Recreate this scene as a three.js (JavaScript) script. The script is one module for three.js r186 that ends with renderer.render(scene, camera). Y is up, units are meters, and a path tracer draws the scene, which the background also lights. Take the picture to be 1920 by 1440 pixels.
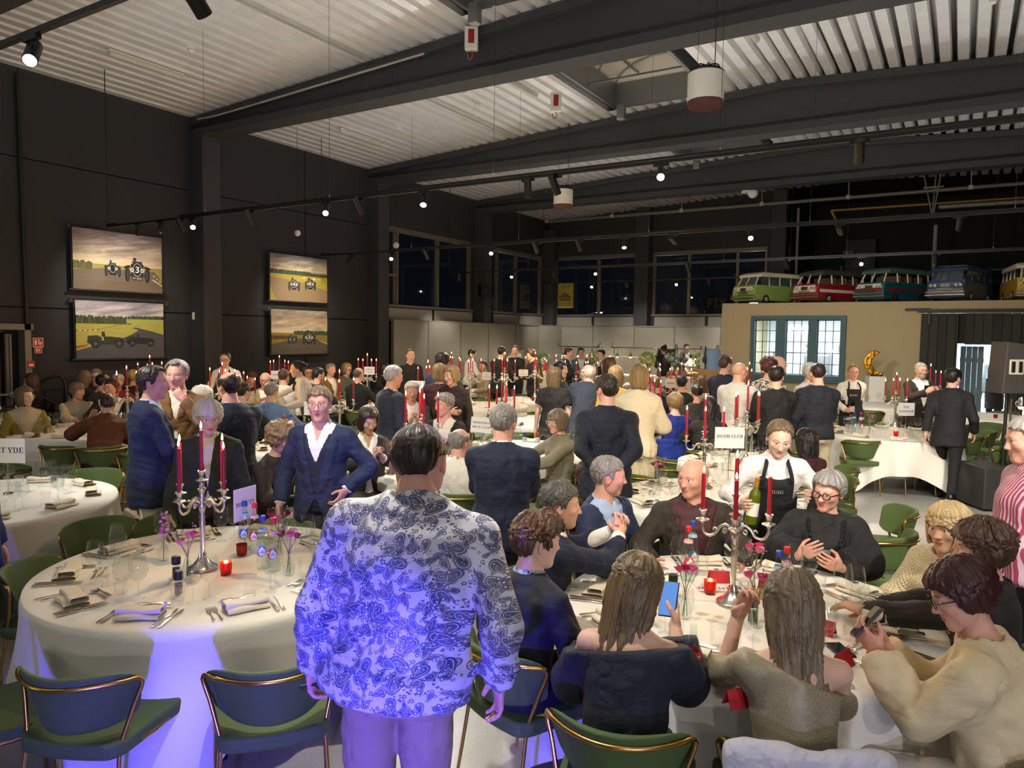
import * as THREE from 'three';
import { RoundedBoxGeometry } from 'three/addons/geometries/RoundedBoxGeometry.js';
import { RectAreaLightUniformsLib } from 'three/addons/lights/RectAreaLightUniformsLib.js';
RectAreaLightUniformsLib.init();

// ---------------------------------------------------------------- camera, night sky, exposure
const scene = new THREE.Scene();
const EYE = 2.1, FOC = 1380;                         // eye height in metres, focal length for a frame 1920 wide
const camera = new THREE.PerspectiveCamera(2 * Math.atan(720 / FOC) * 180 / Math.PI, 1920 / 1440, 0.05, 200);
camera.rotation.order = 'YXZ';
camera.rotation.set(-3.71 * Math.PI / 180, 31.4 * Math.PI / 180, 0.75 * Math.PI / 180);
camera.position.set(0, EYE, 0);
camera.updateMatrixWorld(true);
const renderer = new THREE.WebGLRenderer({ antialias: true });
renderer.toneMapping = THREE.LinearToneMapping;
renderer.toneMappingExposure = 1.0;
renderer.shadowMap.enabled = true;
scene.background = new THREE.Color(0x05070c);        // night outside the windows
const WARM = new THREE.Color(1.0, 0.94, 0.83), CANDLE = new THREE.Color(1.0, 0.62, 0.28), COOL = new THREE.Color(0.78, 0.92, 1.0), BLUE = new THREE.Color(0.09, 0.06, 1.0);

// large lights: the kitchen's ceiling panels (cool white) shine through its windows and doorway
function areaLight(color, intensity, w, h, pos, target) {
  const l = new THREE.RectAreaLight(color, intensity, w, h);
  l.position.set(...pos); l.lookAt(...target); scene.add(l);
  return l;
}
function spot(color, cd, pos, target, deg, pen = 0.6, size = 1.5) {
  const l = new THREE.SpotLight(color, cd, 0, deg * Math.PI / 180, pen, 2);
  l.position.set(...pos); l.target.position.set(...target); l.castShadow = true; l.shadow.radius = size;
  scene.add(l); scene.add(l.target); return l;
}
function point(color, cd, pos, size = 0.6) {
  const l = new THREE.PointLight(color, cd, 0, 2);
  l.position.set(...pos); l.castShadow = true; l.shadow.radius = size; scene.add(l); return l;
}

// ---------------------------------------------------------------- helpers
const PI = Math.PI, V = (x, y, z) => new THREE.Vector3(x, y, z), deg = a => a * PI / 180;
const clamp = (x, a, b) => x < a ? a : x > b ? b : x, lerp = (a, b, t) => a + (b - a) * t;
const sstep = (a, b, x) => { const t = clamp((x - a) / (b - a), 0, 1); return t * t * (3 - 2 * t); };
let seedN = 7;
const rnd = () => { seedN |= 0; seedN = seedN + 0x6D2B79F5 | 0; let t = Math.imul(seedN ^ seedN >>> 15, 1 | seedN); t = t + Math.imul(t ^ t >>> 7, 61 | t) ^ t; return ((t ^ t >>> 14) >>> 0) / 4294967296; };
const rr = (a, b) => a + (b - a) * rnd();
// bearing (column of a 1920-wide frame) and depth along the view axis -> place on the floor plan
const FX = -Math.sin(deg(31.4)), FZ = -Math.cos(deg(31.4)), RX = -FZ, RZ = FX;
function at(px, d) { const s = (px - 960) / FOC * d; return [FX * d + RX * s, FZ * d + RZ * s]; }
// height of the sight line through row y at column px and depth d
const camRay = (() => { const v = V(0, 0, 0); return (px, py) => v.set((px - 960) / FOC, -(py - 720) / FOC, -1).applyQuaternion(camera.quaternion); })();
const heightAt = (px, py, d) => EYE + camRay(px, py).y * d;
const YAW0 = 31.4;                                   // turn that faces the camera

function hash(i, j, k) { let h = Math.imul(i, 374761393) + Math.imul(j, 668265263) + Math.imul(k, 2147483647 ^ 0x5bd1e995) | 0; h = Math.imul(h ^ h >>> 13, 1274126177); return ((h ^ h >>> 16) >>> 0) / 4294967296; }
function noise(x, y, z) {
  const i = Math.floor(x), j = Math.floor(y), k = Math.floor(z); let u = x - i, v = y - j, w = z - k;
  u = u * u * (3 - 2 * u); v = v * v * (3 - 2 * v); w = w * w * (3 - 2 * w);
  const a = lerp(lerp(hash(i, j, k), hash(i + 1, j, k), u), lerp(hash(i, j + 1, k), hash(i + 1, j + 1, k), u), v);
  const b = lerp(lerp(hash(i, j, k + 1), hash(i + 1, j, k + 1), u), lerp(hash(i, j + 1, k + 1), hash(i + 1, j + 1, k + 1), u), v);
  return lerp(a, b, w) * 2 - 1;
}
const fbm = (x, y, z) => noise(x, y, z) * .6 + noise(x * 2.1 + 7, y * 2.1, z * 2.1) * .3 + noise(x * 4.3, y * 4.3 + 3, z * 4.3) * .15;

const taken = {};
const numbered = n => { const k = taken[n] = (taken[n] ?? -1) + 1; return k ? n + '_' + String(k).padStart(3, '0') : n; };
function tag(o, label, category, group) { if (label) o.userData.label = label; if (category) o.userData.category = category; if (group) o.userData.group = group; return o; }
function thing(name, label, category, pos = [0, 0, 0], turn = 0, group) {
  const o = new THREE.Group(); o.name = numbered(name); o.position.set(...pos); o.rotation.y = turn; scene.add(o);
  return tag(o, label, category, group);
}
function mesh(name, geo, mat, parent) { const m = new THREE.Mesh(geo, mat); m.name = name; m.castShadow = m.receiveShadow = true; (parent || scene).add(m); return m; }
function solo(name, geo, mat, label, category, group) { const m = mesh(numbered(name), geo, mat); return tag(m, label, category, group); }
function struct(name, geo, mat, parent) { const m = mesh(parent ? name : numbered(name), geo, mat, parent); if (!parent) m.userData.kind = 'structure'; return m; }
function structGroup(name) { const o = new THREE.Group(); o.name = name; o.userData.kind = 'structure'; scene.add(o); return o; }
function copy(src, pos, turn = 0, label, group) { const c = src.clone(); c.name = numbered(src.name.replace(/_\d{3}$/, '')); scene.add(c); c.position.set(...pos); c.rotation.set(0, turn, 0); if (label) c.userData.label = label; if (group) c.userData.group = group; return c; }
// several copies of one kind: the first use moves the prototype itself
function kind(make) { let proto = null, used = false; return (pos, turn, label, group) => { if (!proto) proto = make(); if (!used) { used = true; proto.position.set(...pos); proto.rotation.set(0, turn, 0); proto.userData.label = label; if (group) proto.userData.group = group; return proto; } return copy(proto, pos, turn, label, group); }; }

const matCache = {};
function M(color, rough = .6, metal = 0, extra = {}) {
  const key = JSON.stringify([color, rough, metal, Object.fromEntries(Object.entries(extra).map(([k, v]) => [k, v && v.uuid ? v.uuid : v]))]);
  if (matCache[key]) return matCache[key];
  const phys = ['transmission', 'clearcoat', 'sheen', 'ior', 'thickness', 'specularIntensity', 'attenuationColor', 'anisotropy'].some(k => k in extra);
  const m = new (phys ? THREE.MeshPhysicalMaterial : THREE.MeshStandardMaterial)({ color, roughness: rough, metalness: metal, ...extra });
  return matCache[key] = m;
}
function merge(list) {
  let nv = 0, ni = 0; for (const g of list) { nv += g.attributes.position.count; ni += g.index ? g.index.count : g.attributes.position.count; }
  const P = new Float32Array(nv * 3), N = new Float32Array(nv * 3), U = new Float32Array(nv * 2), I = new Uint32Array(ni); let v = 0, i = 0;
  const anyC = list.some(g => g.attributes.color), C = anyC ? new Float32Array(nv * 3).fill(1) : null;
  for (const g of list) {
    const n = g.attributes.position.count; if (!g.attributes.normal) g.computeVertexNormals();
    P.set(g.attributes.position.array.subarray(0, n * 3), v * 3); N.set(g.attributes.normal.array.subarray(0, n * 3), v * 3); if (g.attributes.uv) U.set(g.attributes.uv.array.subarray(0, n * 2), v * 2);
    if (g.attributes.color) C.set(g.attributes.color.array.subarray(0, n * 3), v * 3);
    if (g.index) for (let k = 0; k < g.index.count; k++) I[i++] = g.index.array[k] + v; else for (let k = 0; k < n; k++) I[i++] = k + v;
    v += n;
  }
  const o = new THREE.BufferGeometry(); o.setAttribute('position', new THREE.BufferAttribute(P, 3)); o.setAttribute('normal', new THREE.BufferAttribute(N, 3)); o.setAttribute('uv', new THREE.BufferAttribute(U, 2));
  if (anyC) o.setAttribute('color', new THREE.BufferAttribute(C, 3)); o.setIndex(new THREE.BufferAttribute(I, 1)); return o;
}
const move = (g, x, y, z) => { g.translate(x, y, z); return g; };
function box(w, h, d, x = 0, y = 0, z = 0, r = 0) { const g = r ? new RoundedBoxGeometry(w, h, d, 2, r) : new THREE.BoxGeometry(w, h, d); return move(g, x, y, z); }
const cyl = (r1, r2, h, x = 0, y = 0, z = 0, n = 20, open = false) => move(new THREE.CylinderGeometry(r1, r2, h, n, 1, open), x, y, z);
function tube(pts, r, seg = 24, n = 8, closed = false, tension = .5) { return new THREE.TubeGeometry(new THREE.CatmullRomCurve3(pts.map(p => p.isVector3 ? p : V(...p)), closed, 'catmullrom', tension), seg, r, n, closed); }
function rod(a, b, r, n = 8, r2 = r) { const A = V(...a), B = V(...b), L = A.distanceTo(B), g = new THREE.CylinderGeometry(r2, r, L, n, 1); g.translate(0, L / 2, 0); g.applyQuaternion(new THREE.Quaternion().setFromUnitVectors(V(0, 1, 0), B.clone().sub(A).normalize())); return move(g, ...a); }
const lathe = (pts, n = 24) => new THREE.LatheGeometry(pts.map(p => new THREE.Vector2(p[0], p[1])), n);
function grid(nu, nv, f, closeU = false) {             // f(u,v) -> [x,y,z]; uv = u,v
  const P = [], U = [], I = [];
  for (let j = 0; j <= nv; j++) for (let i = 0; i <= nu; i++) { const p = f(i / nu, j / nv); P.push(p[0], p[1], p[2]); U.push(p[3] ?? i / nu, p[4] ?? j / nv); }
  for (let j = 0; j < nv; j++) for (let i = 0; i < nu; i++) { const a = j * (nu + 1) + i, b = a + 1, c = a + nu + 1, d = c + 1; I.push(a, b, d, a, d, c); }
  const g = new THREE.BufferGeometry(); g.setAttribute('position', new THREE.Float32BufferAttribute(P, 3)); g.setAttribute('uv', new THREE.Float32BufferAttribute(U, 2)); g.setIndex(I); g.computeVertexNormals();
  if (closeU) { const n = g.attributes.normal; for (let j = 0; j <= nv; j++) { const a = j * (nu + 1), b = a + nu; const x = n.getX(a) + n.getX(b), y = n.getY(a) + n.getY(b), z = n.getZ(a) + n.getZ(b), l = Math.hypot(x, y, z) || 1; n.setXYZ(a, x / l, y / l, z / l); n.setXYZ(b, x / l, y / l, z / l); } }
  return g;
}
function prism(pts, depth, bevel = 0, seg = 2) { const s = new THREE.Shape(pts.map(p => new THREE.Vector2(p[0], p[1]))); return new THREE.ExtrudeGeometry(s, { depth, bevelEnabled: bevel > 0, bevelSize: bevel, bevelThickness: bevel, bevelSegments: seg, curveSegments: 6 }); }

// ---------------------------------------------------------------- textures (print, weave, grain)
function canvasTex(w, h, draw, srgb = true, rep) { const c = document.createElement('canvas'); c.width = w; c.height = h; draw(c.getContext('2d'), w, h); const t = new THREE.CanvasTexture(c); if (srgb) t.colorSpace = THREE.SRGBColorSpace; t.wrapS = t.wrapT = THREE.RepeatWrapping; if (rep) t.repeat.set(...rep); return t; }
function dataTex(n, f, rep, srgb = false) { const d = new Uint8Array(n * n * 4); for (let j = 0; j < n; j++) for (let i = 0; i < n; i++) { const v = f(i / n, j / n), k = (j * n + i) * 4; if (Array.isArray(v)) { d[k] = v[0]; d[k + 1] = v[1]; d[k + 2] = v[2]; } else d[k] = d[k + 1] = d[k + 2] = clamp(v, 0, 1) * 255; d[k + 3] = 255; } const t = new THREE.DataTexture(d, n, n); t.magFilter = THREE.LinearFilter; t.wrapS = t.wrapT = THREE.RepeatWrapping; if (srgb) t.colorSpace = THREE.SRGBColorSpace; if (rep) t.repeat.set(...rep); t.needsUpdate = true; return t; }
function pnoise(u, v, f, s = 0) { // tiling noise
  const x = u * f, y = v * f, i = Math.floor(x), j = Math.floor(y); let a = x - i, b = y - j; a = a * a * (3 - 2 * a); b = b * b * (3 - 2 * b); const m = k => ((k % f) + f) % f;
  return lerp(lerp(hash(m(i), m(j), s), hash(m(i + 1), m(j), s), a), lerp(hash(m(i), m(j + 1), s), hash(m(i + 1), m(j + 1), s), a), b);
}
const weaveTex = dataTex(128, (u, v) => .5 + .25 * Math.sin(u * PI * 2 * 32) * Math.sin(v * PI * 2 * 32) + .25 * (pnoise(u, v, 64, 1) - .5), [6, 6]);
const clothTex = dataTex(256, (u, v) => .55 * pnoise(u, v, 6, 2) + .3 * pnoise(u, v, 17, 3) + .15 * pnoise(u, v, 50, 4), [1.6, 1.6]);
const grainTex = dataTex(256, (u, v) => .5 * pnoise(u, v, 90, 5) + .5 * pnoise(u, v, 40, 6), [2, 2]);
const strandTex = dataTex(256, (u, v) => { const a = pnoise(u + .015 * pnoise(u, v, 8, 3), v, 128, 7) * .0; let s = 0; for (const [f, w, q] of [[24, .35, 8], [64, .4, 9], [128, .25, 10]]) { const x = (u + .012 * Math.sin(v * 2 * PI + u * 12 * PI)) * f; const i = Math.floor(x), t = x - i, k = z => hash(((z % f) + f) % f, q, Math.floor(v * 2) % 2 * 0); s += w * lerp(k(i), k(i + 1), t * t * (3 - 2 * t)); } return .42 + .62 * s + a; }, [3, 1]);
const strandBump = strandTex;
const wrinkTex = dataTex(256, (u, v) => { const a = Math.abs(pnoise(u + .15 * pnoise(u, v, 4, 8), v, 5, 11) - .5), b = Math.abs(pnoise(u, v + .1 * pnoise(u, v, 5, 9), 9, 12) - .5); return clamp(a * 1.2 + b * .7 + .06 * pnoise(u, v, 80, 3), 0, 1); }, [2.6, 2.6]);

// ---------------------------------------------------------------- modelling bodies: distance fields meshed by surface nets
function smin(a, b, k) { const h = Math.max(k - Math.abs(a - b), 0) / k; return Math.min(a, b) - h * h * k * .25; }
const smax = (a, b, k) => -smin(-a, -b, k);
function ell(x, y, z, cx, cy, cz, rx, ry, rz) { x -= cx; y -= cy; z -= cz; const a = x / rx, b = y / ry, c = z / rz, k0 = Math.sqrt(a * a + b * b + c * c), k1 = Math.sqrt(a * a / rx / rx + b * b / ry / ry + c * c / rz / rz); return k1 > 1e-9 ? k0 * (k0 - 1) / k1 : -Math.min(rx, ry, rz); }
function cap(a, b, ra, rb) { const ax = a.x, ay = a.y, az = a.z, dx = b.x - ax, dy = b.y - ay, dz = b.z - az, l = 1 / (dx * dx + dy * dy + dz * dz + 1e-9); return (x, y, z) => { x -= ax; y -= ay; z -= az; const h = clamp((x * dx + y * dy + z * dz) * l, 0, 1); x -= dx * h; y -= dy * h; z -= dz * h; return Math.sqrt(x * x + y * y + z * z) - ra - (rb - ra) * h; }; }
function nets(f, lo, hi, cell, { color, uv } = {}) {
  const B = 6, nx = Math.ceil((hi[0] - lo[0]) / cell / B) * B, ny = Math.ceil((hi[1] - lo[1]) / cell / B) * B, nz = Math.ceil((hi[2] - lo[2]) / cell / B) * B;
  const sx = nx + 1, sy = ny + 1, S = new Float32Array(sx * sy * (nz + 1)).fill(NaN), VI = new Int32Array(sx * sy * (nz + 1)).fill(-1), P = [], blocks = [], R = B * cell * .87 * 1.35;
  for (let k = 0; k < nz; k += B) for (let j = 0; j < ny; j += B) for (let i = 0; i < nx; i += B) {
    if (Math.abs(f(lo[0] + (i + B / 2) * cell, lo[1] + (j + B / 2) * cell, lo[2] + (k + B / 2) * cell)) > R) continue;
    blocks.push(i, j, k);
    for (let c = k; c <= k + B; c++) for (let b = j; b <= j + B; b++) { let q = (c * sy + b) * sx + i; for (let a = i; a <= i + B; a++, q++) if (S[q] !== S[q]) S[q] = f(lo[0] + a * cell, lo[1] + b * cell, lo[2] + c * cell); }
  }
  const off = [0, 1, sx, sx + 1, sx * sy, sx * sy + 1, sx * sy + sx, sx * sy + sx + 1], E = [0, 1, 2, 3, 4, 5, 6, 7, 0, 2, 1, 3, 4, 6, 5, 7, 0, 4, 1, 5, 2, 6, 3, 7];
  for (let n = 0; n < blocks.length; n += 3) for (let k = blocks[n + 2]; k < blocks[n + 2] + B; k++) for (let j = blocks[n + 1]; j < blocks[n + 1] + B; j++) for (let i = blocks[n]; i < blocks[n] + B; i++) {
    const q = (k * sy + j) * sx + i; let m = 0; for (let c = 0; c < 8; c++) if (S[q + off[c]] < 0) m |= 1 << c; if (m === 0 || m === 255) continue;
    let x = 0, y = 0, z = 0, cnt = 0;
    for (let e = 0; e < 24; e += 2) { const a = E[e], b = E[e + 1], va = S[q + off[a]], vb = S[q + off[b]]; if ((va < 0) === (vb < 0)) continue; const t = va / (va - vb); x += (a & 1) + t * ((b & 1) - (a & 1)); y += (a >> 1 & 1) + t * ((b >> 1 & 1) - (a >> 1 & 1)); z += (a >> 2) + t * ((b >> 2) - (a >> 2)); cnt++; }
    VI[q] = P.length / 3; P.push(lo[0] + (i + x / cnt) * cell, lo[1] + (j + y / cnt) * cell, lo[2] + (k + z / cnt) * cell);
  }
  const I = [], D = [1, sx, sx * sy];
  for (let n = 0; n < blocks.length; n += 3) for (let k = blocks[n + 2]; k < blocks[n + 2] + B; k++) for (let j = blocks[n + 1]; j < blocks[n + 1] + B; j++) for (let i = blocks[n]; i < blocks[n] + B; i++) {
    const q = (k * sy + j) * sx + i; if (VI[q] < 0) continue; const in0 = S[q] < 0;
    for (let ax = 0; ax < 3; ax++) {
      if (in0 === (S[q + D[ax]] < 0)) continue; const u = (ax + 1) % 3, v = (ax + 2) % 3; if ((u === 0 || v === 0) && i === 0 || (u === 1 || v === 1) && j === 0 || (u === 2 || v === 2) && k === 0) continue;
      const a = VI[q], b = VI[q - D[u]], c = VI[q - D[u] - D[v]], d = VI[q - D[v]]; if (b < 0 || c < 0 || d < 0) continue;
      if (in0) I.push(a, b, c, a, c, d); else I.push(a, c, b, a, d, c);
    }
  }
  const nv = P.length / 3, U = new Float32Array(nv * 2), C = color ? new Float32Array(nv * 3) : null;
  for (let i = 0; i < nv; i++) { const x = P[i * 3], y = P[i * 3 + 1], z = P[i * 3 + 2]; if (uv) { const w = uv(x, y, z); U[i * 2] = w[0]; U[i * 2 + 1] = w[1]; } else { U[i * 2] = x + .6 * z; U[i * 2 + 1] = y + .25 * z; } if (C) { const w = color(x, y, z); C[i * 3] = w[0]; C[i * 3 + 1] = w[1]; C[i * 3 + 2] = w[2]; } }
  const g = new THREE.BufferGeometry(); g.setAttribute('position', new THREE.BufferAttribute(new Float32Array(P), 3)); g.setAttribute('uv', new THREE.BufferAttribute(U, 2)); if (C) g.setAttribute('color', new THREE.BufferAttribute(C, 3)); g.setIndex(I); g.computeVertexNormals(); return g;
}

// ---------------------------------------------------------------- heads (template: y up, z to the face, skull centre at the origin, eyes near y 0.01)
function headField(o) {
  const w = o.wide ?? 1, j = o.jaw ?? 1, ns = o.nose ?? 1, fem = o.fem, chx = fem ? .9 : 1;
  return (x, y, z) => {
    const X = Math.abs(x) / w; if (X > .16 || z < -.2 || y > .2 || y < -.2) return Math.max(X - .1, Math.abs(z) - .12, Math.abs(y) - .13);
    let d = ell(X, y, z, 0, .034, -.012, .0765, .086, .097);
    d = smin(d, ell(X, y, z, 0, -.032, .022, .058 * chx, .082 * j, .068), .05);
    d = smin(d, ell(X, y, z, .0, -.098 * j, .058, .026 * chx, .02, .022), .035);                               // chin
    d = smin(d, ell(X, y, z, .045 * chx, -.055 * j, .01, .017, .035, .035), .03);                               // jaw corner
    d = smin(d, ell(X, y, z, .043, -.016, .055, .022, .02, .024), .025);                                       // cheekbone
    d = smin(d, ell(X, y, z, .024, .027, .077, .027, .008, .014), .014);                                       // brow
    d = smax(d, -ell(X, y, z, .031, .008, .101, .019, .0115, .016), .012);                                     // eye socket
    { const t = clamp((.022 - y) / .05, 0, 1), nz = .089 + .021 * t * ns, hh = Math.hypot(X, y - (.022 - .05 * t), z - nz + .006) - (.006 + .0062 * t); d = smin(d, hh, .014); }
    d = smin(d, ell(X, y, z, .0115, -.03, .096, .0075, .0065, .009), .008);
    d = smin(d, ell(X, y, z, .0, -.0555, .0825, .0195, .0052, .0105), .008);                                      // lips
    d = smin(d, ell(X, y, z, .0, -.0662, .0808, .0165, .0058, .0105), .008);
    d = smax(d, -ell(X, y, z, 0, -.0610, .094, .022, .0014, .010), .004);
    d = Math.min(d, ell(X, y, z, .031, .008, .0775, .0138, .0125, .0125));                                      // eyeball
    d = smin(d, ell(X, y, z, .031, .0195, .0805, .016, .0045, .0115), .004);                                    // upper lid
    d = smin(d, ell(X, y, z, .031, -.0035, .0785, .0155, .004, .0105), .005);                                   // lower lid
    { const c = .94, s = -.34, ez = (z + .012) * c + (y + .004) * s, ey = (y + .004) * c - (z + .012) * s; let e = ell(X, ey, ez, .0795, 0, 0, .0085, .0335, .019); e = smax(e, -ell(X, ey, ez, .089, .004, .004, .006, .019, .010), .005); d = smin(d, e, .008); }
    return d;
  };
}
function headColor(o) {
  const [r, g, b] = o.skin, brow = o.browC ?? o.hairC ?? [.1, .06, .04], lip = o.fem ? [r * .8, g * .48, b * .46] : [r * .86, g * .68, b * .64], w = o.wide ?? 1;
  return (x, y, z) => {
    const X = Math.abs(x) / w; if (z > .05) {
      const ex = X - .031, ey = y - .0078, ez = z - .0775, er = Math.hypot(ex, ey, ez);
      if (er < .0147 && Math.abs(ey) < .0066 && z > .083) { const q = Math.hypot(ex + .001, ey - .0006); return q < .0056 ? [.03, .022, .018] : q < .0066 ? [.09, .07, .05] : [.62, .58, .54]; }
      if (X < .0205 * (1 - Math.abs(y + .061) * 22) && y > -.0715 && y < -.0518 && z > .078) return Math.abs(y + .061) < .0018 ? [r * .35, g * .2, b * .18] : lip;
      if (X > .013 && X < .048 && Math.abs(y - .0285 - .004 * Math.sin((X - .013) * 70)) < .0042 && z > .06) return [lerp(r, brow[0], .75), lerp(g, brow[1], .75), lerp(b, brow[2], .75)];
      if (o.stubble && y < -.042) { const k = o.stubble; return [lerp(r, o.beardC[0], k), lerp(g, o.beardC[1], k), lerp(b, o.beardC[2], k)]; }
    }
    const n = noise(x * 60, y * 60, z * 60) * .05, red = .10 * sstep(.03, .0, Math.hypot(X - .045, y + .03, z - .06)) + .08 * sstep(.02, 0, Math.hypot(x, y + .027, z - .108)) + .12 * sstep(.06, .085, X);
    return [r * (1 + n), g * (1 + n - red), b * (1 + n - red * 1.1)];
  };
}
const knots = (T, a) => { for (let i = 1; i < T.length; i++) if (a <= T[i][0]) { const t = (a - T[i - 1][0]) / (T[i][0] - T[i - 1][0]); return lerp(T[i - 1][1], T[i][1], t * t * (3 - 2 * t)); } return T[T.length - 1][1]; };
const HL = {
  short: [[0, .075], [38, .07], [58, .05], [72, .0], [86, -.012], [94, .03], [112, .02], [124, -.03], [150, -.066], [180, -.072]],
  recede: [[0, .108], [20, .1], [34, .115], [52, .075], [70, .01], [86, -.01], [94, .03], [112, .02], [124, -.03], [150, -.066], [180, -.072]],
  fem: [[0, .062], [35, .055], [50, .03], [66, -.03], [84, -.055], [100, -.04], [125, -.06], [150, -.078], [180, -.085]],
  bob: [[0, .058], [30, .05], [46, .0], [58, -.09], [75, -.2], [180, -.2]],
  up: [[0, .1], [38, .09], [58, .055], [76, .005], [95, .0], [120, -.03], [150, -.045], [180, -.05]],
};
function hairField(o) {
  const st = o.hair, w = o.wide ?? 1, th = o.hth ?? ({ short: .012, recede: .009, ring: .013, buzz: .004, fem: .022, curly: .036, bob: .02, long: .016, up: .012, wavy: .02, quiff: .013 })[st] ?? .012, L = o.hlen ?? (st === 'long' ? .36 : .13), T = HL[{ ring: 'short', buzz: 'short', curly: 'fem', wavy: 'bob', long: 'bob', quiff: 'short' }[st] ?? st], amp = o.hamp ?? ({ curly: .014, wavy: .009, short: .0055, fem: .0075, quiff: .009, bob: .006, long: .007, ring: .006, recede: .005, buzz: .002 })[st] ?? .0045, sd = (o.seed ?? 1) * 3.7;
  return (x, y, z) => {
    const X = Math.abs(x) / w; if (X > .3 || y > .25 || y < -.6) return Math.max(X - .15, y - .2);
    const az = Math.atan2(X, z + .012) * 180 / PI, up = sstep(.02, .09, y);
    let t = th * (st === 'quiff' ? 1 + 1.3 * up * sstep(-.02, .07, z) : 1 + .35 * up);
    let d = ell(X, y, z, 0, .034, -.014, .078 + t, .088 + t, .099 + t);
    if (st === 'bob' || st === 'long' || st === 'wavy') {
      let b = ell(X, y, z, 0, -.02, -.018, .083 + t * .9, .155, .092 + t * .9);
      if (L > .14) { const k = clamp((-.02 - y) / L, 0, 1), bw = lerp(.088, o.hw ?? .105, k), bd = lerp(.085, .038, k), cz = lerp(-.02, o.hback ?? -.075, k); b = smin(b, Math.max((Math.hypot(X / bw, (z - cz) / bd) - 1) * bd, -y - L - .02 * noise(x * 30, 0, z * 30 + sd), y - .05), .04); }
      d = smin(d, b, .02);
      d = smax(d, -(L > .14 ? y + L : y + L), .012);
      const fw = o.face ?? .064; d = smax(d, -Math.max((X - fw), .012 - z + .03 * sstep(-.06, -.14, y), y - .075 - .0 * z), .02);      // face opening
      if (o.fringe) d = smin(d, Math.max(ell(X, y, z, 0, .034, -.012, .078 + th, .09, .101 + th), (.028 + .012 * noise(x * 40, 1, sd)) - y, .03 - z, -ell(X, y, z, 0, .034, -.012, .07, .08, .09)), .01);
    } else {
      let lo = knots(T, az) + (st === 'curly' ? .01 * noise(x * 40, y * 40, z * 40) : .004 * noise(x * 90, sd, z * 90));
      if (st === 'ring' && az < 74) lo = .3; if (o.part && st !== 'ring') lo += o.part * sstep(60, 0, az);
      lo += .007 * noise(az * .12, y * 20, sd) + .005 * noise(x * 160, 3, z * 160); d = smax(d, lo - y, .006);
      if (st === 'ring' || o.bald) { const top = (o.ringTop ?? .055) + .03 * sstep(120, 180, az) - .0; d = smax(d, y - top, .012); if (o.bald && st !== 'ring') d = Math.min(d, 9); }
      if (st === 'up') d = smin(d, ell(x, y, z, 0, o.bunY ?? .05, -.125, .042, .038, .038), .02);
      if (o.fringe) d = smin(d, Math.max(ell(X, y, z, 0, .034, -.012, .08 + th, .09 + th, .103 + th), (.036 + .012 * noise(x * 40, 1, sd)) - y, .03 - z, -ell(X, y, z, 0, .034, -.012, .07, .08, .09)), .012);
    }
    if (st === 'curly') d -= amp * (noise(x * 38 + sd, y * 38, z * 38) + .5 * noise(x * 85, y * 85 + sd, z * 85)); else { const A = az * .0175 * (x < 0 ? -1 : 1), q = up * 9; d -= amp * (noise(A * 9 + sd, y * 9, q) * .9 + noise(A * 22, y * 14 + sd, q + 5) * .8 + .4 * noise(x * 130, y * 40, z * 130 + sd)); }
    return d;
  };
}
function handGeo(Rt, W, f, n, curl, cell, skin) {      // right/left hand from the wrist W; f: finger direction, n: palm normal
  n = n.clone().addScaledVector(f, -n.dot(f)).normalize(); const t = Rt ? f.clone().cross(n) : n.clone().cross(f), Pt = (a, b, c) => W.clone().addScaledVector(f, a).addScaledVector(t, b).addScaledVector(n, c), fs = [];
  [[.031, .086, .07], [.0105, .091, .079], [-.0105, .088, .073], [-.0305, .08, .058]].forEach(([b, a, len], i) => {
    let p = Pt(a, b, -.002), ang = curl * (.35 + .08 * i), sp = b * 1.6; const segs = [.46, .31, .23];
    segs.forEach((s, q) => { const dir = f.clone().multiplyScalar(Math.cos(ang)).addScaledVector(n, Math.sin(ang)).addScaledVector(t, q === 0 ? sp * (1 - curl * .6) : 0).normalize(), e = p.clone().addScaledVector(dir, len * s); fs.push(cap(p, e, .0088 - q * .0008, .0082 - q * .0009)); p = e; ang += curl * (q === 0 ? .95 : .7); });
  });
  let p = Pt(.022, .03, .004), d1 = f.clone().multiplyScalar(.62).addScaledVector(t, .66 - .25 * curl).addScaledVector(n, .2 + .45 * curl).normalize(), e = p.clone().addScaledVector(d1, .046); const th = [cap(p, e, .0135, .0105)], e2 = e.clone().addScaledVector(f.clone().multiplyScalar(.85).addScaledVector(t, .25 - .3 * curl).addScaledVector(n, .2 + .3 * curl).normalize(), .033); th.push(cap(e, e2, .0102, .0085));
  const pc = Pt(.048, 0, 0), wr = cap(Pt(-.05, 0, 0), Pt(.012, 0, 0), .025, .025), fn = (x, y, z) => {
    const dx = x - pc.x, dy = y - pc.y, dz = z - pc.z, a = dx * f.x + dy * f.y + dz * f.z, b = dx * t.x + dy * t.y + dz * t.z, c = dx * n.x + dy * n.y + dz * n.z;
    let d = ell(a, b, c, 0, 0, 0, .052, .042, .0165); d = smin(d, wr(x, y, z), .02); let g = 9; for (const q of fs) g = Math.min(g, q(x, y, z)); d = smin(d, g, .009); let h = Math.min(th[0](x, y, z), th[1](x, y, z)); return smin(d, h, .012);
  };
  const c = Pt(.07, 0, .02); return nets(fn, [c.x - .15, c.y - .15, c.z - .15], [c.x + .15, c.y + .15, c.z + .15], cell, { color: (x, y, z) => { const q = 1 + .06 * noise(x * 90, y * 90, z * 90); return [skin[0] * q, skin[1] * q * .95, skin[2] * q * .93]; } });
}

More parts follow.
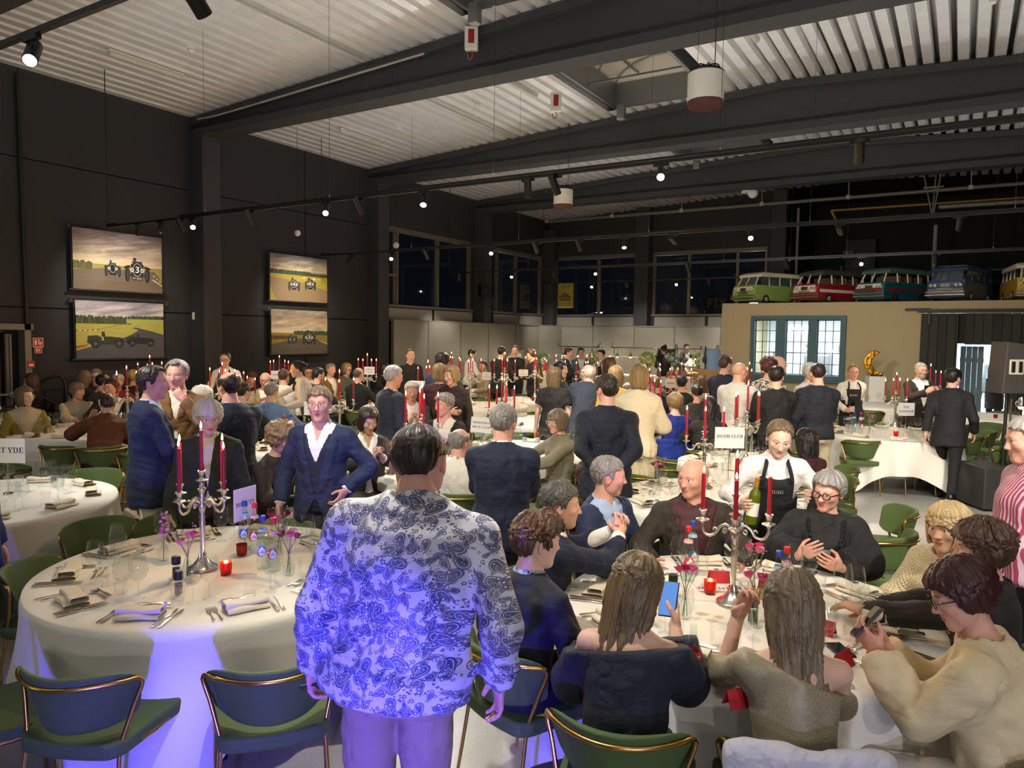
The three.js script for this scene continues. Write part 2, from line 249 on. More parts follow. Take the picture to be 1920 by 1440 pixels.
// ---------------------------------------------------------------- people
const PROF = {
  m: [[-.5, .162, .112, .0], [-.2, .170, .12, 0], [0, .170, .122, -.005], [.22, .156, .112, .005], [.45, .160, .115, .002], [.7, .172, .122, 0], [.86, .165, .106, -.01], [.96, .11, .08, -.015], [1.06, .062, .06, -.005]],
  f: [[-.5, .165, .115, 0], [-.2, .178, .122, -.005], [0, .172, .12, -.008], [.25, .137, .1, 0], [.45, .138, .105, .005], [.68, .15, .118, .012], [.84, .142, .098, -.005], [.95, .092, .07, -.01], [1.06, .055, .055, 0]],
};
const SKIN = { fair: [.60, .36, .26], pink: [.58, .31, .23], tan: [.50, .29, .19], pale: [.66, .43, .33], olive: [.42, .25, .16] };
const HAIR = { white: 0xcfc9bd, grey: 0x8a8680, silver: 0xaaa69e, dkgrey: 0x55524e, brown: 0x4a3020, dkbrown: 0x2a1b12, black: 0x120e0d, blond: 0x94794f, ltblond: 0xb39a6e, dkblond: 0x6f5a3e, ash: 0x7a6850, red: 0x3a1013, auburn: 0x4e2618, chest: 0x5a3a22 };
const skinMat = new THREE.MeshPhysicalMaterial({ color: 0xffffff, vertexColors: true, roughness: .5, specularIntensity: .7, sheen: .15 });
const hairMats = {}; const hairMat = c => hairMats[c] ??= new THREE.MeshStandardMaterial({ color: new THREE.Color(c).multiplyScalar(1.02), map: strandTex, bumpMap: strandBump, bumpScale: .0025, roughness: .48 });
const clothMats = {}; function clothMat(c, rough = .82, extra = {}) { const k = c + '|' + rough + '|' + Object.keys(extra).map(q => q + (extra[q].uuid ?? extra[q])).join(); return clothMats[k] ??= new THREE.MeshStandardMaterial({ color: c, roughness: rough, bumpMap: wrinkTex, bumpScale: .012, ...extra }); }
const glassesGeo = {};
function glassesFor(lod) { return glassesGeo[lod] ??= (() => { const r = lod < 1 ? .0019 : lod < 2 ? .0026 : .0036, G = []; for (const s of [-1, 1]) { const t = new THREE.TorusGeometry(.0215, r, 6, 20); t.scale(1.12, .9, 1); G.push(move(t, s * .0325, .004, .104)); G.push(rod([s * .057, .011, .1], [s * .083, .012, .0], r)); G.push(rod([s * .083, .012, 0], [s * .084, -.006, -.02], r)); } G.push(tube([[-.01, .009, .106], [0, .013, .109], [.01, .009, .106]], r, 6, 6)); return merge(G); })(); }
const LODS = [{ b: .028, c: .0125, h: .0046, hd: .0052, hr: .0058 }, { b: .036, c: .019, h: .0072, hd: .0095, hr: .0095 }, { b: .044, c: .028, h: .0115, hd: .015, hr: .015 }, { b: .052, c: .036, h: .0155, hd: .022, hr: .02 }];

function skeleton(o, s) {
  const sit = o.sit, fem = o.sex === 'f', g = o.g ?? 1, k = {}; k.s = s;
  k.H = sit ? V(0, .462 + .085 * s, -.06) : V(0, .925 * s, 0);
  const lean = deg(o.lean ?? 0), side = deg(o.side ?? 0); k.u = V(-Math.sin(side), Math.cos(lean) * Math.cos(side), Math.sin(lean) * Math.cos(side)).normalize();
  const tw = deg(o.twist ?? 0); k.X0 = V(1, 0, 0); k.X = V(Math.cos(tw), 0, -Math.sin(tw)); k.X.addScaledVector(k.u, -k.X.dot(k.u)).normalize(); k.Z = k.X.clone().cross(k.u);
  k.L = .525 * s; k.N = k.H.clone().addScaledVector(k.u, k.L);
  const up = k.u.clone().lerp(V(0, 1, 0), .55).normalize(), hp = o.head ?? [0, 0, 0];
  k.hm = new THREE.Matrix4().makeRotationFromEuler(new THREE.Euler(deg(hp[1] ?? 0), deg((hp[0] ?? 0)), deg(hp[2] ?? 0), 'YXZ'));
  const hs = (o.hs ?? (fem ? .97 : 1.02)); k.hs = hs; const nb = k.N.clone().addScaledVector(up, (o.neck ?? .066) * s).addScaledVector(k.Z, .018), ho = V(0, .09, .018).multiplyScalar(hs).applyMatrix4(new THREE.Matrix4().makeRotationFromEuler(new THREE.Euler(deg((hp[1] ?? 0) * .8), deg(hp[0] ?? 0) * .5, deg(hp[2] ?? 0))));
  k.hc = nb.clone().add(ho); k.hm.setPosition(k.hc); k.hm.scale(V(hs, hs, hs)); k.top = k.hc.y + .128 * hs;
  const sw = (o.sw ?? (fem ? .158 : .182)) * (.7 + .3 * s) * (1 + (g - 1) * .3); k.S = [1, -1].map(q => k.N.clone().addScaledVector(k.u, -.082 * s).addScaledVector(k.X, q * sw));
  k.leg = [1, -1].map((q, i) => {
    const hw = .09 * (fem ? 1.02 : 1), hj = k.H.clone().add(V(q * hw, -.01, 0)); let kn, an;
    if (sit) { const sp = o.knees ?? .11; kn = V(q * sp, .50 * s + .01, k.H.z + .43 * s); an = V(q * sp * 1.05, .085, k.H.z + (o.feet ?? .40)); }
    else { const st = (o.stride ?? 0) * q; kn = V(q * .098, .5 * s, .02 + st * .55); an = V(q * (o.stance ?? .1), .085, -.01 + st); if (st < -.1) { an.y = .15; kn.z += .04; } }
    return { hj, kn, an };
  });
  k.arm = [1, -1].map((q, i) => {
    let p = (i ? o.R : o.Lh) ?? 'down'; if (typeof p === 'string') p = ARM[p](k, q, s, g); const S = k.S[i], T = Array.isArray(p.t) ? V(...p.t) : p.t, l1 = .285 * s, l2 = .25 * s; const ax = T.clone().sub(S); let d = ax.length(); ax.normalize(); d = clamp(d, .08, (l1 + l2) * .998);
    const a = (l1 * l1 - l2 * l2 + d * d) / (2 * d), h = Math.sqrt(Math.max(0, l1 * l1 - a * a)), hint = p.hint ? V(...p.hint) : V(q * .6, -.6, -.6); hint.addScaledVector(ax, -hint.dot(ax)).normalize();
    const E = S.clone().addScaledVector(ax, a).addScaledVector(hint, h), W = S.clone().addScaledVector(ax, d), f = p.f ? V(...p.f).normalize() : W.clone().sub(E).normalize(), n = p.n ? V(...p.n) : V(-q, 0, .1);
    return { S, E, W, f, n, curl: p.curl ?? .5 };
  });
  return k;
}
const ARM = {
  down: (k, q, s, g) => ({ t: k.S[q > 0 ? 0 : 1].clone().add(V(q * (.075 + (g - 1) * .3), -.52 * s, .035)), hint: [q * .4, 0, -1], f: [q * .05, -1, .16], n: [-q, 0, -.2], curl: .55 }),
  hip: (k, q, s) => ({ t: k.H.clone().add(V(q * .2, .06, .06)), hint: [q, .1, -.5], f: [-q * .4, -.7, .5], n: [-q, 0, 0], curl: .7 }),
  back: (k, q, s, g) => ({ t: k.H.clone().add(V(q * .05, .03, -.2 * g)), hint: [q, .2, -.35], f: [-q * .75, -.6, -.05], n: [0, -.1, -1], curl: .55 }),
  table: (k, q) => ({ t: V(q * .16, .805, k.H.z + .46), hint: [q * .9, -.4, -.4], f: [-q * .55, -.08, .85], n: [0, -1, 0], curl: .35 }),
  lap: (k, q) => ({ t: V(q * .1, .665, k.H.z + .27), hint: [q, -.3, -.5], f: [-q * .6, -.1, .8], n: [0, -1, 0], curl: .4 }),
  clasp: (k, q) => ({ t: V(q * .045, 1.0, k.H.z + .5), hint: [q * .8, -.8, -.2], f: [-q * .35, .75, .35], n: [-q, 0, .15], curl: 1.0 }),
  phone: (k, q) => ({ t: V(q * .065, .93, k.H.z + .44), hint: [q * .8, -.8, -.3], f: [-q * .2, .55, .8], n: [-q * .75, .45, -.1], curl: .75 }),
  phones: (k, q, s) => ({ t: V(q * .1, 1.28 * s, .36), hint: [q * .9, -.7, -.2], f: [-q * .5, .6, .5], n: [-q * .8, .1, -.3], curl: .8 }),
  chin: (k, q) => ({ t: k.N.clone().add(V(q * .08, -.04, .2)), hint: [q * .8, -.9, .1], f: [-q * .55, .75, -.1], n: [-q * .2, .1, -1], curl: 1.1 }),
  glass: (k, q, s) => ({ t: V(q * .12, 1.1 * s, .33), hint: [q * .7, -.9, -.3], f: [-q * .4, .15, .9], n: [-q, 0, 0], curl: .95 }),
  glassSit: (k, q, s) => ({ t: V(q * .12, .98, k.H.z + .4), hint: [q * .7, -.9, -.3], f: [-q * .4, .3, .9], n: [-q, 0, 0], curl: .95 }),
  reach: (k, q, s) => ({ t: k.S[q > 0 ? 0 : 1].clone().add(V(-q * .02, -.22 * s, .5)), hint: [q * .6, -1, 0], f: [0, -.2, 1], n: [-q * .6, -.7, 0], curl: .5 }),
  fold: (k, q, s) => ({ t: k.H.clone().add(V(-q * .04, .2 * s, .22)), hint: [q, -.2, -.2], f: [-q, .05, .2], n: [0, 0, -1], curl: .4 }),
  tray: (k, q, s) => ({ t: V(q * .16, 1.02 * s, .36), hint: [q * .7, -.9, -.3], f: [-q * .2, 0, 1], n: [0, 1, 0], curl: .3 }),
};
let personCount = 0;
function person(o) {
  o = { ...o }; personCount++; const fem = o.sex === 'f'; o.fem = fem; o.skin = SKIN[o.skinK ?? 'fair'].map((c, i) => c); if (o.hairC !== undefined) { const c = new THREE.Color(HAIR[o.hairC] ?? o.hairC); o.hairHex = c.getHex(); o.browC = [c.r * .7, c.g * .7, c.b * .7]; o.beardC = [c.r, c.g, c.b]; o.hairC = [c.r, c.g, c.b]; }
  if (o.hair === 'buzz') o.stubbleTop = 1; o.seed = personCount; const d = o.d, lod = o.lod ?? (d < 3.9 ? 0 : d < 7 ? 1 : d < 11.2 ? 2 : 3), C = LODS[lod], g = o.g ?? 1;
  // scale so that the crown of the head stands at the height the photograph shows
  let s = o.s ?? 1; if (o.yt && !o.s) { const want = heightAt(o.px, o.yt, d); for (let i = 0; i < 5; i++) { const k = skeleton(o, s); s = clamp(s * (1 + (want - k.top) / (o.sit ? .95 : k.top)), o.sit ? .82 : .86, o.sit ? 1.22 : 1.16); } }
  const k = skeleton(o, s), P = PROF[fem ? 'f' : 'm'];
  const root = thing('person', o.label, 'person', [0, 0, 0], 0, o.group), turn = deg(YAW0 + (o.a ?? 0)); const [hx, hz] = at(o.px, d), c = Math.cos(turn), sn = Math.sin(turn), lx = o.byHip ? 0 : k.hc.x, lz = o.byHip ? 0 : k.hc.z;
  root.position.set(hx - (lx * c + lz * sn), o.y0 ?? 0, hz - (-lx * sn + lz * c)); root.rotation.y = turn;
  // torso: ellipses strung along the spine
  const lut = new Float32Array(66 * 3); for (let i = 0; i < 66; i++) { const t = -.5 + i / 65 * 1.56; let j = 1; while (j < P.length - 1 && t > P[j][0]) j++; const q = sstep(0, 1, (t - P[j - 1][0]) / (P[j][0] - P[j - 1][0])), gg = lerp(g, 1 + (g - 1) * .35, sstep(.6, .95, t)), be = (o.belly ?? (g > 1 ? (g - 1) * .5 : 0)) * Math.exp(-Math.pow((t - .28) / .24, 2)); lut[i * 3] = lerp(P[j - 1][1], P[j][1], q) * (.4 + .6 * s) * gg; lut[i * 3 + 1] = lerp(P[j - 1][2], P[j][2], q) * (.4 + .6 * s) * gg + be * .06; lut[i * 3 + 2] = lerp(P[j - 1][3], P[j][3], q) + be * .07; }
  const tws = deg(o.twist ?? 0), H = k.H, u = k.u, L = k.L, hunch = o.hunch ?? 0;
  const X0 = V(1, 0, 0).addScaledVector(u, -u.x).normalize(), Z0 = X0.clone().cross(u);
  const TL = (x, y, z, out) => { x -= H.x; y -= H.y; z -= H.z; const t = (x * u.x + y * u.y + z * u.z) / L, a = tws * clamp(t, 0, 1), ca = Math.cos(a), sa = Math.sin(a), a0 = x * X0.x + y * X0.y + z * X0.z, b0 = x * Z0.x + y * Z0.y + z * Z0.z; out[0] = t; out[1] = ca * a0 - sa * b0; out[2] = ca * b0 + sa * a0 + (hunch ? hunch * Math.sin(PI * clamp(t, 0, 1)) : 0); return out; };
  const tmp = [0, 0, 0];
  const torso = (infl, tmin, tmax, flare = 0) => (x, y, z) => { const q = TL(x, y, z, tmp), t = q[0], i = clamp((t + .5) / 1.56 * 65, 0, 64.99), j = i | 0, f = i - j, A = lut[j * 3] + (lut[j * 3 + 3] - lut[j * 3]) * f + infl + (t < .1 ? flare * (.1 - t) : 0), Bb = lut[j * 3 + 1] + (lut[j * 3 + 4] - lut[j * 3 + 1]) * f + infl + (t < .1 ? flare * (.1 - t) : 0), zo = lut[j * 3 + 2] + (lut[j * 3 + 5] - lut[j * 3 + 2]) * f; const ex = q[1] / A, ez = (q[2] - zo) / Bb, r = Math.sqrt(ex * ex + ez * ez), dd = (r - 1) * Math.min(A, Bb); return smax(dd, Math.max((t - tmax) * L, (tmin - t) * L), .02); };
  const nbase = k.N.clone().addScaledVector(u, .0), npt = V(0, -.055, -.022).applyMatrix4(k.hm), nax = npt.clone().sub(nbase).normalize();
  const trap = r => { const f = k.S.map((S, i) => cap(k.N.clone().addScaledVector(u, -.035).addScaledVector(k.X, (i ? -1 : 1) * .03), S.clone().addScaledVector(u, .008), .05 + r, .042 + r)); return (x, y, z) => Math.min(f[0](x, y, z), f[1](x, y, z)); };
  const ag = (fem ? .88 : 1) * (1 + (g - 1) * .5), legG = (fem ? .98 : 1) * (1 + (g - 1) * .35);
  const bx = [k.H, k.N, k.hc, ...k.S, ...k.arm.flatMap(a => [a.E, a.W]), ...k.leg.flatMap(l => [l.kn, l.an])], box3 = new THREE.Box3().setFromPoints(bx), pad = .24 * Math.max(1, g), LO = [box3.min.x - pad, Math.max(-.02, box3.min.y - .12), box3.min.z - pad], HI = [box3.max.x + pad, box3.max.y + .16, box3.max.z + pad];
  // ---- body: one surface
  { const T = torso(-.012, -.16, 1.06), tr = trap(-.008), arms = k.arm.map(a => [cap(a.S, a.E, .047 * ag, .039 * ag), cap(a.E, a.W, .039 * ag, .026)]), legs = k.leg.map(l => [cap(l.hj, l.kn, .078 * legG, .052), cap(l.kn, l.an, .05, .036), cap(l.an.clone().add(V(0, -.03, -.02)), l.an.clone().add(V(0, -.045, .13)), .038, .03)]), nk = cap(nbase.clone().addScaledVector(u, -.03), npt, fem ? .055 : .064 * (1 + (g - 1) * .4), fem ? .047 : .058 * (1 + (g - 1) * .3));
    const f = (x, y, z) => { let dd = smin(T(x, y, z), tr(x, y, z), .05); dd = smin(dd, nk(x, y, z), .04); for (const a of arms) { const e = Math.min(a[0](x, y, z), a[1](x, y, z)); dd = smin(dd, e, .03); } for (const l of legs) dd = smin(dd, smin(smin(l[0](x, y, z), l[1](x, y, z), .02), l[2](x, y, z), .03), .03); return dd; };
    const sk = o.skin, G = [nets(f, LO, HI, o.bare ? C.c : C.b, { color: (x, y, z) => { const n = 1 + .05 * noise(x * 30, y * 30, z * 30); return [sk[0] * n, sk[1] * n, sk[2] * n]; } })];
    const hf = headField(o), hg = nets(hf, [-.13, -.16, -.14], [.13, .16, .15], o.headCell ?? C.h, { color: headColor(o) }); hg.applyMatrix4(k.hm); G.push(hg);
    k.arm.forEach((a, i) => { if (!(o.noHand ?? []).includes(i)) G.push(handGeo(i === 1, a.W, a.f, a.n, a.curl, C.hd, o.skin)); });
    mesh('body', merge(G), skinMat, root);
  }
  const fold = (x, y, z, amp, q = 1) => { const a = noise(x * 8 + o.seed, y * 5 * q, z * 8), b = noise(x * 17, y * 13 * q + o.seed, z * 17); return amp * (Math.abs(a) * 1.9 - .5 + Math.abs(b) * .9 - .25); };
  // ---- garments
  function garment(name, w) {
    const infl = w.infl ?? .012, ai = w.ai ?? infl, T = torso(infl, w.tmin ?? -.12, w.tmax ?? 1.05, w.flare ?? 0), tr = trap(infl * .7), amp = (w.amp ?? .006) * (lod > 1 ? .6 : 1), sl = w.sleeve ?? 1.95;
    const arms = k.arm.map((a, i) => { const r1 = (w.ar ?? .052) * ag + ai, r2 = (w.er ?? .043) * ag + ai, r3 = (w.wr ?? .032) + ai; if (sl <= 1) { const e = a.S.clone().lerp(a.E, sl), n = a.E.clone().sub(a.S).normalize(), cc = cap(a.S, e.clone().addScaledVector(n, .03), r1, lerp(r1, r2, sl) + (w.cuff ?? .008)); return (x, y, z) => Math.max(cc(x, y, z), (x - e.x) * n.x + (y - e.y) * n.y + (z - e.z) * n.z); } const wv = a.E.clone().lerp(a.W, sl - 1), n = a.W.clone().sub(a.E).normalize(), c1 = cap(a.S, a.E, r1, r2), c2 = cap(a.E, wv.clone().addScaledVector(n, .03), r2, lerp(r2, r3, sl - 1)); return (x, y, z) => smin(c1(x, y, z), Math.max(c2(x, y, z), (x - wv.x) * n.x + (y - wv.y) * n.y + (z - wv.z) * n.z), .025); });
    const nk = cap(nbase.clone().addScaledVector(nax, (w.neckLow ?? .015)), npt.clone().addScaledVector(nax, .1), w.neckR ?? .062, (w.neckR ?? .062) * 1.5), open = w.open, q = [0, 0, 0], cl = w.collar;
    const f = (x, y, z) => {
      let dd = w.noTorso ? 9 : T(x, y, z); if (!w.strap) dd = smin(dd, tr(x, y, z), .05);
      if (!w.noArms) { const e = Math.min(arms[0](x, y, z), arms[1](x, y, z)); dd = smin(dd, e, .04); }
      if (w.skirt) dd = smin(dd, w.skirt(x, y, z), .05);
      if (dd > .12) return dd;
      TL(x, y, z, q); const t = q[0], X = Math.abs(q[1]);
      dd -= fold(x, y, z, amp); if (w.extra) dd -= w.extra(x, y, z, t, q[1], q[2]);
      if (w.lapel && q[2] > -.02 && t > open.tb && t < .97) { const ww = (t - open.tb) * open.w, lw = .062 * sstep(open.tb, open.tb + .2, t) * (t > .62 && t < .68 ? .8 : 1); dd -= .007 * sstep(ww + lw + .006, ww + lw, X); }
      if (!w.noNeck) dd = smax(dd, -nk(x, y, z), .006);
      if (open && q[2] > -.01) { const ww = t > open.tb ? (t - open.tb) * open.w : (open.tb - t) * (open.low ?? .09); dd = smax(dd, -Math.max(X - ww, -.02 - q[2]), .006); }
      if (w.off) dd = smax(dd, w.off(x, y, z, t, q[1], q[2]), .008);
      if (cl) { const dx = x - nbase.x, dy = y - nbase.y, dz = z - nbase.z, h = dx * nax.x + dy * nax.y + dz * nax.z, r = Math.sqrt(Math.max(0, dx * dx + dy * dy + dz * dz - h * h)), rr0 = (cl.r ?? .067) + (h < .02 ? (.02 - h) * .5 : 0) + (g - 1) * .03 - h * (cl.taper ?? .02); let cc = Math.max(Math.abs(r - rr0) - (cl.th ?? .0055), Math.abs(h - (cl.h0 ?? .012)) - (cl.h ?? .03)); if (q[2] > 0) cc = Math.max(cc, (cl.gap ?? .012) + Math.max(0, h - .0) * (cl.spread ?? .6) - X); dd = smin(dd, cc, .006); }
      return dd;
    };
    return mesh(name, nets(f, LO, HI, w.cell ?? C.c, { uv: w.uv }), w.mat, root);
  }
  const tp = o.top ?? { k: 'knit', c: 0x333333 }, tm = tp.mat ?? clothMat(tp.c, tp.rough ?? .82);
  if (o.shirt) garment('shirt', { infl: .006, ai: .004, tmin: o.sit ? -.05 : -.02, mat: clothMat(o.shirt.c, .7), neckR: .06, collar: { h: .03, gap: o.shirt.open ?? .01, spread: .7 }, amp: .003, sleeve: 1.99, wr: .036, cell: C.c * (o.shirtq ?? 1.15), open: o.shirt.v ? { tb: o.shirt.v, w: .16, low: 0 } : undefined });
  if (o.vest) garment('waistcoat', { infl: .015, noArms: true, tmin: -.1, tmax: .97, mat: clothMat(o.vest.c), neckR: .075, amp: .003, open: { tb: o.vest.tb ?? .42, w: .2, low: o.vest.low ?? .02 }, strap: true });
  const sk = o.sit ? -.06 : -.32;
  if (tp.k === 'jacket') garment('jacket', { infl: .022, ai: .013, tmin: tp.tmin ?? (o.sit ? -.1 : -.4), flare: .05, mat: tm, neckR: .072, neckLow: .0, open: { tb: tp.tb ?? .36, w: tp.w ?? .155, low: tp.low ?? .1 }, lapel: tp.lapel ?? true, collar: { r: .078, h: .02, h0: .012, gap: .075, spread: .4, th: .006 }, amp: tp.amp ?? .009, sleeve: 1.93, er: .046, wr: .04 });
  else if (tp.k === 'shirt') garment('shirt', { infl: tp.infl ?? .012, ai: tp.ai ?? .011, tmin: tp.tmin ?? (o.sit ? -.1 : -.2), flare: .03, mat: tm, neckR: .06, collar: { h: .03, gap: tp.gap ?? .01, spread: .7 }, amp: tp.amp ?? .011, sleeve: tp.sleeve ?? 1.96, open: tp.v ? { tb: tp.v, w: .13, low: 0 } : undefined, extra: tp.extra, uv: tp.uv, er: .046, wr: .036 });
  else garment(tp.name ?? { knit: 'sweater', tee: 't_shirt', dress: 'dress', blouse: 'blouse', coat: 'coat', cape: 'cape' }[tp.k] ?? 'sweater', { infl: tp.infl ?? .014, ai: tp.ai ?? .014, tmin: tp.tmin ?? (o.sit ? -.1 : -.18), flare: tp.flare ?? .02, mat: tm, neckR: tp.neckR ?? .066, noNeck: tp.noNeck, amp: tp.amp ?? .010, sleeve: tp.sleeve ?? 1.95, off: tp.off, extra: tp.extra, uv: tp.uv, collar: tp.collar, open: tp.open, lapel: tp.lapel, er: tp.er ?? .046, wr: tp.wr ?? .034, ar: tp.ar, cuff: tp.cuff, skirt: tp.k === 'dress' && !o.sit ? (() => { const a = cap(k.H, k.H.clone().add(V(0, -.42 * s, 0)), .16 * g, .19 * g); return (x, y, z) => Math.max(a(x, y, z), .5 * s - .02 - y); })() : undefined });
  if (o.over) garment(o.over.name, o.over.w(k, clothMat));
  // ---- trousers or skirt
  if (o.bot) { const m = o.bot.mat ?? clothMat(o.bot.c, .85), T = torso(.004, -.2, o.bot.tmax ?? .1), legs = k.leg.map(l => { const n = l.an.clone().sub(l.kn).normalize(), e = l.an.clone().addScaledVector(n, .015), wd = o.bot.wide ?? 0; const a = cap(l.hj, l.kn, .097 * legG, .068 * legG + wd * .5), b = cap(l.kn, e.clone().addScaledVector(n, .06), .066 * legG + wd * .5, .056 + wd); return (x, y, z) => smin(a(x, y, z), Math.max(b(x, y, z), (x - e.x) * n.x + (y - e.y) * n.y + (z - e.z) * n.z), .03); }); const am = lod > 1 ? .004 : .007;
    mesh(o.bot.k === 'skirt' ? 'skirt' : 'trousers', nets((x, y, z) => { const dd = smin(T(x, y, z), smin(legs[0](x, y, z), legs[1](x, y, z), .012), .035); return dd > .1 ? dd : dd - fold(x, y, z, am, 1.4); }, [LO[0], 0, LO[2]], [HI[0], k.H.y + .2, HI[2]], C.c * (o.botq ?? (o.sit ? 2 : 1.5))), m, root);
    if (!o.noShoes && (lod < 1 || !o.sit && lod < 2)) for (const l of k.leg) { const a = l.an, c1 = cap(V(a.x, .05, a.z - .05), V(a.x, .045, a.z + .08), .044, .046), c2 = cap(V(a.x, .05, a.z + .06), V(a.x * 1.03, .03, a.z + .19), .045, .034), c3 = cap(V(a.x, .06, a.z - .03), V(a.x, .1, a.z - .02), .044, .046), dy = a.y - .085; const sh = mesh('shoe', nets((x, y, z) => Math.max(smin(smin(c1(x, y, z), c2(x, y, z), .03), c3(x, y, z), .03), .004 - y, y - .115), [a.x - .1, -.01, a.z - .13], [a.x + .1, .14, a.z + .26], Math.max(C.c, .017)), M(o.shoe ?? 0x0c0b0b, .35), root); sh.position.y = Math.max(0, dy); }
  }
  if (o.apron) { const T = torso(.024, -.75, .78), m = clothMat(o.apron.c ?? 0x17181b, .9); mesh('apron', nets((x, y, z) => { const q = TL(x, y, z, tmp), t = q[0], X = q[1], Z = q[2]; const dd = T(x, y, z); return Math.max(dd, -dd - .022, -.03 - Z + (t < .25 ? .0 : .0), Math.abs(X) - (t > .42 ? .115 : .19)); }, LO, HI, Math.min(C.c, .014)), m, root); const st = []; for (const q of [1, -1]) { const p = a => { const v = k.H.clone().addScaledVector(u, L * a[1]).addScaledVector(k.X, a[0] * q).addScaledVector(k.Z, a[2]); return v; }; st.push(tube([p([.095, .76, .142]), p([.085, .88, .125]), p([.07, .97, .07]), p([.062, 1.01, -.0]), p([.03, 1.02, -.07])], .014, 12, 6)); } mesh('apron_strap', merge(st), m, root); if (o.apron.text) { const pl = new THREE.PlaneGeometry(.16, .05, 8, 1), pos = pl.attributes.position; const c0 = k.H.clone().addScaledVector(u, L * .58); for (let i = 0; i < pos.count; i++) { const a = pos.getX(i), b = pos.getY(i); const v = c0.clone().addScaledVector(k.X, a).addScaledVector(u, b); let zz = .3; const f0 = z => { const w = v.clone().addScaledVector(k.Z, z); return T(w.x, w.y, w.z); }; let lo = 0, hi = .4; for (let j = 0; j < 22; j++) { zz = (lo + hi) / 2; if (f0(zz) > 0) hi = zz; else lo = zz; } v.addScaledVector(k.Z, zz + .006); pos.setXYZ(i, v.x, v.y, v.z); } pl.computeVertexNormals(); mesh('apron_print', pl, new THREE.MeshStandardMaterial({ map: o.apron.text, transparent: true, roughness: .8 }), root); } }
  // ---- hair, glasses, beard
  if (o.hair && o.hair !== 'bald') { const hg = nets(hairField(o), [-.24, Math.min(-.22, -(o.hlen ?? .36) - .08), -.27], [.24, .2, .2], C.hr, { uv: (x, y, z) => [Math.atan2(x, z) / (2 * PI) + (y > .09 ? .0 : 0), y * 1.4 + (Math.abs(z) + Math.abs(x)) * .5] }); hg.applyMatrix4(k.hm); mesh('hair', hg, hairMat(o.hairHex), root); }
  if (o.beard) { const hf = headField(o), bg = nets((x, y, z) => Math.max(hf(x, y, z) - .006 - .003 * noise(x * 90, y * 60, z * 90), -.0015 - hf(x, y, z), y + .032 + (Math.abs(x) > .05 ? -.02 : 0), .0 - z, -ell(x, y, z, 0, -.061, .1, .026, .010, .03)), [-.12, -.15, -.05], [.12, .02, .14], C.h * 1.2); bg.applyMatrix4(k.hm); mesh('beard', bg, hairMat(o.hairHex), root); }
  if (o.glasses !== undefined) { const gm = mesh('glasses', glassesFor(o.gl ?? lod), M(o.glasses, .35, .1), root); gm.applyMatrix4(k.hm); }
  if (o.tie) { const pts = []; for (let i = 0; i <= 8; i++) { const t = .93 - i * .09; pts.push(t); } }
  o.after?.({ root, k, s, C, garment, TL, torso, at3: (x, t, z) => k.H.clone().addScaledVector(k.u, k.L * t).addScaledVector(k.X, x).addScaledVector(k.Z, z), world: v => root.localToWorld(v.clone()) });
  root.updateMatrixWorld(true); folk.push([root.position.x, root.position.z]); if (o.sit && o.chair !== false) seatChairs.push([root.position.x, root.position.z, turn, o.chairLabel ?? 'green velvet chair under the ' + o.who, o]);
  return { root, k, s, world: v => { root.updateMatrixWorld(true); return v.clone().applyMatrix4(root.matrixWorld); }, turn };
}
const seatChairs = [], folk = [];

// ---------------------------------------------------------------- the hall
const roofY = x => 6.42 + .0524 * (10.5 - Math.abs(x + 3));     // gable with its ridge at x = -3
const paint = new THREE.MeshStandardMaterial({ color: 0x28292b, roughness: .75, bumpMap: grainTex, bumpScale: .0012 });
const paintBeam = new THREE.MeshStandardMaterial({ color: 0x323335, roughness: .75, bumpMap: grainTex, bumpScale: .0012 });
const paintDark = M(0x1b1c1d, .8), frameMat = M(0x6f695f, .45, .25), steel = M(0x8e9092, .4, .8), blackM = M(0x0c0c0d, .5), whiteP = M(0xd8d6d0, .55), chrome = new THREE.MeshStandardMaterial({ color: 0xd9d7d2, metalness: 1, roughness: .12 });
// floor: poured grey resin with a fine speckle
{ const sp = dataTex(512, (u, v) => { const a = .5 * pnoise(u, v, 8, 1) + .5 * pnoise(u, v, 23, 2), s = hash(u * 512 | 0, v * 512 | 0, 3); const k = 146 + 14 * a + (s > .985 ? 30 : s < .03 ? -16 : 0); return [k, k * .985, k * .95]; }, [.5, .5], true);
  const rg = dataTex(128, (u, v) => .8 + .2 * pnoise(u, v, 9, 4), [.25, .25]);
  const f = structGroup('floor'); struct('slab', box(21.6, .2, 36, -3, -.1, -12), new THREE.MeshStandardMaterial({ color: 0x8f8d88, roughness: .5 }), f);
  const g = new THREE.PlaneGeometry(21, 35); g.rotateX(-PI / 2); g.translate(-3, .002, -12); const uv = g.attributes.uv; for (let i = 0; i < uv.count; i++) uv.setXY(i, uv.getX(i) * 21, uv.getY(i) * 35); struct('resin_coat', g, new THREE.MeshStandardMaterial({ map: sp, roughness: .42, roughnessMap: rg }), f); }
const COLZ = [5, .5, -4.5, -9.7, -14.9, -19.9, -24.7];
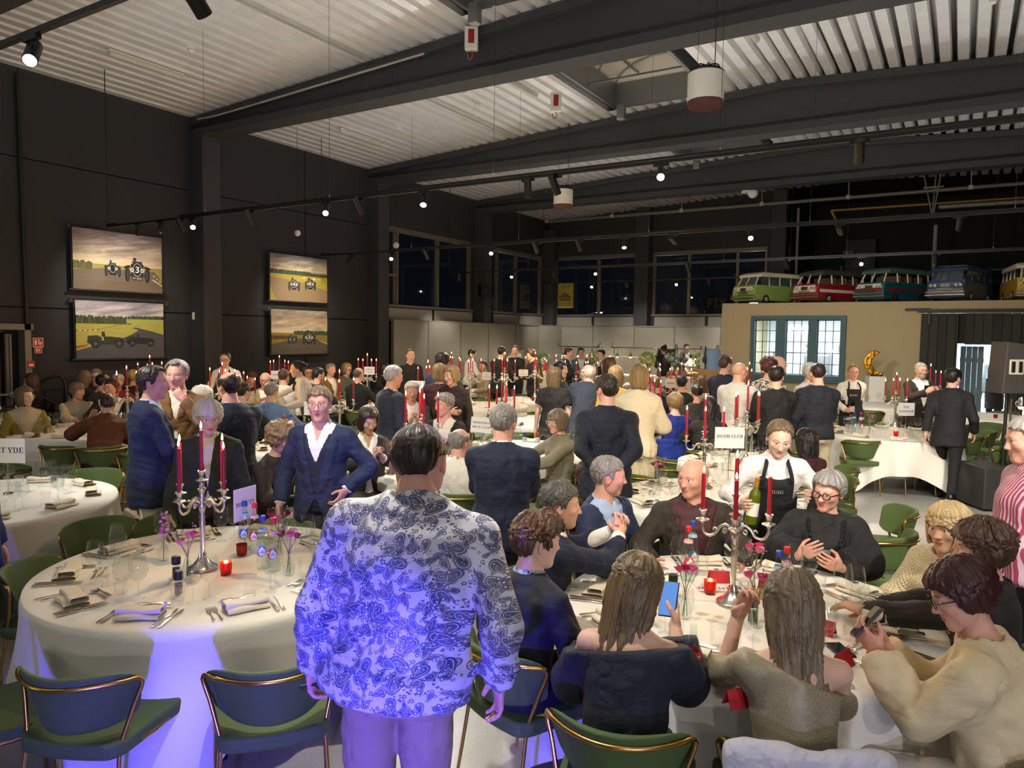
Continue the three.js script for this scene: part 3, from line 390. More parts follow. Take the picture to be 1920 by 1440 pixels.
// left wall: precast panels with open joints between columns, windows in the two far bays
{ const w = structGroup('wall_left'), rows = [[0, 2.47], [2.485, 4.955], [4.97, 6.45]];
  struct('backing', merge([box(.1, 6.5, 20, -13.72, 3.25, -4.9)]), paintDark, w);
  for (let b = 0; b < 4; b++) for (const [y0, y1] of rows) { let z0 = COLZ[b], z1 = COLZ[b + 1]; const cut = b === 2 ? [[z0, -6.36 + .02], [-6.34, z1]] : b === 3 ? [[z0, -12.55], [-12.565, z1]] : [[z0, z1]];
    for (const [a, c] of cut) { if (b === 2 && y0 === 0) { if (a === z0) struct('panel', box(.2, y1 - 2.18, a - c - .01, -13.6, (y1 + 2.18) / 2, (a + c) / 2), paint, w); else struct('panel', box(.2, y1 - y0, a - c - .01, -13.6, (y0 + y1) / 2, (a + c) / 2, .012), paint, w); } else struct('panel', box(.2, y1 - y0, a - c - .01, -13.6, (y0 + y1) / 2, (a + c) / 2, .012), paint, w); } }
  const win = [[-15.4, -19.55, 2.9, 5.08], [-20.7, -24.2, 2.9, 5.08]], ends = [[-14.9, -19.9], [-19.9, -24.8]];
  win.forEach(([a, c, y0, y1], i) => { const [e0, e1] = ends[i]; struct('panel', box(.2, 6.5 - y1, e0 - e1, -13.6, (6.5 + y1) / 2, (e0 + e1) / 2), paint, w); struct('panel', box(.2, y0, e0 - e1, -13.6, y0 / 2, (e0 + e1) / 2), paint, w); struct('pier', box(.2, y1 - y0, e0 - a, -13.6, (y0 + y1) / 2, (e0 + a) / 2), paint, w); struct('pier', box(.2, y1 - y0, c - e1, -13.6, (y0 + y1) / 2, (c + e1) / 2), paint, w); }); }
{ const w = structGroup('wall_back'); const ws = [[-13.25, -9.92, 2.9, 5.1], [-9.36, -5.5, 2.9, 5.1]];
  struct('panel', box(8.8, 1.95, .2, -9.2, 6.07, -24.8), paint, w); struct('panel', box(8.8, 2.9, .2, -9.2, 1.45, -24.8), paint, w); for (const [a, b] of [[-13.6, -13.25], [-9.92, -9.36], [-5.5, -4.85]]) struct('pier', box(b - a, 2.2, .2, (a + b) / 2, 4, -24.8), paint, w);
  struct('return', box(.2, 7.1, 4.4, -4.88, 3.5, -26.9), paintDark, w); struct('recess', box(12.6, 7.1, .2, 1.3, 3.5, -29.1), paintDark, w); struct('recess_roof', box(12.6, .2, 4.6, 1.3, 7.1, -27), paintDark, w); struct('recess_floor', box(12.6, .2, 4.6, 1.3, -.1, -27), paintDark, w); }
struct('wall_right', box(.2, 7.2, 35, 7.6, 3.5, -12), paint); struct('wall_front', box(21.4, 7.2, .2, -3, 3.5, 5.3), paint);
for (const z of COLZ) if (z < 2) { const c = struct('column', box(.42, 6.05, .42, -13.3, 3.02, z === -24.7 ? -24.5 : z, .015), paintBeam); }
struct('column', box(.5, 6.6, .4, -9.64, 3.3, -24.5, .015), paintBeam); struct('column', box(.45, 6.8, .4, -5.1, 3.4, -24.5, .015), paintBeam);
// concrete roof beams: level soffit, top following the roof
for (const z of [-4.5, -9.7, -14.9, -19.9]) { const g = structGroup(numbered('beam'));
  const top = (x, o = 0) => roofY(x) - .02 + o, web = prism([[-13.5, 6.1], [7.5, 6.1], [7.5, top(7.5)], [-3, top(-3)], [-13.5, top(-13.5)]], .17); web.translate(0, 0, z - .085); struct('web', web, paintBeam, g);
  struct('bottom_flange', (() => { const f = prism([[-.2, 6.03], [.2, 6.03], [.2, 6.15], [.085, 6.24], [-.085, 6.24], [-.2, 6.15]], 21, .012, 1); f.rotateY(PI / 2); f.translate(-13.5, 0, z); return f; })(), paintBeam, g);
  const fl = (x0, x1) => { const f = prism([[x0, top(x0)], [x1, top(x1)], [x1, top(x1) - .13], [x0, top(x0) - .13]], .4); f.translate(0, 0, z - .2); return f; };
  struct('top_flange', merge([fl(-13.5, -3), fl(-3, 7.5)]), paintBeam, g); }
// galvanised trapezoidal roof deck, sheets of four ribs, cut out for the rooflights
const LIGHTS = [[-6.35, -4.35, -6.55, -9.1], [-6.35, -4.35, -11.75, -14.35], [-6.35, -4.35, -16.9, -19.3]];
{ const sp = dataTex(256, (u, v) => { return .93 + .03 * pnoise(u, v, 6, 1) + .015 * pnoise(u, v, 40, 2); }, [1, 1], true), rg = dataTex(128, (u, v) => .7 + .3 * pnoise(u, v, 20, 5), [1, 1]);
  const galv = new THREE.MeshStandardMaterial({ color: 0xffffff, metalness: .5, roughness: .46, map: sp, roughnessMap: rg, side: THREE.DoubleSide }), ce = structGroup('ceiling'), pitch = .2593, ribs = 81, bays = [[5.2, .5], [.5, -4.5], [-4.5, -9.7], [-9.7, -14.9], [-14.9, -19.9], [-19.9, -24.8]];
  for (const [z0, z1] of bays) for (let s = 0; s < ribs; s += 4) { const parts = [];
    for (let r = s; r < Math.min(ribs, s + 4); r++) { const x0 = -13.5 + r * pitch, prof = [[0, 0], [.15, 0], [.17, .12], [.24, .12], [pitch, 0]]; let spans = [[z0, z1]]; for (const [a, b, c, d] of LIGHTS) if (x0 + pitch > a && x0 < b && c <= z0 && d >= z1) spans = [[z0, c], [d, z1]];
      for (const [a, c] of spans) { const P = [], I = [], U = []; for (let q = 0; q < 4; q++) { const [xa, ya] = prof[q], [xb, yb] = prof[q + 1], k = P.length / 3; for (const [x, y, z] of [[xa, ya, a], [xb, yb, a], [xb, yb, c], [xa, ya, c]]) { P.push(x0 + x, roofY(x0 + x) + y, z); U.push(x0 + x + y, z); } I.push(k, k + 1, k + 2, k, k + 2, k + 3); } const g = new THREE.BufferGeometry(); g.setAttribute('position', new THREE.Float32BufferAttribute(P, 3)); g.setAttribute('uv', new THREE.Float32BufferAttribute(U, 2)); g.setIndex(I); g.computeVertexNormals(); const gg = g.toNonIndexed(); gg.computeVertexNormals(); parts.push(gg); } }
    struct('deck_sheet', merge(parts), galv, ce); }
  const slab = (a, b, z0, z1) => { const f = prism([[a, roofY(a) + .12], [b, roofY(b) + .12], [b, roofY(b) + .3], [a, roofY(a) + .3]], z0 - z1); f.translate(0, 0, z1); return f; };
  const sl = [slab(-13.8, -6.35, 5.4, -25), slab(-4.35, -3, 5.4, -25), slab(-3, 7.7, 5.4, -25)]; let zz = 5.4; for (const [, , c, d] of [...LIGHTS, [0, 0, -25, -25]]) { sl.push(slab(-6.35, -4.35, zz, c)); zz = d; } struct('insulation', merge(sl), paintDark, ce);
  const dome = new THREE.MeshPhysicalMaterial({ color: 0xd2cab6, roughness: .35, metalness: .1, clearcoat: .3, side: THREE.DoubleSide, bumpMap: clothTex, bumpScale: .05 });
  for (const [a, b, c, d] of LIGHTS) { const s = structGroup(numbered('window_roof')), y = roofY((a + b) / 2); struct('kerb', merge([box(b - a, .5, .06, (a + b) / 2, y + .22, c), box(b - a, .5, .06, (a + b) / 2, y + .22, d), box(.06, .5, c - d, a, y + .22, (c + d) / 2), box(.06, .5, c - d, b, y + .22, (c + d) / 2)]), steel, s);
    struct('glazing', grid(16, 8, (u, v) => { const an = PI * u; return [(a + b) / 2 - Math.cos(an) * (b - a) / 2, y + .42 + Math.sin(an) * .5, lerp(c, d, v), u * 2, v * 3]; }), dome, s); for (const z of [c - .03, c - .03 + (d - c) * .33, c + (d - c) * .67, d + .03]) struct('glazing_bar', tube(Array.from({ length: 9 }, (_, i) => { const an = PI * i / 8; return [(a + b) / 2 - Math.cos(an) * (b - a) / 2, y + .4 + Math.sin(an) * .5, z]; }), .02, 20, 6), steel, s); struct('glazing_bar', merge([box(.04, .04, c - d, a + .5, y + .62, (c + d) / 2), box(.04, .04, c - d, b - .5, y + .62, (c + d) / 2), box(b - a, .03, .03, (a + b) / 2, y + .1, (c + d) / 2)]), steel, s);
    for (const z of [c, d]) { const f = new THREE.Shape(); f.absarc(0, 0, 1, 0, PI); const e = new THREE.ExtrudeGeometry(f, { depth: .04, bevelEnabled: false }); e.scale((b - a) / 2, .5, 1); e.translate((a + b) / 2, y + .42, z - .02); struct('end_cap', e, whiteP, s); }
    struct('drive_box', box(.16, .3, .14, a + .25, y - .2, d + .25, .02), steel, s); }
}
// windows: frames with panes, night behind
const glassPane = new THREE.MeshPhysicalMaterial({ color: 0xffffff, roughness: .03, transmission: 1, thickness: 0, ior: 1.5 });
const rain = dataTex(256, (u, v) => { const c = hash(u * 256 | 0, v * 90 | 0, 4), s = hash(u * 256 | 0, 1, 9); return c > .93 && s > .35 ? 1 : 0; }, [1, 1]);
const wetPane = new THREE.MeshPhysicalMaterial({ color: 0xffffff, roughness: .04, transmission: 1, thickness: 0, ior: 1.5, bumpMap: rain, bumpScale: .004 });
function windowAcross(n, along, p0, p1, y0, y1, mull, fixed, opt = {}) {      // along 'x' or 'z'; fixed: the other coordinate
  const w = structGroup('window_' + n), P = (a, y, da, dy, dd, off = 0) => along === 'x' ? box(da, dy, dd, a, y, fixed + off) : box(dd, dy, da, fixed + off, y, a), lo = Math.min(p0, p1), hi = Math.max(p0, p1), ym = (y0 + y1) / 2, fr = .075;
  struct('window_frame', merge([P((lo + hi) / 2, y1 - .06, hi - lo, .14, .14, 0), P(lo + fr / 2, ym, fr, y1 - y0, .12), P(hi - fr / 2, ym, fr, y1 - y0, .12)]), frameMat, w); struct('window_sill', P((lo + hi) / 2, y0 + .0, hi - lo + .02, .07, .24, along === 'x' ? .06 : .06), frameMat, w);
  const m = [lo, ...mull.slice().sort((a, b) => a - b), hi]; for (let i = 1; i < m.length - 1; i++) struct('mullion', P(m[i], ym, .09, y1 - y0, .11), frameMat, w);
  for (let i = 0; i < m.length - 1; i++) { const a = m[i] + .04, b = m[i + 1] - .04; struct('pane', P((a + b) / 2, ym, b - a, y1 - y0 - .12, .008), opt.wet?.includes(i) ? wetPane : glassPane, w); if (opt.sash === i) struct('sash', merge([P((a + b) / 2, ym + .3, b - a, .06, .07), P(a + .05, ym, .06, y1 - y0, .07), P(b - .05, ym, .06, y1 - y0, .07), P((a + b) / 2, y0 + .85, b - a, .07, .09)]), frameMat, w); } }
windowAcross(1, 'z', -15.4, -19.55, 2.9, 5.08, [-15.98, -17.85], -13.6, { sash: 2, wet: [2] });
windowAcross(2, 'z', -20.7, -24.2, 2.9, 5.08, [-21.15, -22.4], -13.6, { wet: [0, 1] });
windowAcross(3, 'x', -13.25, -9.92, 2.9, 5.1, [-11.46], -24.8, { wet: [1] });
windowAcross(4, 'x', -9.36, -5.5, 2.9, 5.1, [-8.08, -6.45], -24.8, { wet: [0] });
for (const [x, z, w, a] of [[-13.35, -17.45, 4.2, 1], [-13.35, -22.4, 3.4, 1], [-11.6, -24.6, 3.3, 0], [-7.4, -24.6, 3.8, 0]]) for (const q of [-.25, .25]) struct('spandrel_panel', a ? box(.05, .36, w * .47, x - .08, 2.66, z + q * w, .006) : box(w * .47, .36, .05, x + q * w, 2.66, z - .06, .006), M(0x8b877e, .5), null);
{ const g = structGroup('ground_outside'); struct('asphalt', box(120, .2, 100, -30, -.4, -60), M(0x15161a, .6), g); }
// street lamps and a lit shop sign out in the night
for (const [x, y, z, i] of [[-31, 3.4, -31, 0], [-25, 4.2, -52, 1], [-19, 3.6, -50, 2], [-11.5, 4.4, -44, 3], [-30, 3.0, -44, 4], [-40, 4, -40, 5]]) { const t = thing('street_lamp', ['street lamp far outside the second tall window', 'street lamp outside the window with the yellow poster', 'street lamp glowing through rain drops on the glass', 'street lamp outside the wide back window', 'street lamp seen low in the corner window', 'street lamp outside the first side window'][i], 'street lamp', [x, -.3, z], 0); mesh('pole', cyl(.06, .08, y, 0, y / 2, 0, 10), M(0x2b2d30, .5, .5), t); mesh('arm', rod([0, y - .05, 0], [.9, y + .15, 0], .035), M(0x2b2d30, .5, .5), t); mesh('lamp_head', box(.5, .1, .22, 1.05, y + .16, 0, .03), M(0x2b2d30, .5, .5), t); mesh('lamp', box(.42, .03, .18, 1.05, y + .1, 0, .01), new THREE.MeshStandardMaterial({ color: 0xffffff, emissive: COOL, emissiveIntensity: 25 }), t); point(COOL, 40, [x + 1.05, y - .3 - .02, z], 4); }
// folding sound screens along the glazing
{ const px = [[-13.05, -15.2], [-13.08, -16.75], [-13.05, -18.3], [-13.06, -19.85], [-13.02, -21.45], [-12.98, -23.0], [-12.55, -24.0], [-11.3, -24.05], [-9.75, -24.1], [-8.3, -24.08], [-6.75, -24.1], [-5.45, -24.05]];
  const slat = dataTex(128, (u, v) => .5 + .5 * Math.sin(v * PI * 2 * 16), [1, 3]), sm = new THREE.MeshPhysicalMaterial({ color: 0x77736a, roughness: .38, metalness: .12, bumpMap: slat, bumpScale: .002, clearcoat: .25, clearcoatRoughness: .3 });
  for (let i = 0; i < px.length - 1; i++) { const [x0, z0] = px[i], [x1, z1] = px[i + 1], L = Math.hypot(x1 - x0, z1 - z0), t = thing('folding_screen', null, 'screen', [(x0 + x1) / 2, 0, (z0 + z1) / 2], Math.atan2(-(z1 - z0), x1 - x0), 'beige folding screens along the glazed corner'); t.userData.label = 'beige folding screen panel, ' + ['first', 'second', 'third', 'fourth', 'fifth', 'sixth', 'seventh', 'eighth', 'ninth', 'tenth', 'eleventh'][i] + ' of the row counted from the poster wall';
    mesh('panel', grid(10, 2, (u, v) => [(u - .5) * (L - .03), .08 + v * 2.4, .03 + .05 * Math.sin(u * PI) * (i % 2 ? 1 : -.5), u * L, v * 2.4]), sm, t); mesh('back_panel', box(L - .03, 2.4, .03, 0, 1.28, -.05), sm, t); mesh('top_rail', box(L - .02, .04, .09, 0, 2.5, 0, .008), frameMat, t); mesh('post', box(.035, 2.5, .08, -L / 2 + .015, 1.25, 0, .006), frameMat, t); mesh('foot', box(.06, .06, .5, -L / 2 + .03, .03, 0, .01), frameMat, t); } }
// steel service door in the left wall
{ const d = structGroup('door_1'), zc = -5.62; struct('door_frame', merge([box(.24, .1, 1.6, -13.52, 2.15, zc), box(.24, 2.2, .1, -13.52, 1.1, -6.33), box(.24, 2.2, .1, -13.52, 1.1, -4.9)]), M(0x6e6a64, .5, .2), d); struct('door_leaf', box(.06, 2.02, 1.16, -13.62, 1.02, -5.4, .008), M(0x54504a, .5, .15), d); struct('door_stile', box(.07, 2.02, .1, -13.59, 1.02, -6.1, .008), M(0x5d5952, .5, .15), d); struct('push_bar', merge([rod([-13.5, 1.02, -6.1], [-13.5, 1.02, -5.0], .022), box(.1, .12, .07, -13.54, 1.02, -6.1, .02), rod([-13.54, .3, -6.12], [-13.54, 2.0, -6.12], .012)]), M(0x8b8679, .4, .3), d); struct('door_closer', merge([box(.07, .06, .25, -13.56, 1.98, -5.7, .01), rod([-13.5, 2.02, -5.7], [-13.5, 2.08, -6.0], .01)]), M(0x5d5952, .5, .3), d); }
// kitchen block with its windows and barn door
const cream = new THREE.MeshStandardMaterial({ color: 0xa79a78, roughness: .8, bumpMap: grainTex, bumpScale: .0015 });
{ const k = structGroup('wall_kitchen'), z = -19.07, t = .14, top = 2.95, W = (x0, x1, y0, y1) => struct('panel', box(x1 - x0, y1 - y0, t, (x0 + x1) / 2, (y0 + y1) / 2, z), cream, k);
  W(-5.31, -4.55, 0, top); W(-4.55, -2.37, 0, 1.18); W(-4.55, -2.37, 2.67, top); W(-2.37, -.82, 0, top); W(-.82, 4.6, 2.74, top); struct('side_wall', box(t, top, 4.6, -5.24, top / 2, -21.4), cream, k); struct('side_wall', box(t, top, 4.6, 4.53, top / 2, -21.4), cream, k); struct('ceiling_slab', box(9.9, .12, 4.75, -.36, top + .0, -21.4), cream, k);
  const white = M(0xe4ebee, .6); struct('lining', merge([box(9.7, 2.85, .05, -.36, 1.43, -23.65), box(9.6, .04, 4.5, -.36, 2.86, -21.4)]), white, k); struct('kitchen_floor', box(9.6, .02, 4.4, -.36, .012, -21.3), M(0x9fa6a8, .4), k);
  struct('door_jamb', box(.04, 2.04, .16, -.12, 1.02, z), whiteP, k);
  const w = structGroup('window_5'), teal = M(0x37585f, .6), F = (x0, x1, y0, y1, d = .2) => box(x1 - x0, y1 - y0, d, (x0 + x1) / 2, (y0 + y1) / 2, z + .03, .006), op = [[-4.46, -3.95], [-3.72, -3.2], [-3.0, -2.48]];
  struct('window_frame', merge([F(-4.56, -2.36, 2.59, 2.69), F(-4.56, -2.36, 1.13, 1.25, .26), F(-4.56, -4.46, 1.2, 2.6), F(-3.95, -3.72, 1.2, 2.6, .24), F(-3.2, -3.0, 1.2, 2.6, .24), F(-2.48, -2.36, 1.2, 2.6)]), teal, w); struct('window_sill', box(2.3, .05, .34, -3.46, 1.11, z + .08, .008), teal, w);
  for (const [a, b] of op) { const cw = (b - a) / 3, ch = (2.59 - 1.25) / 5, bars = []; for (let i = 0; i <= 3; i++) bars.push(box(i % 3 ? .016 : .04, 1.34, .03, a + i * cw, 1.92, z)); for (let j = 0; j <= 5; j++) bars.push(box(b - a, j % 5 ? .016 : .04, .03, (a + b) / 2, 1.25 + j * ch, z)); struct('glazing_bar', merge(bars), M(0x27444e, .5), w); for (let i = 0; i < 3; i++) for (let j = 0; j < 5; j++) struct('pane', box(cw - .016, ch - .016, .005, a + (i + .5) * cw, 1.25 + (j + .5) * ch, z), glassPane, w); }
  // barn door: dark planks over the front, doorway cut through
  const b = structGroup('door_2'), pl = [M(0x2a2a27, .75), M(0x31312d, .8), M(0x262622, .78)]; let n = 0; for (let x = -.82; x < 4.4; x += .17) { const x1 = Math.min(x + .164, 4.5), inDoor = x1 > -.1 && x < .82, y0 = inDoor ? 2.05 : .02; if (x < -.1 && x1 > -.1) struct('plank', box(-.1 - x, 2.71, .05, (x - .1) / 2, 1.375, -18.97, .006), pl[n % 3], b); else struct('plank', box(x1 - x, 2.73 - y0, .05, (x + x1) / 2, (2.73 + y0) / 2, -18.97 + .004 * (n % 2), .006), pl[n % 3], b); n++; }
  struct('backing', merge([box(.7, 2.7, .06, -.46, 1.37, -19.08), box(3.7, 2.7, .06, 2.68, 1.37, -19.08), box(.95, .66, .06, .36, 2.4, -19.08)]), M(0x1f1f1d, .8), b); struct('rail', box(5.2, .07, .03, 1.7, 2.79, -18.9, .006), blackM, b); struct('hanger', merge([box(.06, .3, .04, -.66, 2.62, -18.9, .01), box(.5, .05, .08, -.9, 2.82, -18.92, .01)]), blackM, b);
  // weathered plank door standing open inside the doorway
  const old = canvasTex(256, 256, (c, w2, h) => { c.fillStyle = '#5f6f74'; c.fillRect(0, 0, w2, h); for (let i = 0; i < 500; i++) { const x = hash(i, 1, 1) * w2, y = hash(i, 2, 1) * h; c.fillStyle = ['rgba(120,140,145,.5)', 'rgba(60,70,72,.5)', 'rgba(150,165,165,.35)'][i % 3]; c.fillRect(x, y, 1 + 3 * hash(i, 3, 1), 8 + 40 * hash(i, 4, 1)); } }), od = structGroup('door_3'), om = new THREE.MeshStandardMaterial({ map: old, roughness: .8 }); for (let i = 0; i < 4; i++) struct('plank', box(.108, 2.0, .04, .02 + i * .112, 1.01, -19.5 - .02 * i, .006), om, od); struct('ledge', box(.46, .1, .03, .19, 1.7, -19.57), om, od); struct('handle', merge([rod([.43, 1.0, -19.5], [.43, 1.0, -19.43], .01), rod([.43, 1.0, -19.43], [.5, 1.0, -19.43], .01)]), blackM, od);
  struct('matting', box(1.6, .02, 1.4, 1.0, .035, -20.6, .005), M(0x9a1512, .8)); }
// kitchen ceiling panels: glowing mesh and light of the same size
for (const x of [-3.4, 1.0]) { const t = thing('ceiling_light', x < 0 ? 'cool white light panel on the kitchen ceiling behind the blue window' : 'cool white light panel on the ceiling behind the open doorway', 'ceiling light', [x, 2.8, -21.2]); mesh('frame', merge([box(2.1, .05, .05, 0, 0, .62), box(2.1, .05, .05, 0, 0, -.62), box(.05, .05, 1.24, 1.03, 0, 0), box(.05, .05, 1.24, -1.03, 0, 0)]), whiteP, t); mesh('diffuser', box(2, .03, 1.2, 0, .0, 0), new THREE.MeshStandardMaterial({ color: 0xffffff, emissive: COOL, emissiveIntensity: 8 }), t); areaLight(COOL, 42, 2, 1.2, [x, 2.76, -21.2], [x, 0, -21.2]); }
// kitchen furniture seen through the panes
{ const t = thing('steel_counter', 'stainless steel counter behind the blue kitchen window', 'counter', [-3.2, 0, -21.6]); mesh('worktop', box(3, .05, .8, 0, .95, 0, .01), steel, t); mesh('cabinet', box(2.9, .85, .7, 0, .47, 0, .01), steel, t); mesh('shelf', box(3, .04, .35, 0, 1.75, -.3, .005), steel, t); for (const x of [-1.4, 1.4]) mesh('post', rod([x, .97, -.3], [x, 1.75, -.3], .02), steel, t);
  const pot = kind(() => { const p = thing('cooking_pot', '', 'pot', [0, 0, 0]); mesh('pan', lathe([[0, 0], [.13, 0], [.14, .02], [.14, .2], [.15, .21], [.135, .2], [.13, .03], [0, .03]], 20), steel, p); for (const s of [-1, 1]) mesh('handle', tube([[s * .135, .16, -.04], [s * .185, .165, 0], [s * .135, .16, .04]], .008, 10, 6), steel, p); return p; }); for (let i = 0; i < 4; i++) pot([-3.6 + i * .42, i % 2 ? .975 : 1.77, -21.7 - .15 * (i + 1) % .3], 0, ['steel pot on the worktop shelf, first one behind the kitchen panes', 'steel pot standing on the kitchen counter', 'steel pot on the kitchen wall shelf near the middle light', 'second steel pot on the kitchen counter, beside the blue crate'][i]);
  const c = thing('crate', 'blue plastic crate tower behind the last kitchen window light', 'crate', [-2.45, .975, -21.5]); for (let i = 0; i < 3; i++) mesh('crate_tier', merge([box(.42, .03, .36, 0, .02 + i * .24, 0), box(.42, .2, .02, 0, .12 + i * .24, .17), box(.42, .2, .02, 0, .12 + i * .24, -.17), box(.02, .2, .36, .2, .12 + i * .24, 0), box(.02, .2, .36, -.2, .12 + i * .24, 0)]), M(0x1c3f9c, .5), c);
  const s = thing('dishwasher', 'steel hood dishwasher behind the middle kitchen window light', 'dishwasher', [-3.55, 0, -22.9]); mesh('cabinet', box(.7, .9, .7, 0, .45, 0, .02), steel, s); mesh('hood', box(.7, .7, .7, 0, 1.35, 0, .05), steel, s); mesh('handle', rod([-.3, 1.1, .4], [.3, 1.1, .4], .015), steel, s);
  const w = thing('wash_trolley', 'steel trolley with a rail standing beyond the doorway', 'trolley', [.75, 0, -22]); mesh('shelf', merge([box(.9, .03, .5, 0, .86, 0), box(.9, .03, .5, 0, .3, 0)]), steel, w); for (const [x, z] of [[-.42, -.22], [.42, -.22], [-.42, .22], [.42, .22]]) mesh('post', rod([x, 0, z], [x, .95, z], .015), steel, w); mesh('green_box', box(.3, .2, .25, -.15, .98, 0, .02), M(0x86b08a, .6), w); }

// ---------------------------------------------------------------- ceiling fittings
const TRK = 3.87, ORD = ['first', 'second', 'third', 'fourth', 'fifth', 'sixth'];
const lensOn = new THREE.MeshStandardMaterial({ color: 0xffffff, emissive: new THREE.Color(1, .93, .8), emissiveIntensity: 30 }), lensOff = M(0x4a4844, .25, .3);
function trackRail(i, x0, x1, z) {
  const t = thing('lighting_track', ['black lighting track crossing the picture corner above the steel door', 'long black lighting track crossing in front of the ridge and the white heater', 'black lighting track passing above the second pair of posters', 'black lighting track in front of the tall corner windows', 'thin black lighting track before the back windows', 'lighting track behind the viewer'][i], 'track', [0, 0, 0]);
  mesh('rail', box(x1 - x0, .035, .036, (x0 + x1) / 2, TRK, z, .004), blackM, t); for (let x = x0 + .02; x <= x1; x += 2.6) mesh('wire', rod([x, TRK, z], [x, roofY(x) + .05, z], x < x0 + .1 ? .008 : .0025, 5), blackM, t); mesh('feed_box', box(.3, .03, .05, x0 + .16, TRK + .03, z, .004), blackM, t); }
const nHead = {}, NTH = ['first', 'second', 'third', 'fourth', 'fifth', 'sixth', 'seventh', 'eighth', 'ninth', 'tenth', 'eleventh', 'twelfth', 'thirteenth'];
const onHead = kind(() => makeHead(true)), offHead = kind(() => makeHead(false));
function makeHead(on) { const t = thing('track_spotlight', '', 'spotlight'); mesh('adapter', box(.16, .03, .036, 0, -.03, 0, .004), blackM, t); mesh('stem', cyl(.009, .009, .05, 0, -.06, 0, 8), blackM, t); mesh('housing', lathe([[0, .13], [.036, .13], [.042, .122], [.042, -.1], [.039, -.104], [.036, -.1], [.036, -.085], [0, -.085]], 20), blackM, t); mesh('lens', lathe([[0, -.101], [.035, -.099], [.035, -.09], [0, -.09]], 18), on ? lensOn : lensOff, t); return t; }
function head(track, x, z, target, cd, angle, o = {}) {
  const on = cd > 0, p = V(x, TRK - .12, z), d = V(...target).sub(p).normalize(), t = (on ? onHead : offHead)([x, TRK, z], 0, `${on ? 'lit' : 'unlit'} black spotlight, ${NTH[nHead[track] = (nHead[track] ?? -1) + 1]} from the poster wall on the ${track}`, (on ? 'lit' : 'unlit') + ' spotlights on the ' + track);
  const q = new THREE.Quaternion().setFromUnitVectors(V(0, -1, 0), d); for (const c of t.children) if (c.name === 'housing' || c.name === 'lens') { c.quaternion.copy(q); c.position.set(0, -.12, 0); }
  if (on) spot(o.c ?? WARM, cd, p.clone().addScaledVector(d, .115).toArray(), target, angle ?? 28, o.pen ?? .7, 1.7); }
const TZ = [-2.35, -7.2, -12.1, -17.1, -21.5, 2.6];
const TN = ['track near the viewer', 'long track before the white heater', 'track by the second posters', 'track before the corner windows', 'track before the back windows', 'track behind the viewer'];
trackRail(0, -6.4, 7, TZ[0]); trackRail(1, -12.5, 7, TZ[1]); trackRail(2, -12.5, 7, TZ[2]); trackRail(3, -12.6, 7, TZ[3]); trackRail(4, -12, 2, TZ[4]); trackRail(5, -9, 7, TZ[5]);
{ // heaters
  const mk = kind(() => { const t = thing('fan_heater', '', 'heater'); mesh('drum', lathe([[.205, -.17], [.21, -.17], [.21, .17], [.2, .17], [.2, -.17]], 32), M(0xcfcabd, .55), t); mesh('motor_cage', merge([...[0, 1, 2, 3].map(i => { const a = i * PI / 4; return tube([[Math.cos(a) * .2, .17, Math.sin(a) * .2], [Math.cos(a) * .12, .25, Math.sin(a) * .12], [-Math.cos(a) * .12, .25, -Math.sin(a) * .12], [-Math.cos(a) * .2, .17, -Math.sin(a) * .2]], .008, 16, 5); }), new THREE.TorusGeometry(.205, .01, 6, 28).rotateX(PI / 2).translate(0, .17, 0), cyl(.1, .1, .1, 0, .17, 0)]), blackM, t); for (let i = -3; i <= 3; i++) { const w = Math.sqrt(.04 - Math.pow(i * .052, 2)) * 2; const g = box(w, .075, .006); g.rotateX(.6); mesh('louvre', move(g, 0, -.19, i * .052), M(0x431512, .55), t); } mesh('collar', new THREE.TorusGeometry(.2, .014, 6, 28).rotateX(PI / 2).translate(0, -.165, 0), M(0x431512, .55), t); mesh('cable', rod([.1, .2, 0], [.1, 1.75, 0], .006, 5), blackM, t); mesh('cable', rod([-.1, .2, 0], [-.1, 1.75, 0], .003, 5), blackM, t); return t; });
  mk([-2.72, 5.05, -8.75], .5, 'large white drum fan heater hanging before the rooflight', 'hanging heaters'); mk([-7.6, 5.14, -14.5], .3, 'small looking white drum fan heater hanging over the middle of the hall', 'hanging heaters'); }
{ const mk = kind(() => { const t = thing('batten_light', '', 'batten light'); mesh('base', box(.09, .03, 1.3, 0, .0, 0, .01), whiteP, t); mesh('diffuser', (() => { const g = new THREE.CapsuleGeometry(.05, 1.2, 6, 14); g.rotateX(PI / 2); g.translate(0, -.035, 0); return g; })(), M(0xb4b1a6, .5), t); return t; }); let i = 0;
  for (const [x, z] of [[-11.6, -7.4], [-11.57, -12.4], [-11.6, -17.4], [-7.25, -6.9], [-7.2, -11.9], [-7.25, -16.9], [-3.05, -11.8], [-3.05, -17], [-3.05, -7.1], [-11.6, -22], [-7.2, -22]]) { mk([x, roofY(x) - .03, z], 0, 'unlit white batten light fixed under the ' + (x < -10 ? 'roof slope beside the poster wall' : x < -5 ? 'roof slope before the rooflights' : 'ridge beyond the rooflights') + ', ' + ORD[Math.min(5, [(-z - 6.5) / 5 | 0][0])] + ' bay away', 'unlit batten lights'); } }
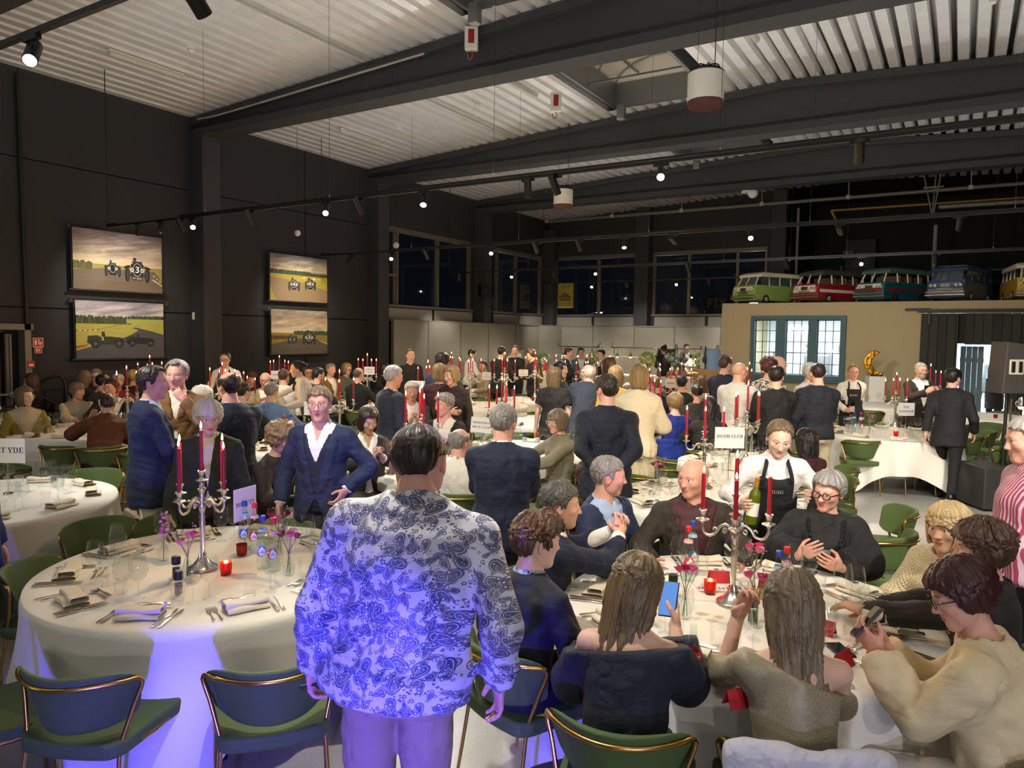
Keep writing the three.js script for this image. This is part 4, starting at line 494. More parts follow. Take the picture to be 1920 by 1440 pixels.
{ const mk = kind(() => { const t = thing('smoke_detector', '', 'smoke detector'); mesh('base', cyl(.06, .06, .02, 0, 0, 0, 18), whiteP, t); mesh('sensor', lathe([[0, -.06], [.03, -.058], [.042, -.04], [.045, -.01], [0, -.01]], 18), whiteP, t); return t; });
  [[-10.6, -7.5, 'over the first pair of posters'], [-10.55, -12.5, 'over the second pair of posters'], [.15, -12.3, 'high over the kitchen side'], [-3.5, -11.9, 'beside the rooflight with the heater'], [.2, -17.5, 'beside the pipes over the kitchen'], [-8.2, -11.6, 'between two rows of battens'], [-8.4, -12.3, 'next to its twin between the battens']].forEach(([x, z, l]) => mk([x, roofY(x) - .01, z], 0, 'round white smoke detector on the deck ' + l, 'smoke detectors')); }
{ const mk = kind(() => { const t = thing('vent_control_box', '', 'alarm box'); mesh('case', box(.2, .34, .1, 0, 0, 0, .015), M(0xd2cfc6, .5), t); mesh('panel', box(.09, .2, .012, .0, .02, .055, .003), M(0x8e1512, .5), t); mesh('lead', tube([[0, -.17, 0], [.02, -.26, .01], [-.04, -.3, 0], [-.06, -.2, .02]], .007, 14, 5), M(0xb5432a, .6), t); return t; }); mk([-6.5, 6.55, -9.35], deg(31), 'white and red vent control box hanging at the first roof beam', 'vent control boxes'); mk([-6.5, 6.35, -12.05], deg(31), 'white and red vent control box beside the heater rooflight', 'vent control boxes'); }
solo('cable_conduit', merge([rod([-11.2, 6.32, -9.35], [-7.4, 6.5, -9.35], .018), tube([[-13.1, 6.3, -9.4], [-12.4, 6.27, -9.35], [-11.2, 6.32, -9.35]], .016, 12, 6), rod([-8.6, 6.6, -9.3], [-8.6, 6.6, -5], .02), rod([-8.9, 6.58, -14.5], [-8.9, 6.58, -10.2], .02)]), M(0x9b988f, .5), 'thin grey cable conduit following the first beam and deck', 'conduit');
{ // pipes at the back
  const z = -24.15, P = (n, pts, r, c, l) => solo(n, merge(pts.map(([a, b]) => rod(a, b, r, 10))), M(c, .5, .2), l, 'pipe');
  const t = thing('pipe_run', 'long grey pipe run with white brackets under the back eaves', 'pipe', [0, 0, 0]); mesh('pipe', rod([-13.4, 6.34, z], [6, 6.36, z], .055, 12), M(0x77756d, .5, .3), t); for (const x of [-13.3, -10.7, -8.2, -5.6, -3.1, 0, 3]) mesh('bracket', merge([box(.12, .12, .12, x, 6.36, z, .015), rod([x, 6.4, z], [x, Math.min(roofY(x), 6.95), z], .012)]), M(0xb5b2a8, .5), t);
  P('gas_pipe', [[[-3.6, 6.05, z - .3], [6, 6.0, z - .3]], [[-3.6, 6.05, z - .3], [-3.45, 5.75, z - .3]], [[-3.75, 2.6, z - 4], [-3.75, 4.7, z - 4]]], .035, 0x9a7b2c, 'thin yellow gas pipe across the dark recess');
  P('drain_pipe', [[[-.75, 5.9, z - .1], [6, 5.85, z - .1]], [[-.8, 3, z - .1], [-.8, 5.4, z - .1]]], .06, 0x8b8a84, 'grey drain pipe dropping behind the blue bus');
  P('rain_pipe', [[[-4.55, 3, z - .3], [-4.55, 6.2, z - .3]]], .045, 0x77777a, 'grey downpipe in the dark corner beside the back windows');
  const h = thing('pipe_hanger', 'grey steel trestle hanging the pipes from the roof', 'hanger', [-.95, 5.65, z]); for (const [a, b] of [[[-.2, 1.15, 0], [.05, 0, 0]], [[.1, 1.15, 0], [.05, 0, 0]], [[.22, 1.15, .1], [.08, 0, .1]]]) mesh('strut', rod(a, b, .02), M(0x8b8a84, .5, .3), h); mesh('cross_bar', box(.5, .04, .05, .05, .8, 0), M(0x8b8a84, .5, .3), h);
  const u = thing('air_unit', 'dark wall mounted air unit with a grille above the buses', 'air unit', [-3.2, 4.6, -28.7]); mesh('case', box(1.0, 1.3, .5, 0, .4, 0, .03), M(0x232426, .6), u); for (let i = 0; i < 6; i++) mesh('louvre', box(.55, .03, .04, .0, .1 + i * .09, .27), M(0x606264, .5), u); mesh('duct', box(.35, .3, .3, -.35, .5, .35, .02), M(0x55575a, .5), u);
  const s = thing('sensor_ball', 'white round detector hanging at the last beam', 'detector', [-4.9, 5.95, -20.1]); mesh('dome', new THREE.SphereGeometry(.13, 20, 14), whiteP, s); mesh('base', cyl(.15, .15, .06, -.15, .05, 0), whiteP, s);
  const w1 = thing('wall_speaker', 'small round white speaker hanging above the second pair of posters', 'speaker', [-12.0, 4.2, -10.95]); mesh('globe', new THREE.SphereGeometry(.065, 20, 14), whiteP, w1); mesh('cable', rod([0, .05, 0], [0, 2.2, 0], .004), blackM, w1); mesh('cap', cyl(.02, .03, .05, 0, .07, 0, 12), blackM, w1);
  const w2 = thing('wall_speaker', 'small round white speaker hanging at the column by the side windows', 'speaker', [-12.85, 4.45, -15.1]); mesh('globe', new THREE.SphereGeometry(.08, 20, 14), whiteP, w2); mesh('cable', rod([0, .05, 0], [0, 1.9, 0], .004), blackM, w2);
  const b = thing('loudspeaker', 'black box loudspeaker on the column between the side windows', 'speaker', [-13.0, 3.55, -19.5], deg(60)); mesh('cabinet', box(.28, .42, .25, 0, 0, 0, .02), blackM, b); mesh('woofer', lathe([[0, 0], [.1, .01], [.11, .02]], 20).rotateX(PI / 2).translate(0, -.04, .126), M(0x1c1c1e, .6), b); mesh('bracket', rod([0, 0, -.12], [0, .1, -.3], .02), blackM, b); }
// wall cables, alarm call point, signs, extinguisher, hose
solo('wall_conduit', merge([rod([-13.45, 1.55, -6.35], [-13.45, 6.3, -6.3], .03, 8)]), blackM, 'black cable duct running down the wall to the red call point', 'conduit');
solo('wall_cable', merge([rod([-13.44, 2.5, -9.5], [-13.44, 6.3, -9.5], .012, 6)]), blackM, 'thin black cable down to the white socket by the first column', 'cable');
{ const b = thing('call_point', 'small red alarm call point under the black duct', 'alarm', [-13.42, 1.52, -6.36], PI / 2); mesh('case', box(.12, .12, .06, 0, 0, 0, .01), M(0xb01713, .45), b); mesh('flap', box(.07, .035, .01, 0, -.01, .035), whiteP, b);
  const s = thing('wall_socket', 'small white switch box on the wall beside the first column', 'switch', [-13.44, 2.43, -9.52], PI / 2); mesh('case', box(.1, .15, .07, 0, 0, 0, .012), whiteP, s); mesh('rocker', box(.05, .07, .01, 0, 0, .037, .004), M(0xeeece6, .4), s);
  const e = thing('exit_box', 'white emergency sign box above the steel door', 'sign', [-13.42, 2.62, -5.72], PI / 2); mesh('case', box(.3, .2, .07, 0, 0, 0, .01), whiteP, e); mesh('face', box(.24, .14, .01, 0, 0, .036), M(0xbfc4c2, .5), e);
  const draw = (c, w, h) => { c.fillStyle = '#b3161a'; c.fillRect(0, 0, w, h); c.fillStyle = '#f2e9e4'; c.strokeStyle = '#f2e9e4'; c.lineWidth = 6; c.strokeRect(4, 4, w - 8, h - 8); };
  const hs = canvasTex(128, 128, (c, w, h) => { draw(c, w, h); c.fillRect(26, 28, 20, 72); c.fillRect(22, 60, 30, 12); c.fillRect(66, 24, 14, 26); c.beginPath(); c.arc(88, 76, 20, 0, 7); c.fill(); c.fillStyle = '#b3161a'; c.beginPath(); c.arc(88, 76, 8, 0, 7); c.fill(); }), hs2 = canvasTex(128, 96, (c, w, h) => { draw(c, w, h); c.fillRect(30, 22, 22, 50); c.fillRect(72, 22, 12, 50); c.fillRect(66, 40, 34, 10); });
  const f = thing('fire_sign', 'red fire equipment sign with a smaller sign below beside the door', 'sign', [-13.48, 1.83, -6.52], PI / 2); mesh('plate', box(.17, .16, .008, 0, .06, 0), [M(0xb3161a), M(0xb3161a), M(0xb3161a), M(0xb3161a), new THREE.MeshStandardMaterial({ map: hs, roughness: .5 }), M(0xb3161a)], f); mesh('plate', box(.12, .1, .008, 0, -.075, 0), [M(0xb3161a), M(0xb3161a), M(0xb3161a), M(0xb3161a), new THREE.MeshStandardMaterial({ map: hs2, roughness: .5 }), M(0xb3161a)], f);
  const lab = canvasTex(128, 256, (c, w, h) => { c.fillStyle = '#a01518'; c.fillRect(0, 0, w, h); c.fillStyle = '#e9dcd6'; c.fillRect(14, 20, 40, 20); for (let i = 0; i < 9; i++) c.fillRect(14, 60 + i * 12, 90 - 20 * hash(i, 1, 1), 5); c.fillRect(14, 190, 30, 40); c.fillRect(60, 190, 30, 40); });
  const x = thing('fire_extinguisher', 'red fire extinguisher with a grey shoulder standing by the poster wall', 'extinguisher', [-12.95, 0.42, -6.8], 1.2); mesh('cylinder', lathe([[0, 0], [.085, 0], [.09, .015], [.09, .5], [.08, .55], [.05, .6], [.02, .62], [0, .62]], 24), [M(0xa3151a, .35)][0], x); mesh('label', cyl(.0915, .0915, .3, 0, .3, 0, 24, true), new THREE.MeshStandardMaterial({ map: lab, roughness: .4 }), x); mesh('shoulder', lathe([[.0905, .44], [.0905, .5], [.081, .552], [.051, .602], [.02, .625]], 24), M(0x8d9aa3, .4), x); mesh('valve', merge([cyl(.02, .025, .06, 0, .65, 0), rod([0, .68, 0], [.13, .72, 0], .012), rod([0, .66, 0], [.12, .63, 0], .01)]), M(0x8a1315, .4), x); mesh('hose', tube([[0, .66, 0], [-.12, .62, .02], [-.13, .4, .04], [-.1, .2, .03]], .013, 20, 6), blackM, x); mesh('stand', merge([box(.2, .42, .2, 0, -.21, 0, .01)]), blackM, x);
  const h = thing('fire_hose_trolley', 'black wheeled extinguisher with a looped hose against the wall', 'hose', [-13.0, 0, -6.55], 1.2); mesh('tank', lathe([[0, .1], [.13, .1], [.14, .15], [.14, .75], [.08, .85], [0, .87]], 20), blackM, h); mesh('hose_loop', tube([[0, .85, 0], [-.2, 1.0, 0], [-.22, 1.2, 0], [-.05, 1.32, 0], [.12, 1.25, 0], [.14, .7, .02], [.12, .35, .05]], .022, 40, 8), blackM, h); mesh('frame', merge([rod([-.15, .1, -.1], [-.15, 1.1, -.1], .015), rod([.15, .1, -.1], [.15, 1.1, -.1], .015), rod([-.15, 1.1, -.1], [.15, 1.1, -.1], .015)]), blackM, h); for (const s of [-1, 1]) mesh('wheel', new THREE.TorusGeometry(.1, .03, 8, 20).rotateY(PI / 2).translate(s * .19, .13, -.05), blackM, h); }
// ---------------------------------------------------------------- hanging photo prints of vintage racing cars
function car(c, x, y, s, o) { c.save(); c.translate(x, y); c.scale(s, s); const D = o.dark ?? '#1b221d', W = '#b9b7a8';
  if (o.front) { for (const q of [-1, 1]) { c.fillStyle = '#15171a'; c.beginPath(); c.ellipse(q * 46, 10, 11, 32, 0, 0, 7); c.fill(); c.fillStyle = '#3c4044'; c.beginPath(); c.ellipse(q * 46 - q * 2, 10, 5, 22, 0, 0, 7); c.fill(); c.fillStyle = D; c.beginPath(); c.ellipse(q * 46, -22, 16, 6, q * .3, 0, 7); c.fill(); } c.fillStyle = '#22282a'; c.fillRect(-42, 8, 84, 8); c.fillStyle = D; c.beginPath(); c.moveTo(-30, -34); c.quadraticCurveTo(0, -58, 30, -34); c.lineTo(28, 14); c.lineTo(-28, 14); c.fill(); c.fillStyle = '#0e1412'; c.beginPath(); c.ellipse(0, -12, 20, 27, 0, 0, 7); c.fill(); c.strokeStyle = W; c.lineWidth = 3; c.stroke(); for (const q of [-1, 1]) { c.fillStyle = '#cfd1c8'; c.beginPath(); c.arc(q * 24, -10, 9, 0, 7); c.fill(); c.fillStyle = '#7d858a'; c.beginPath(); c.arc(q * 24, -10, 5, 0, 7); c.fill(); } if (o.n) { c.fillStyle = '#e8e6da'; c.font = 'bold 38px sans-serif'; c.textAlign = 'center'; c.fillText(o.n, 0, 1); } c.fillStyle = '#0f1213'; c.fillRect(-24, 18, 48, 14); if (o.plate) { c.fillStyle = '#d9d7ca'; c.font = 'bold 11px sans-serif'; c.textAlign = 'center'; c.fillText(o.plate, 0, 29); } c.fillStyle = '#2a2c2b'; c.beginPath(); c.arc(-12, -56, 8, 0, 7); c.fill(); c.fillRect(-26, -48, 50, 6); }
  else { c.fillStyle = D; c.beginPath(); c.moveTo(-92, 6); c.lineTo(-88, -26); c.lineTo(-40, -30); c.lineTo(-30, -22); c.lineTo(20, -24); c.lineTo(84, -16); c.lineTo(92, 6); c.lineTo(60, 16); c.lineTo(-70, 18); c.fill(); c.fillStyle = '#2a332c'; c.fillRect(-88, -24, 44, 16); for (const q of [-52, 66]) { c.fillStyle = '#101214'; c.beginPath(); c.arc(q, 12, 22, 0, 7); c.fill(); c.strokeStyle = '#6c7174'; c.lineWidth = 2; for (let i = 0; i < 8; i++) { c.beginPath(); c.moveTo(q, 12); c.lineTo(q + 15 * Math.cos(i * .785), 12 + 15 * Math.sin(i * .785)); c.stroke(); } c.strokeStyle = D; c.lineWidth = 6; c.beginPath(); c.arc(q, 8, 25, 3.3, 6.1); c.stroke(); } c.fillStyle = '#242423'; c.beginPath(); c.arc(-14, -40, 8, 0, 7); c.fill(); c.fillRect(-22, -34, 18, 12); if (o.n) { c.fillStyle = '#dedccf'; c.font = 'bold 24px sans-serif'; c.textAlign = 'center'; c.fillText(o.n, -18, -4); } }
  c.restore(); }
function posterTex(k) { return canvasTex(768, 480, (c, w, h) => {
  const P = [{ sky: ['#6b6064', '#a08f80', '#d5bd97'], hz: .56, road: '#6a5b4b', gr: '#9a8a48' }, { sky: ['#8a8290', '#b9b3b6', '#c7bfc4'], hz: .36, road: '#47474b', gr: '#a8a14a' }, { sky: ['#5d6474', '#a89a85', '#d9c390'], hz: .33, road: '#8d7250', gr: '#a99632' }, { sky: ['#83725c', '#b19473', '#dcc49b'], hz: .52, road: '#5b503f', gr: '#8a7430' }][k];
  const g = c.createLinearGradient(0, 0, 0, h * P.hz); P.sky.forEach((s, i) => g.addColorStop(i / 2, s)); c.fillStyle = g; c.fillRect(0, 0, w, h);
  for (let i = 0; i < 130; i++) { const x = hash(i, k, 11) * w, y = hash(i, k, 12) * h * P.hz * .9; c.fillStyle = hash(i, k, 13) > .5 ? 'rgba(70,62,70,.10)' : 'rgba(245,230,205,.10)'; c.beginPath(); c.ellipse(x, y, 40 + 110 * hash(i, k, 14), 7 + 15 * hash(i, k, 15), -.12, 0, 7); c.fill(); }
  c.fillStyle = P.gr; c.fillRect(0, h * P.hz, w, h); for (let i = 0; i < 260; i++) { const y = h * P.hz + Math.pow(hash(i, k, 21), 1.5) * h * .4; c.fillStyle = ['rgba(120,120,50,.25)', 'rgba(200,180,80,.25)', 'rgba(90,100,45,.2)'][i % 3]; c.fillRect(hash(i, k, 22) * w, y, 30 + 90 * hash(i, k, 23), 2 + 3 * hash(i, k, 24)); }
  const trees = (x0, x1, y, hh, col) => { for (let x = x0; x < x1; x += 5) { const q = hh * (.6 + .5 * hash(x, k, 31)); c.fillStyle = col[(hash(x, k, 32) * col.length) | 0]; c.beginPath(); c.ellipse(x, y - q / 2, 9, q / 2 + 3, 0, 0, 7); c.fill(); c.beginPath(); c.ellipse(x + 3, y - q * .85, 6, q * .2 + 2, 0, 0, 7); c.fill(); } };
  const G = ['#2f3d24', '#3c4c2b', '#4a5a33', '#28331f'];
  const road = pts => { c.fillStyle = P.road; c.beginPath(); pts.forEach((p, i) => i ? c.lineTo(p[0] * w, p[1] * h) : c.moveTo(p[0] * w, p[1] * h)); c.fill(); };
  const streaks = () => { for (let i = 0; i < 120; i++) { c.fillStyle = i % 2 ? 'rgba(255,240,210,.05)' : 'rgba(20,20,20,.07)'; const y = h * (P.hz + .2) + hash(i, k, 41) * h * .5; c.fillRect(hash(i, k, 42) * w, y, 80 + 200 * hash(i, k, 43), 1.5 + 2 * hash(i, k, 44)); } };
  if (k === 0) { road([[0, .68], [.3, .63], [.9, .62], [1, .8], [1, 1], [0, 1]]); trees(0, 150, h * .66, 58, ['#5c5a33', '#6d6236', '#4a4b2a']); for (let i = 0; i < 8; i++) { c.fillStyle = i % 2 ? '#d9cfc0' : '#a1432f'; c.beginPath(); c.moveTo(w * (.86 + i * .02), h * (.66 + i * .022)); c.lineTo(w * (.885 + i * .02), h * (.68 + i * .022)); c.lineTo(w * (.87 + i * .02), h * (.7 + i * .022)); c.fill(); } streaks(); car(c, w * .42, h * .65, 1.25, { front: 1 }); car(c, w * .70, h * .66, 1.95, { front: 1, n: '3', plate: 'GP 8835' }); c.fillStyle = '#e4ddcf'; c.beginPath(); c.moveTo(w * .88, h * .76); c.lineTo(w, h * .86); c.lineTo(w, h * .875); c.lineTo(w * .87, h * .77); c.fill(); }
  if (k === 1) { trees(0, 470, h * .39, 60, G); trees(470, 768, h * .3, 26, G); c.fillStyle = '#9fa552'; c.fillRect(w * .55, h * .3, w, h * .08); road([[0, .86], [.55, .62], [.7, .5], [.62, .46], [.66, .45], [.86, .52], [1, .58], [1, 1], [0, 1]]); c.strokeStyle = '#8d5a3a'; c.lineWidth = 4; c.beginPath(); c.moveTo(0, h * .53); c.quadraticCurveTo(w * .25, h * .5, w * .5, h * .4); c.stroke(); for (let i = 0; i < 9; i++) { c.fillStyle = i % 2 ? '#e2d9cd' : '#a8322a'; c.fillRect(i * w * .028, h * (.515 - i * .002), w * .028, 6); } c.fillStyle = '#b3433a'; c.beginPath(); c.moveTo(0, h * .78); c.lineTo(w * .14, h * .75); c.lineTo(w * .1, h * .79); c.lineTo(0, h * .83); c.fill(); streaks(); car(c, w * .32, h * .7, 1.7, { n: '3', dark: '#22301f' }); car(c, w * .71, h * .7, 1.4, { dark: '#17191b' }); }
  if (k === 2) { trees(0, 768, h * .42, 40, G); c.fillStyle = '#8c8069'; c.fillRect(w * .7, h * .33, w * .3, 16); for (let i = 0; i < 5; i++) { c.fillStyle = ['#c9b184', '#b35a3a', '#d8d0bd'][i % 3]; c.fillRect(w * (.55 + i * .09), h * .46, 40, 16); } road([[0, .5], [.5, .56], [1, .72], [1, 1], [.1, 1], [0, .7]]); streaks(); car(c, w * .4, h * .66, 1.35, { front: 1, n: '4', dark: '#3a4434' }); car(c, w * .69, h * .62, 1.3, { front: 1, n: '8' }); }
  if (k === 3) { trees(0, 340, h * .66, 34, ['#4a3d20', '#5b4a25']); trees(300, 768, h * .56, 40, G); road([[0, .78], [.4, .66], [.72, .6], [1, .8], [1, 1], [0, 1]]); streaks(); car(c, w * .36, h * .69, 1.05, { front: 1 }); car(c, w * .66, h * .66, 1.6, { front: 1, n: '3' }); c.fillStyle = '#c9bda6'; c.beginPath(); c.moveTo(w * .8, h * .68); c.lineTo(w, h * .76); c.lineTo(w, h * .78); c.fill(); }
}); }
[[-7.07, -8.76, 2.84, 3.91, 'upper'], [-7.09, -8.77, 1.6, 2.64, 'lower'], [-11.38, -13.12, 2.85, 3.91, 'upper'], [-11.4, -13.12, 1.62, 2.65, 'lower']].forEach(([z0, z1, y0, y1], k) => {
  const L = z0 - z1, t = thing('hanging_poster', ['hanging print of two vintage race cars head-on under a brown sky, number 3', 'hanging print of two dark vintage cars on a curve beside green fields', 'hanging print of two vintage cars seen from above on a sunlit road', 'hanging print of two vintage cars under a golden evening sky'][k], 'poster', [-13.38, 0, (z0 + z1) / 2], PI / 2);
  mesh('print', grid(30, 12, (u, v) => [(u - .5) * L, lerp(y0, y1, v), .012 * Math.sin(u * 23 + k) * Math.sin(v * 3) * (1 - v) + .008 * noise(u * 9, v * 4, k) + .02]), new THREE.MeshStandardMaterial({ map: posterTex(k), roughness: .6, side: THREE.DoubleSide }), t);
  for (const y of [y0 - .02, y1 + .01]) mesh('rod', rod([-L / 2 - .07, y, .0], [L / 2 + .07, y, .0], y < y1 ? .028 : .016, 10), blackM, t); for (const s of [-1, 1]) mesh('hook', merge([rod([s * (L / 2 + .05), y1 + .01, 0], [s * (L / 2 + .05), y1 + .01, -.12], .01), box(.03, .05, .05, s * (L / 2 + .06), y1 + .01, 0, .005)]), chrome, t); mesh('side_cord', rod([-L / 2 - .015, y0, .0], [-L / 2 - .015, y1, 0], .012), blackM, t); });
// ---------------------------------------------------------------- model buses on the kitchen roof
function bus(o) {
  const t = thing('model_bus', o.label, 'model bus', [o.x, 3.01, o.z], o.turn), W = .78, L = 1.75, c = M(o.c, .3, 0, { clearcoat: .6 }), c2 = M(o.c2, .35), glass = M(0x1a1f22, .08, .2);
  const side = [[-L / 2, .17], [-L / 2, .34], [-L / 2 + .02, .46], [L / 2 - .04, .46], [L / 2 - .0, .4], [L / 2 + .02, .3], [L / 2, .16], [L / 2 - .02, .12], [-L / 2 + .02, .12]];
  const ext = (pts, w, y = 0, bev = .03) => { const g = prism(pts, w - bev * 2, bev, 3); g.translate(0, y, -w / 2 + bev); g.rotateY(-PI / 2); return g; }; // length along z, front at +z
  mesh('lower_body', ext(side, W), c, t);
  if (o.stripe) mesh('stripe', merge([box(.012, .075, L - .1, W / 2 + .002, .31, 0), box(.012, .075, L - .1, -W / 2 - .002, .31, 0), box(W - .1, .075, .012, 0, .31, L / 2 + .045)]), M(o.stripe, .35), t);
  const rf = [[-L / 2 + .03, .72], [-L / 2 + .08, .78], [L / 2 - .3, .79], [L / 2 - .2, .75], [L / 2 - .19, .72]]; mesh('roof', ext(rf, W - .02, 0, .025), M(o.roof ?? o.c2, .35), t);
  const xw = W / 2 - .035, pil = []; for (const z of [-L / 2 + .07, -.42, -.02, .36]) for (const s of [-1, 1]) mesh('pillar', rod([s * xw, .46, z], [s * (xw - .03), .74, z], .017), c2, t); for (const s of [-1, 1]) mesh('pillar', rod([s * (xw - .04), .46, L / 2 - .06], [s * (xw - .08), .74, L / 2 - .21], .018), c2, t); mesh('pillar', rod([0, .46, L / 2 - .03], [0, .74, L / 2 - .19], .012), c2, t);
  if (!o.open) { mesh('windscreen', grid(8, 1, (u, v) => [(u - .5) * (W - .16), lerp(.46, .74, v), lerp(L / 2 - .035, L / 2 - .2, v) - .03 * Math.pow(2 * u - 1, 2)]), new THREE.MeshPhysicalMaterial({ color: 0x9fb0b0, transmission: .85, roughness: .05, thickness: 0, side: THREE.DoubleSide }), t); for (const s of [-1, 1]) for (const [a, b] of [[-.8, -.44], [-.4, -.04], [0, .34], [.38, .64]]) mesh('window', box(.006, .2, b - a, s * (xw - .012), .6, (a + b) / 2), new THREE.MeshPhysicalMaterial({ color: 0x9fb0b0, transmission: .85, roughness: .05, thickness: 0 }), t); mesh('rear_panel', box(W - .1, .28, .03, 0, .6, -L / 2 + .06, .01), c2, t); }
  for (const z of [-.5, -.1, .3]) mesh('bench', merge([box(W - .14, .1, .2, 0, .48, z, .02), box(W - .14, .2, .05, 0, .56, z - .1, .02)]), M(o.bench ?? 0x5b4a38, .7), t);
  mesh('bumper', merge([box(W + .06, .05, .07, 0, .15, L / 2 + .05, .02), box(W + .04, .03, .05, 0, .22, L / 2 + .05, .012)]), M(0xb9b4a6, .25, .9), t); mesh('front_plate', box(W - .16, .15, .03, 0, .37, L / 2 + .025, .012), c2, t); mesh('grille', merge([box(.2, .09, .02, 0, .37, L / 2 + .045, .008), ...[0, 1, 2].map(i => box(.34, .012, .015, 0, .265 + i * .02, L / 2 + .052))]), M(0x70706c, .3, .8), t);
  for (const s of [-1, 1]) for (const q of [.22, .31]) { mesh('headlight', lathe([[0, .03], [.03, .025], [.04, .01], [.045, 0], [0, 0]], 16).rotateX(PI / 2).translate(s * q, .37, L / 2 + .035), M(0xd5d2c6, .15, .7), t); }
  for (const z of [-.52, .5]) for (const s of [-1, 1]) { const w = mesh('wheel', lathe([[0, -.03], [.07, -.035], [.11, -.035], [.125, -.02], [.125, .02], [.11, .035], [.07, .035], [0, .03]], 22).rotateZ(PI / 2).translate(s * (W / 2 - .03), .125, z), M(0x141414, .7), t); mesh('hub_cap', lathe([[0, .02], [.05, .015], [.065, 0], [0, 0]], 18).rotateZ(s > 0 ? -PI / 2 : PI / 2).translate(s * (W / 2 + .008), .125, z), M(o.hub ?? 0xc9c2b0, .3, .5), w); }
  const rk = []; for (const s of [-1, 1]) rk.push(rod([s * .3, .83, -.75], [s * .3, .83, .55], .01)); for (const z of [-.7, -.2, .5]) rk.push(rod([-.3, .83, z], [.3, .83, z], .008), rod([.3, .78, z], [.3, .83, z], .008), rod([-.3, .78, z], [-.3, .83, z], .008)); mesh('roof_rack', merge(rk), chrome, t);
}
const BT = deg(31 - 62);
bus({ x: -4.45, z: -20.3, turn: BT, c: 0x8aa653, c2: 0xd6d2bc, label: 'pale green and cream model bus, first on the kitchen roof' });
bus({ x: -2.95, z: -20.3, turn: BT, c: 0x8d1526, c2: 0xd6cdbb, stripe: 0xd3c9b4, roof: 0x3b4238, open: 1, label: 'red model bus with a cream stripe and open sides' });
bus({ x: -1.5, z: -20.3, turn: BT, c: 0x155560, c2: 0xd3cdb9, stripe: 0x7c2028, roof: 0x49605a, open: 1, hub: 0x7a2231, label: 'teal model bus with a dark red stripe and open sides' });
bus({ x: -.1, z: -20.25, turn: deg(31 - 50), c: 0x23406b, c2: 0x23406b, roof: 0x20385c, label: 'dark blue model bus with white hub caps on the kitchen roof' });
bus({ x: 1.2, z: -20.1, turn: deg(8), c: 0xc7a537, c2: 0xd8d0b6, label: 'yellow and cream model bus at the edge of the picture' });
// ---------------------------------------------------------------- sculpture, loudspeakers on stands
{ const p = at(1642, 16.4), t = thing('pedestal', 'plain white pedestal under the golden moon sculpture', 'pedestal', [p[0], 0, p[1]], deg(20)); mesh('column', box(.34, 1.32, .34, 0, .66, 0, .006), whiteP, t); mesh('plinth', box(.36, .04, .36, 0, .02, 0, .004), whiteP, t);
  const m = thing('moon_sculpture', 'golden crescent moon sculpture with a face on a white pedestal', 'sculpture', [p[0], 1.34, p[1]], deg(20)); mesh('base', box(.22, .03, .16, .02, 0, 0, .005), blackM, m); const pts = []; for (let i = 0; i <= 20; i++) { const a = -1.75 + i * .155; pts.push([.03 - .0 + Math.cos(PI - a) * .27, .28 + Math.sin(a) * .27]); } for (let i = 20; i >= 0; i--) { const a = -1.6 + i * .14; pts.push([.16 + Math.cos(PI - a) * .27, .28 + Math.sin(a) * .24]); } const cr = prism(pts, .04, .015); cr.translate(0, 0, -.02); const gold = new THREE.MeshStandardMaterial({ color: 0xd9a13a, metalness: 1, roughness: .28, bumpMap: clothTex, bumpScale: .02 }); mesh('crescent', cr, gold, m); const f = []; for (let i = 0; i < 26; i++) { const a = -1.3 + rnd() * 1.9; const s = new THREE.SphereGeometry(rr(.018, .036), 10, 8); f.push(move(s, .05 - Math.cos(a) * .25, .27 + Math.sin(a) * .25, rr(-.02, .02))); } mesh('face', merge(f), gold, m); }
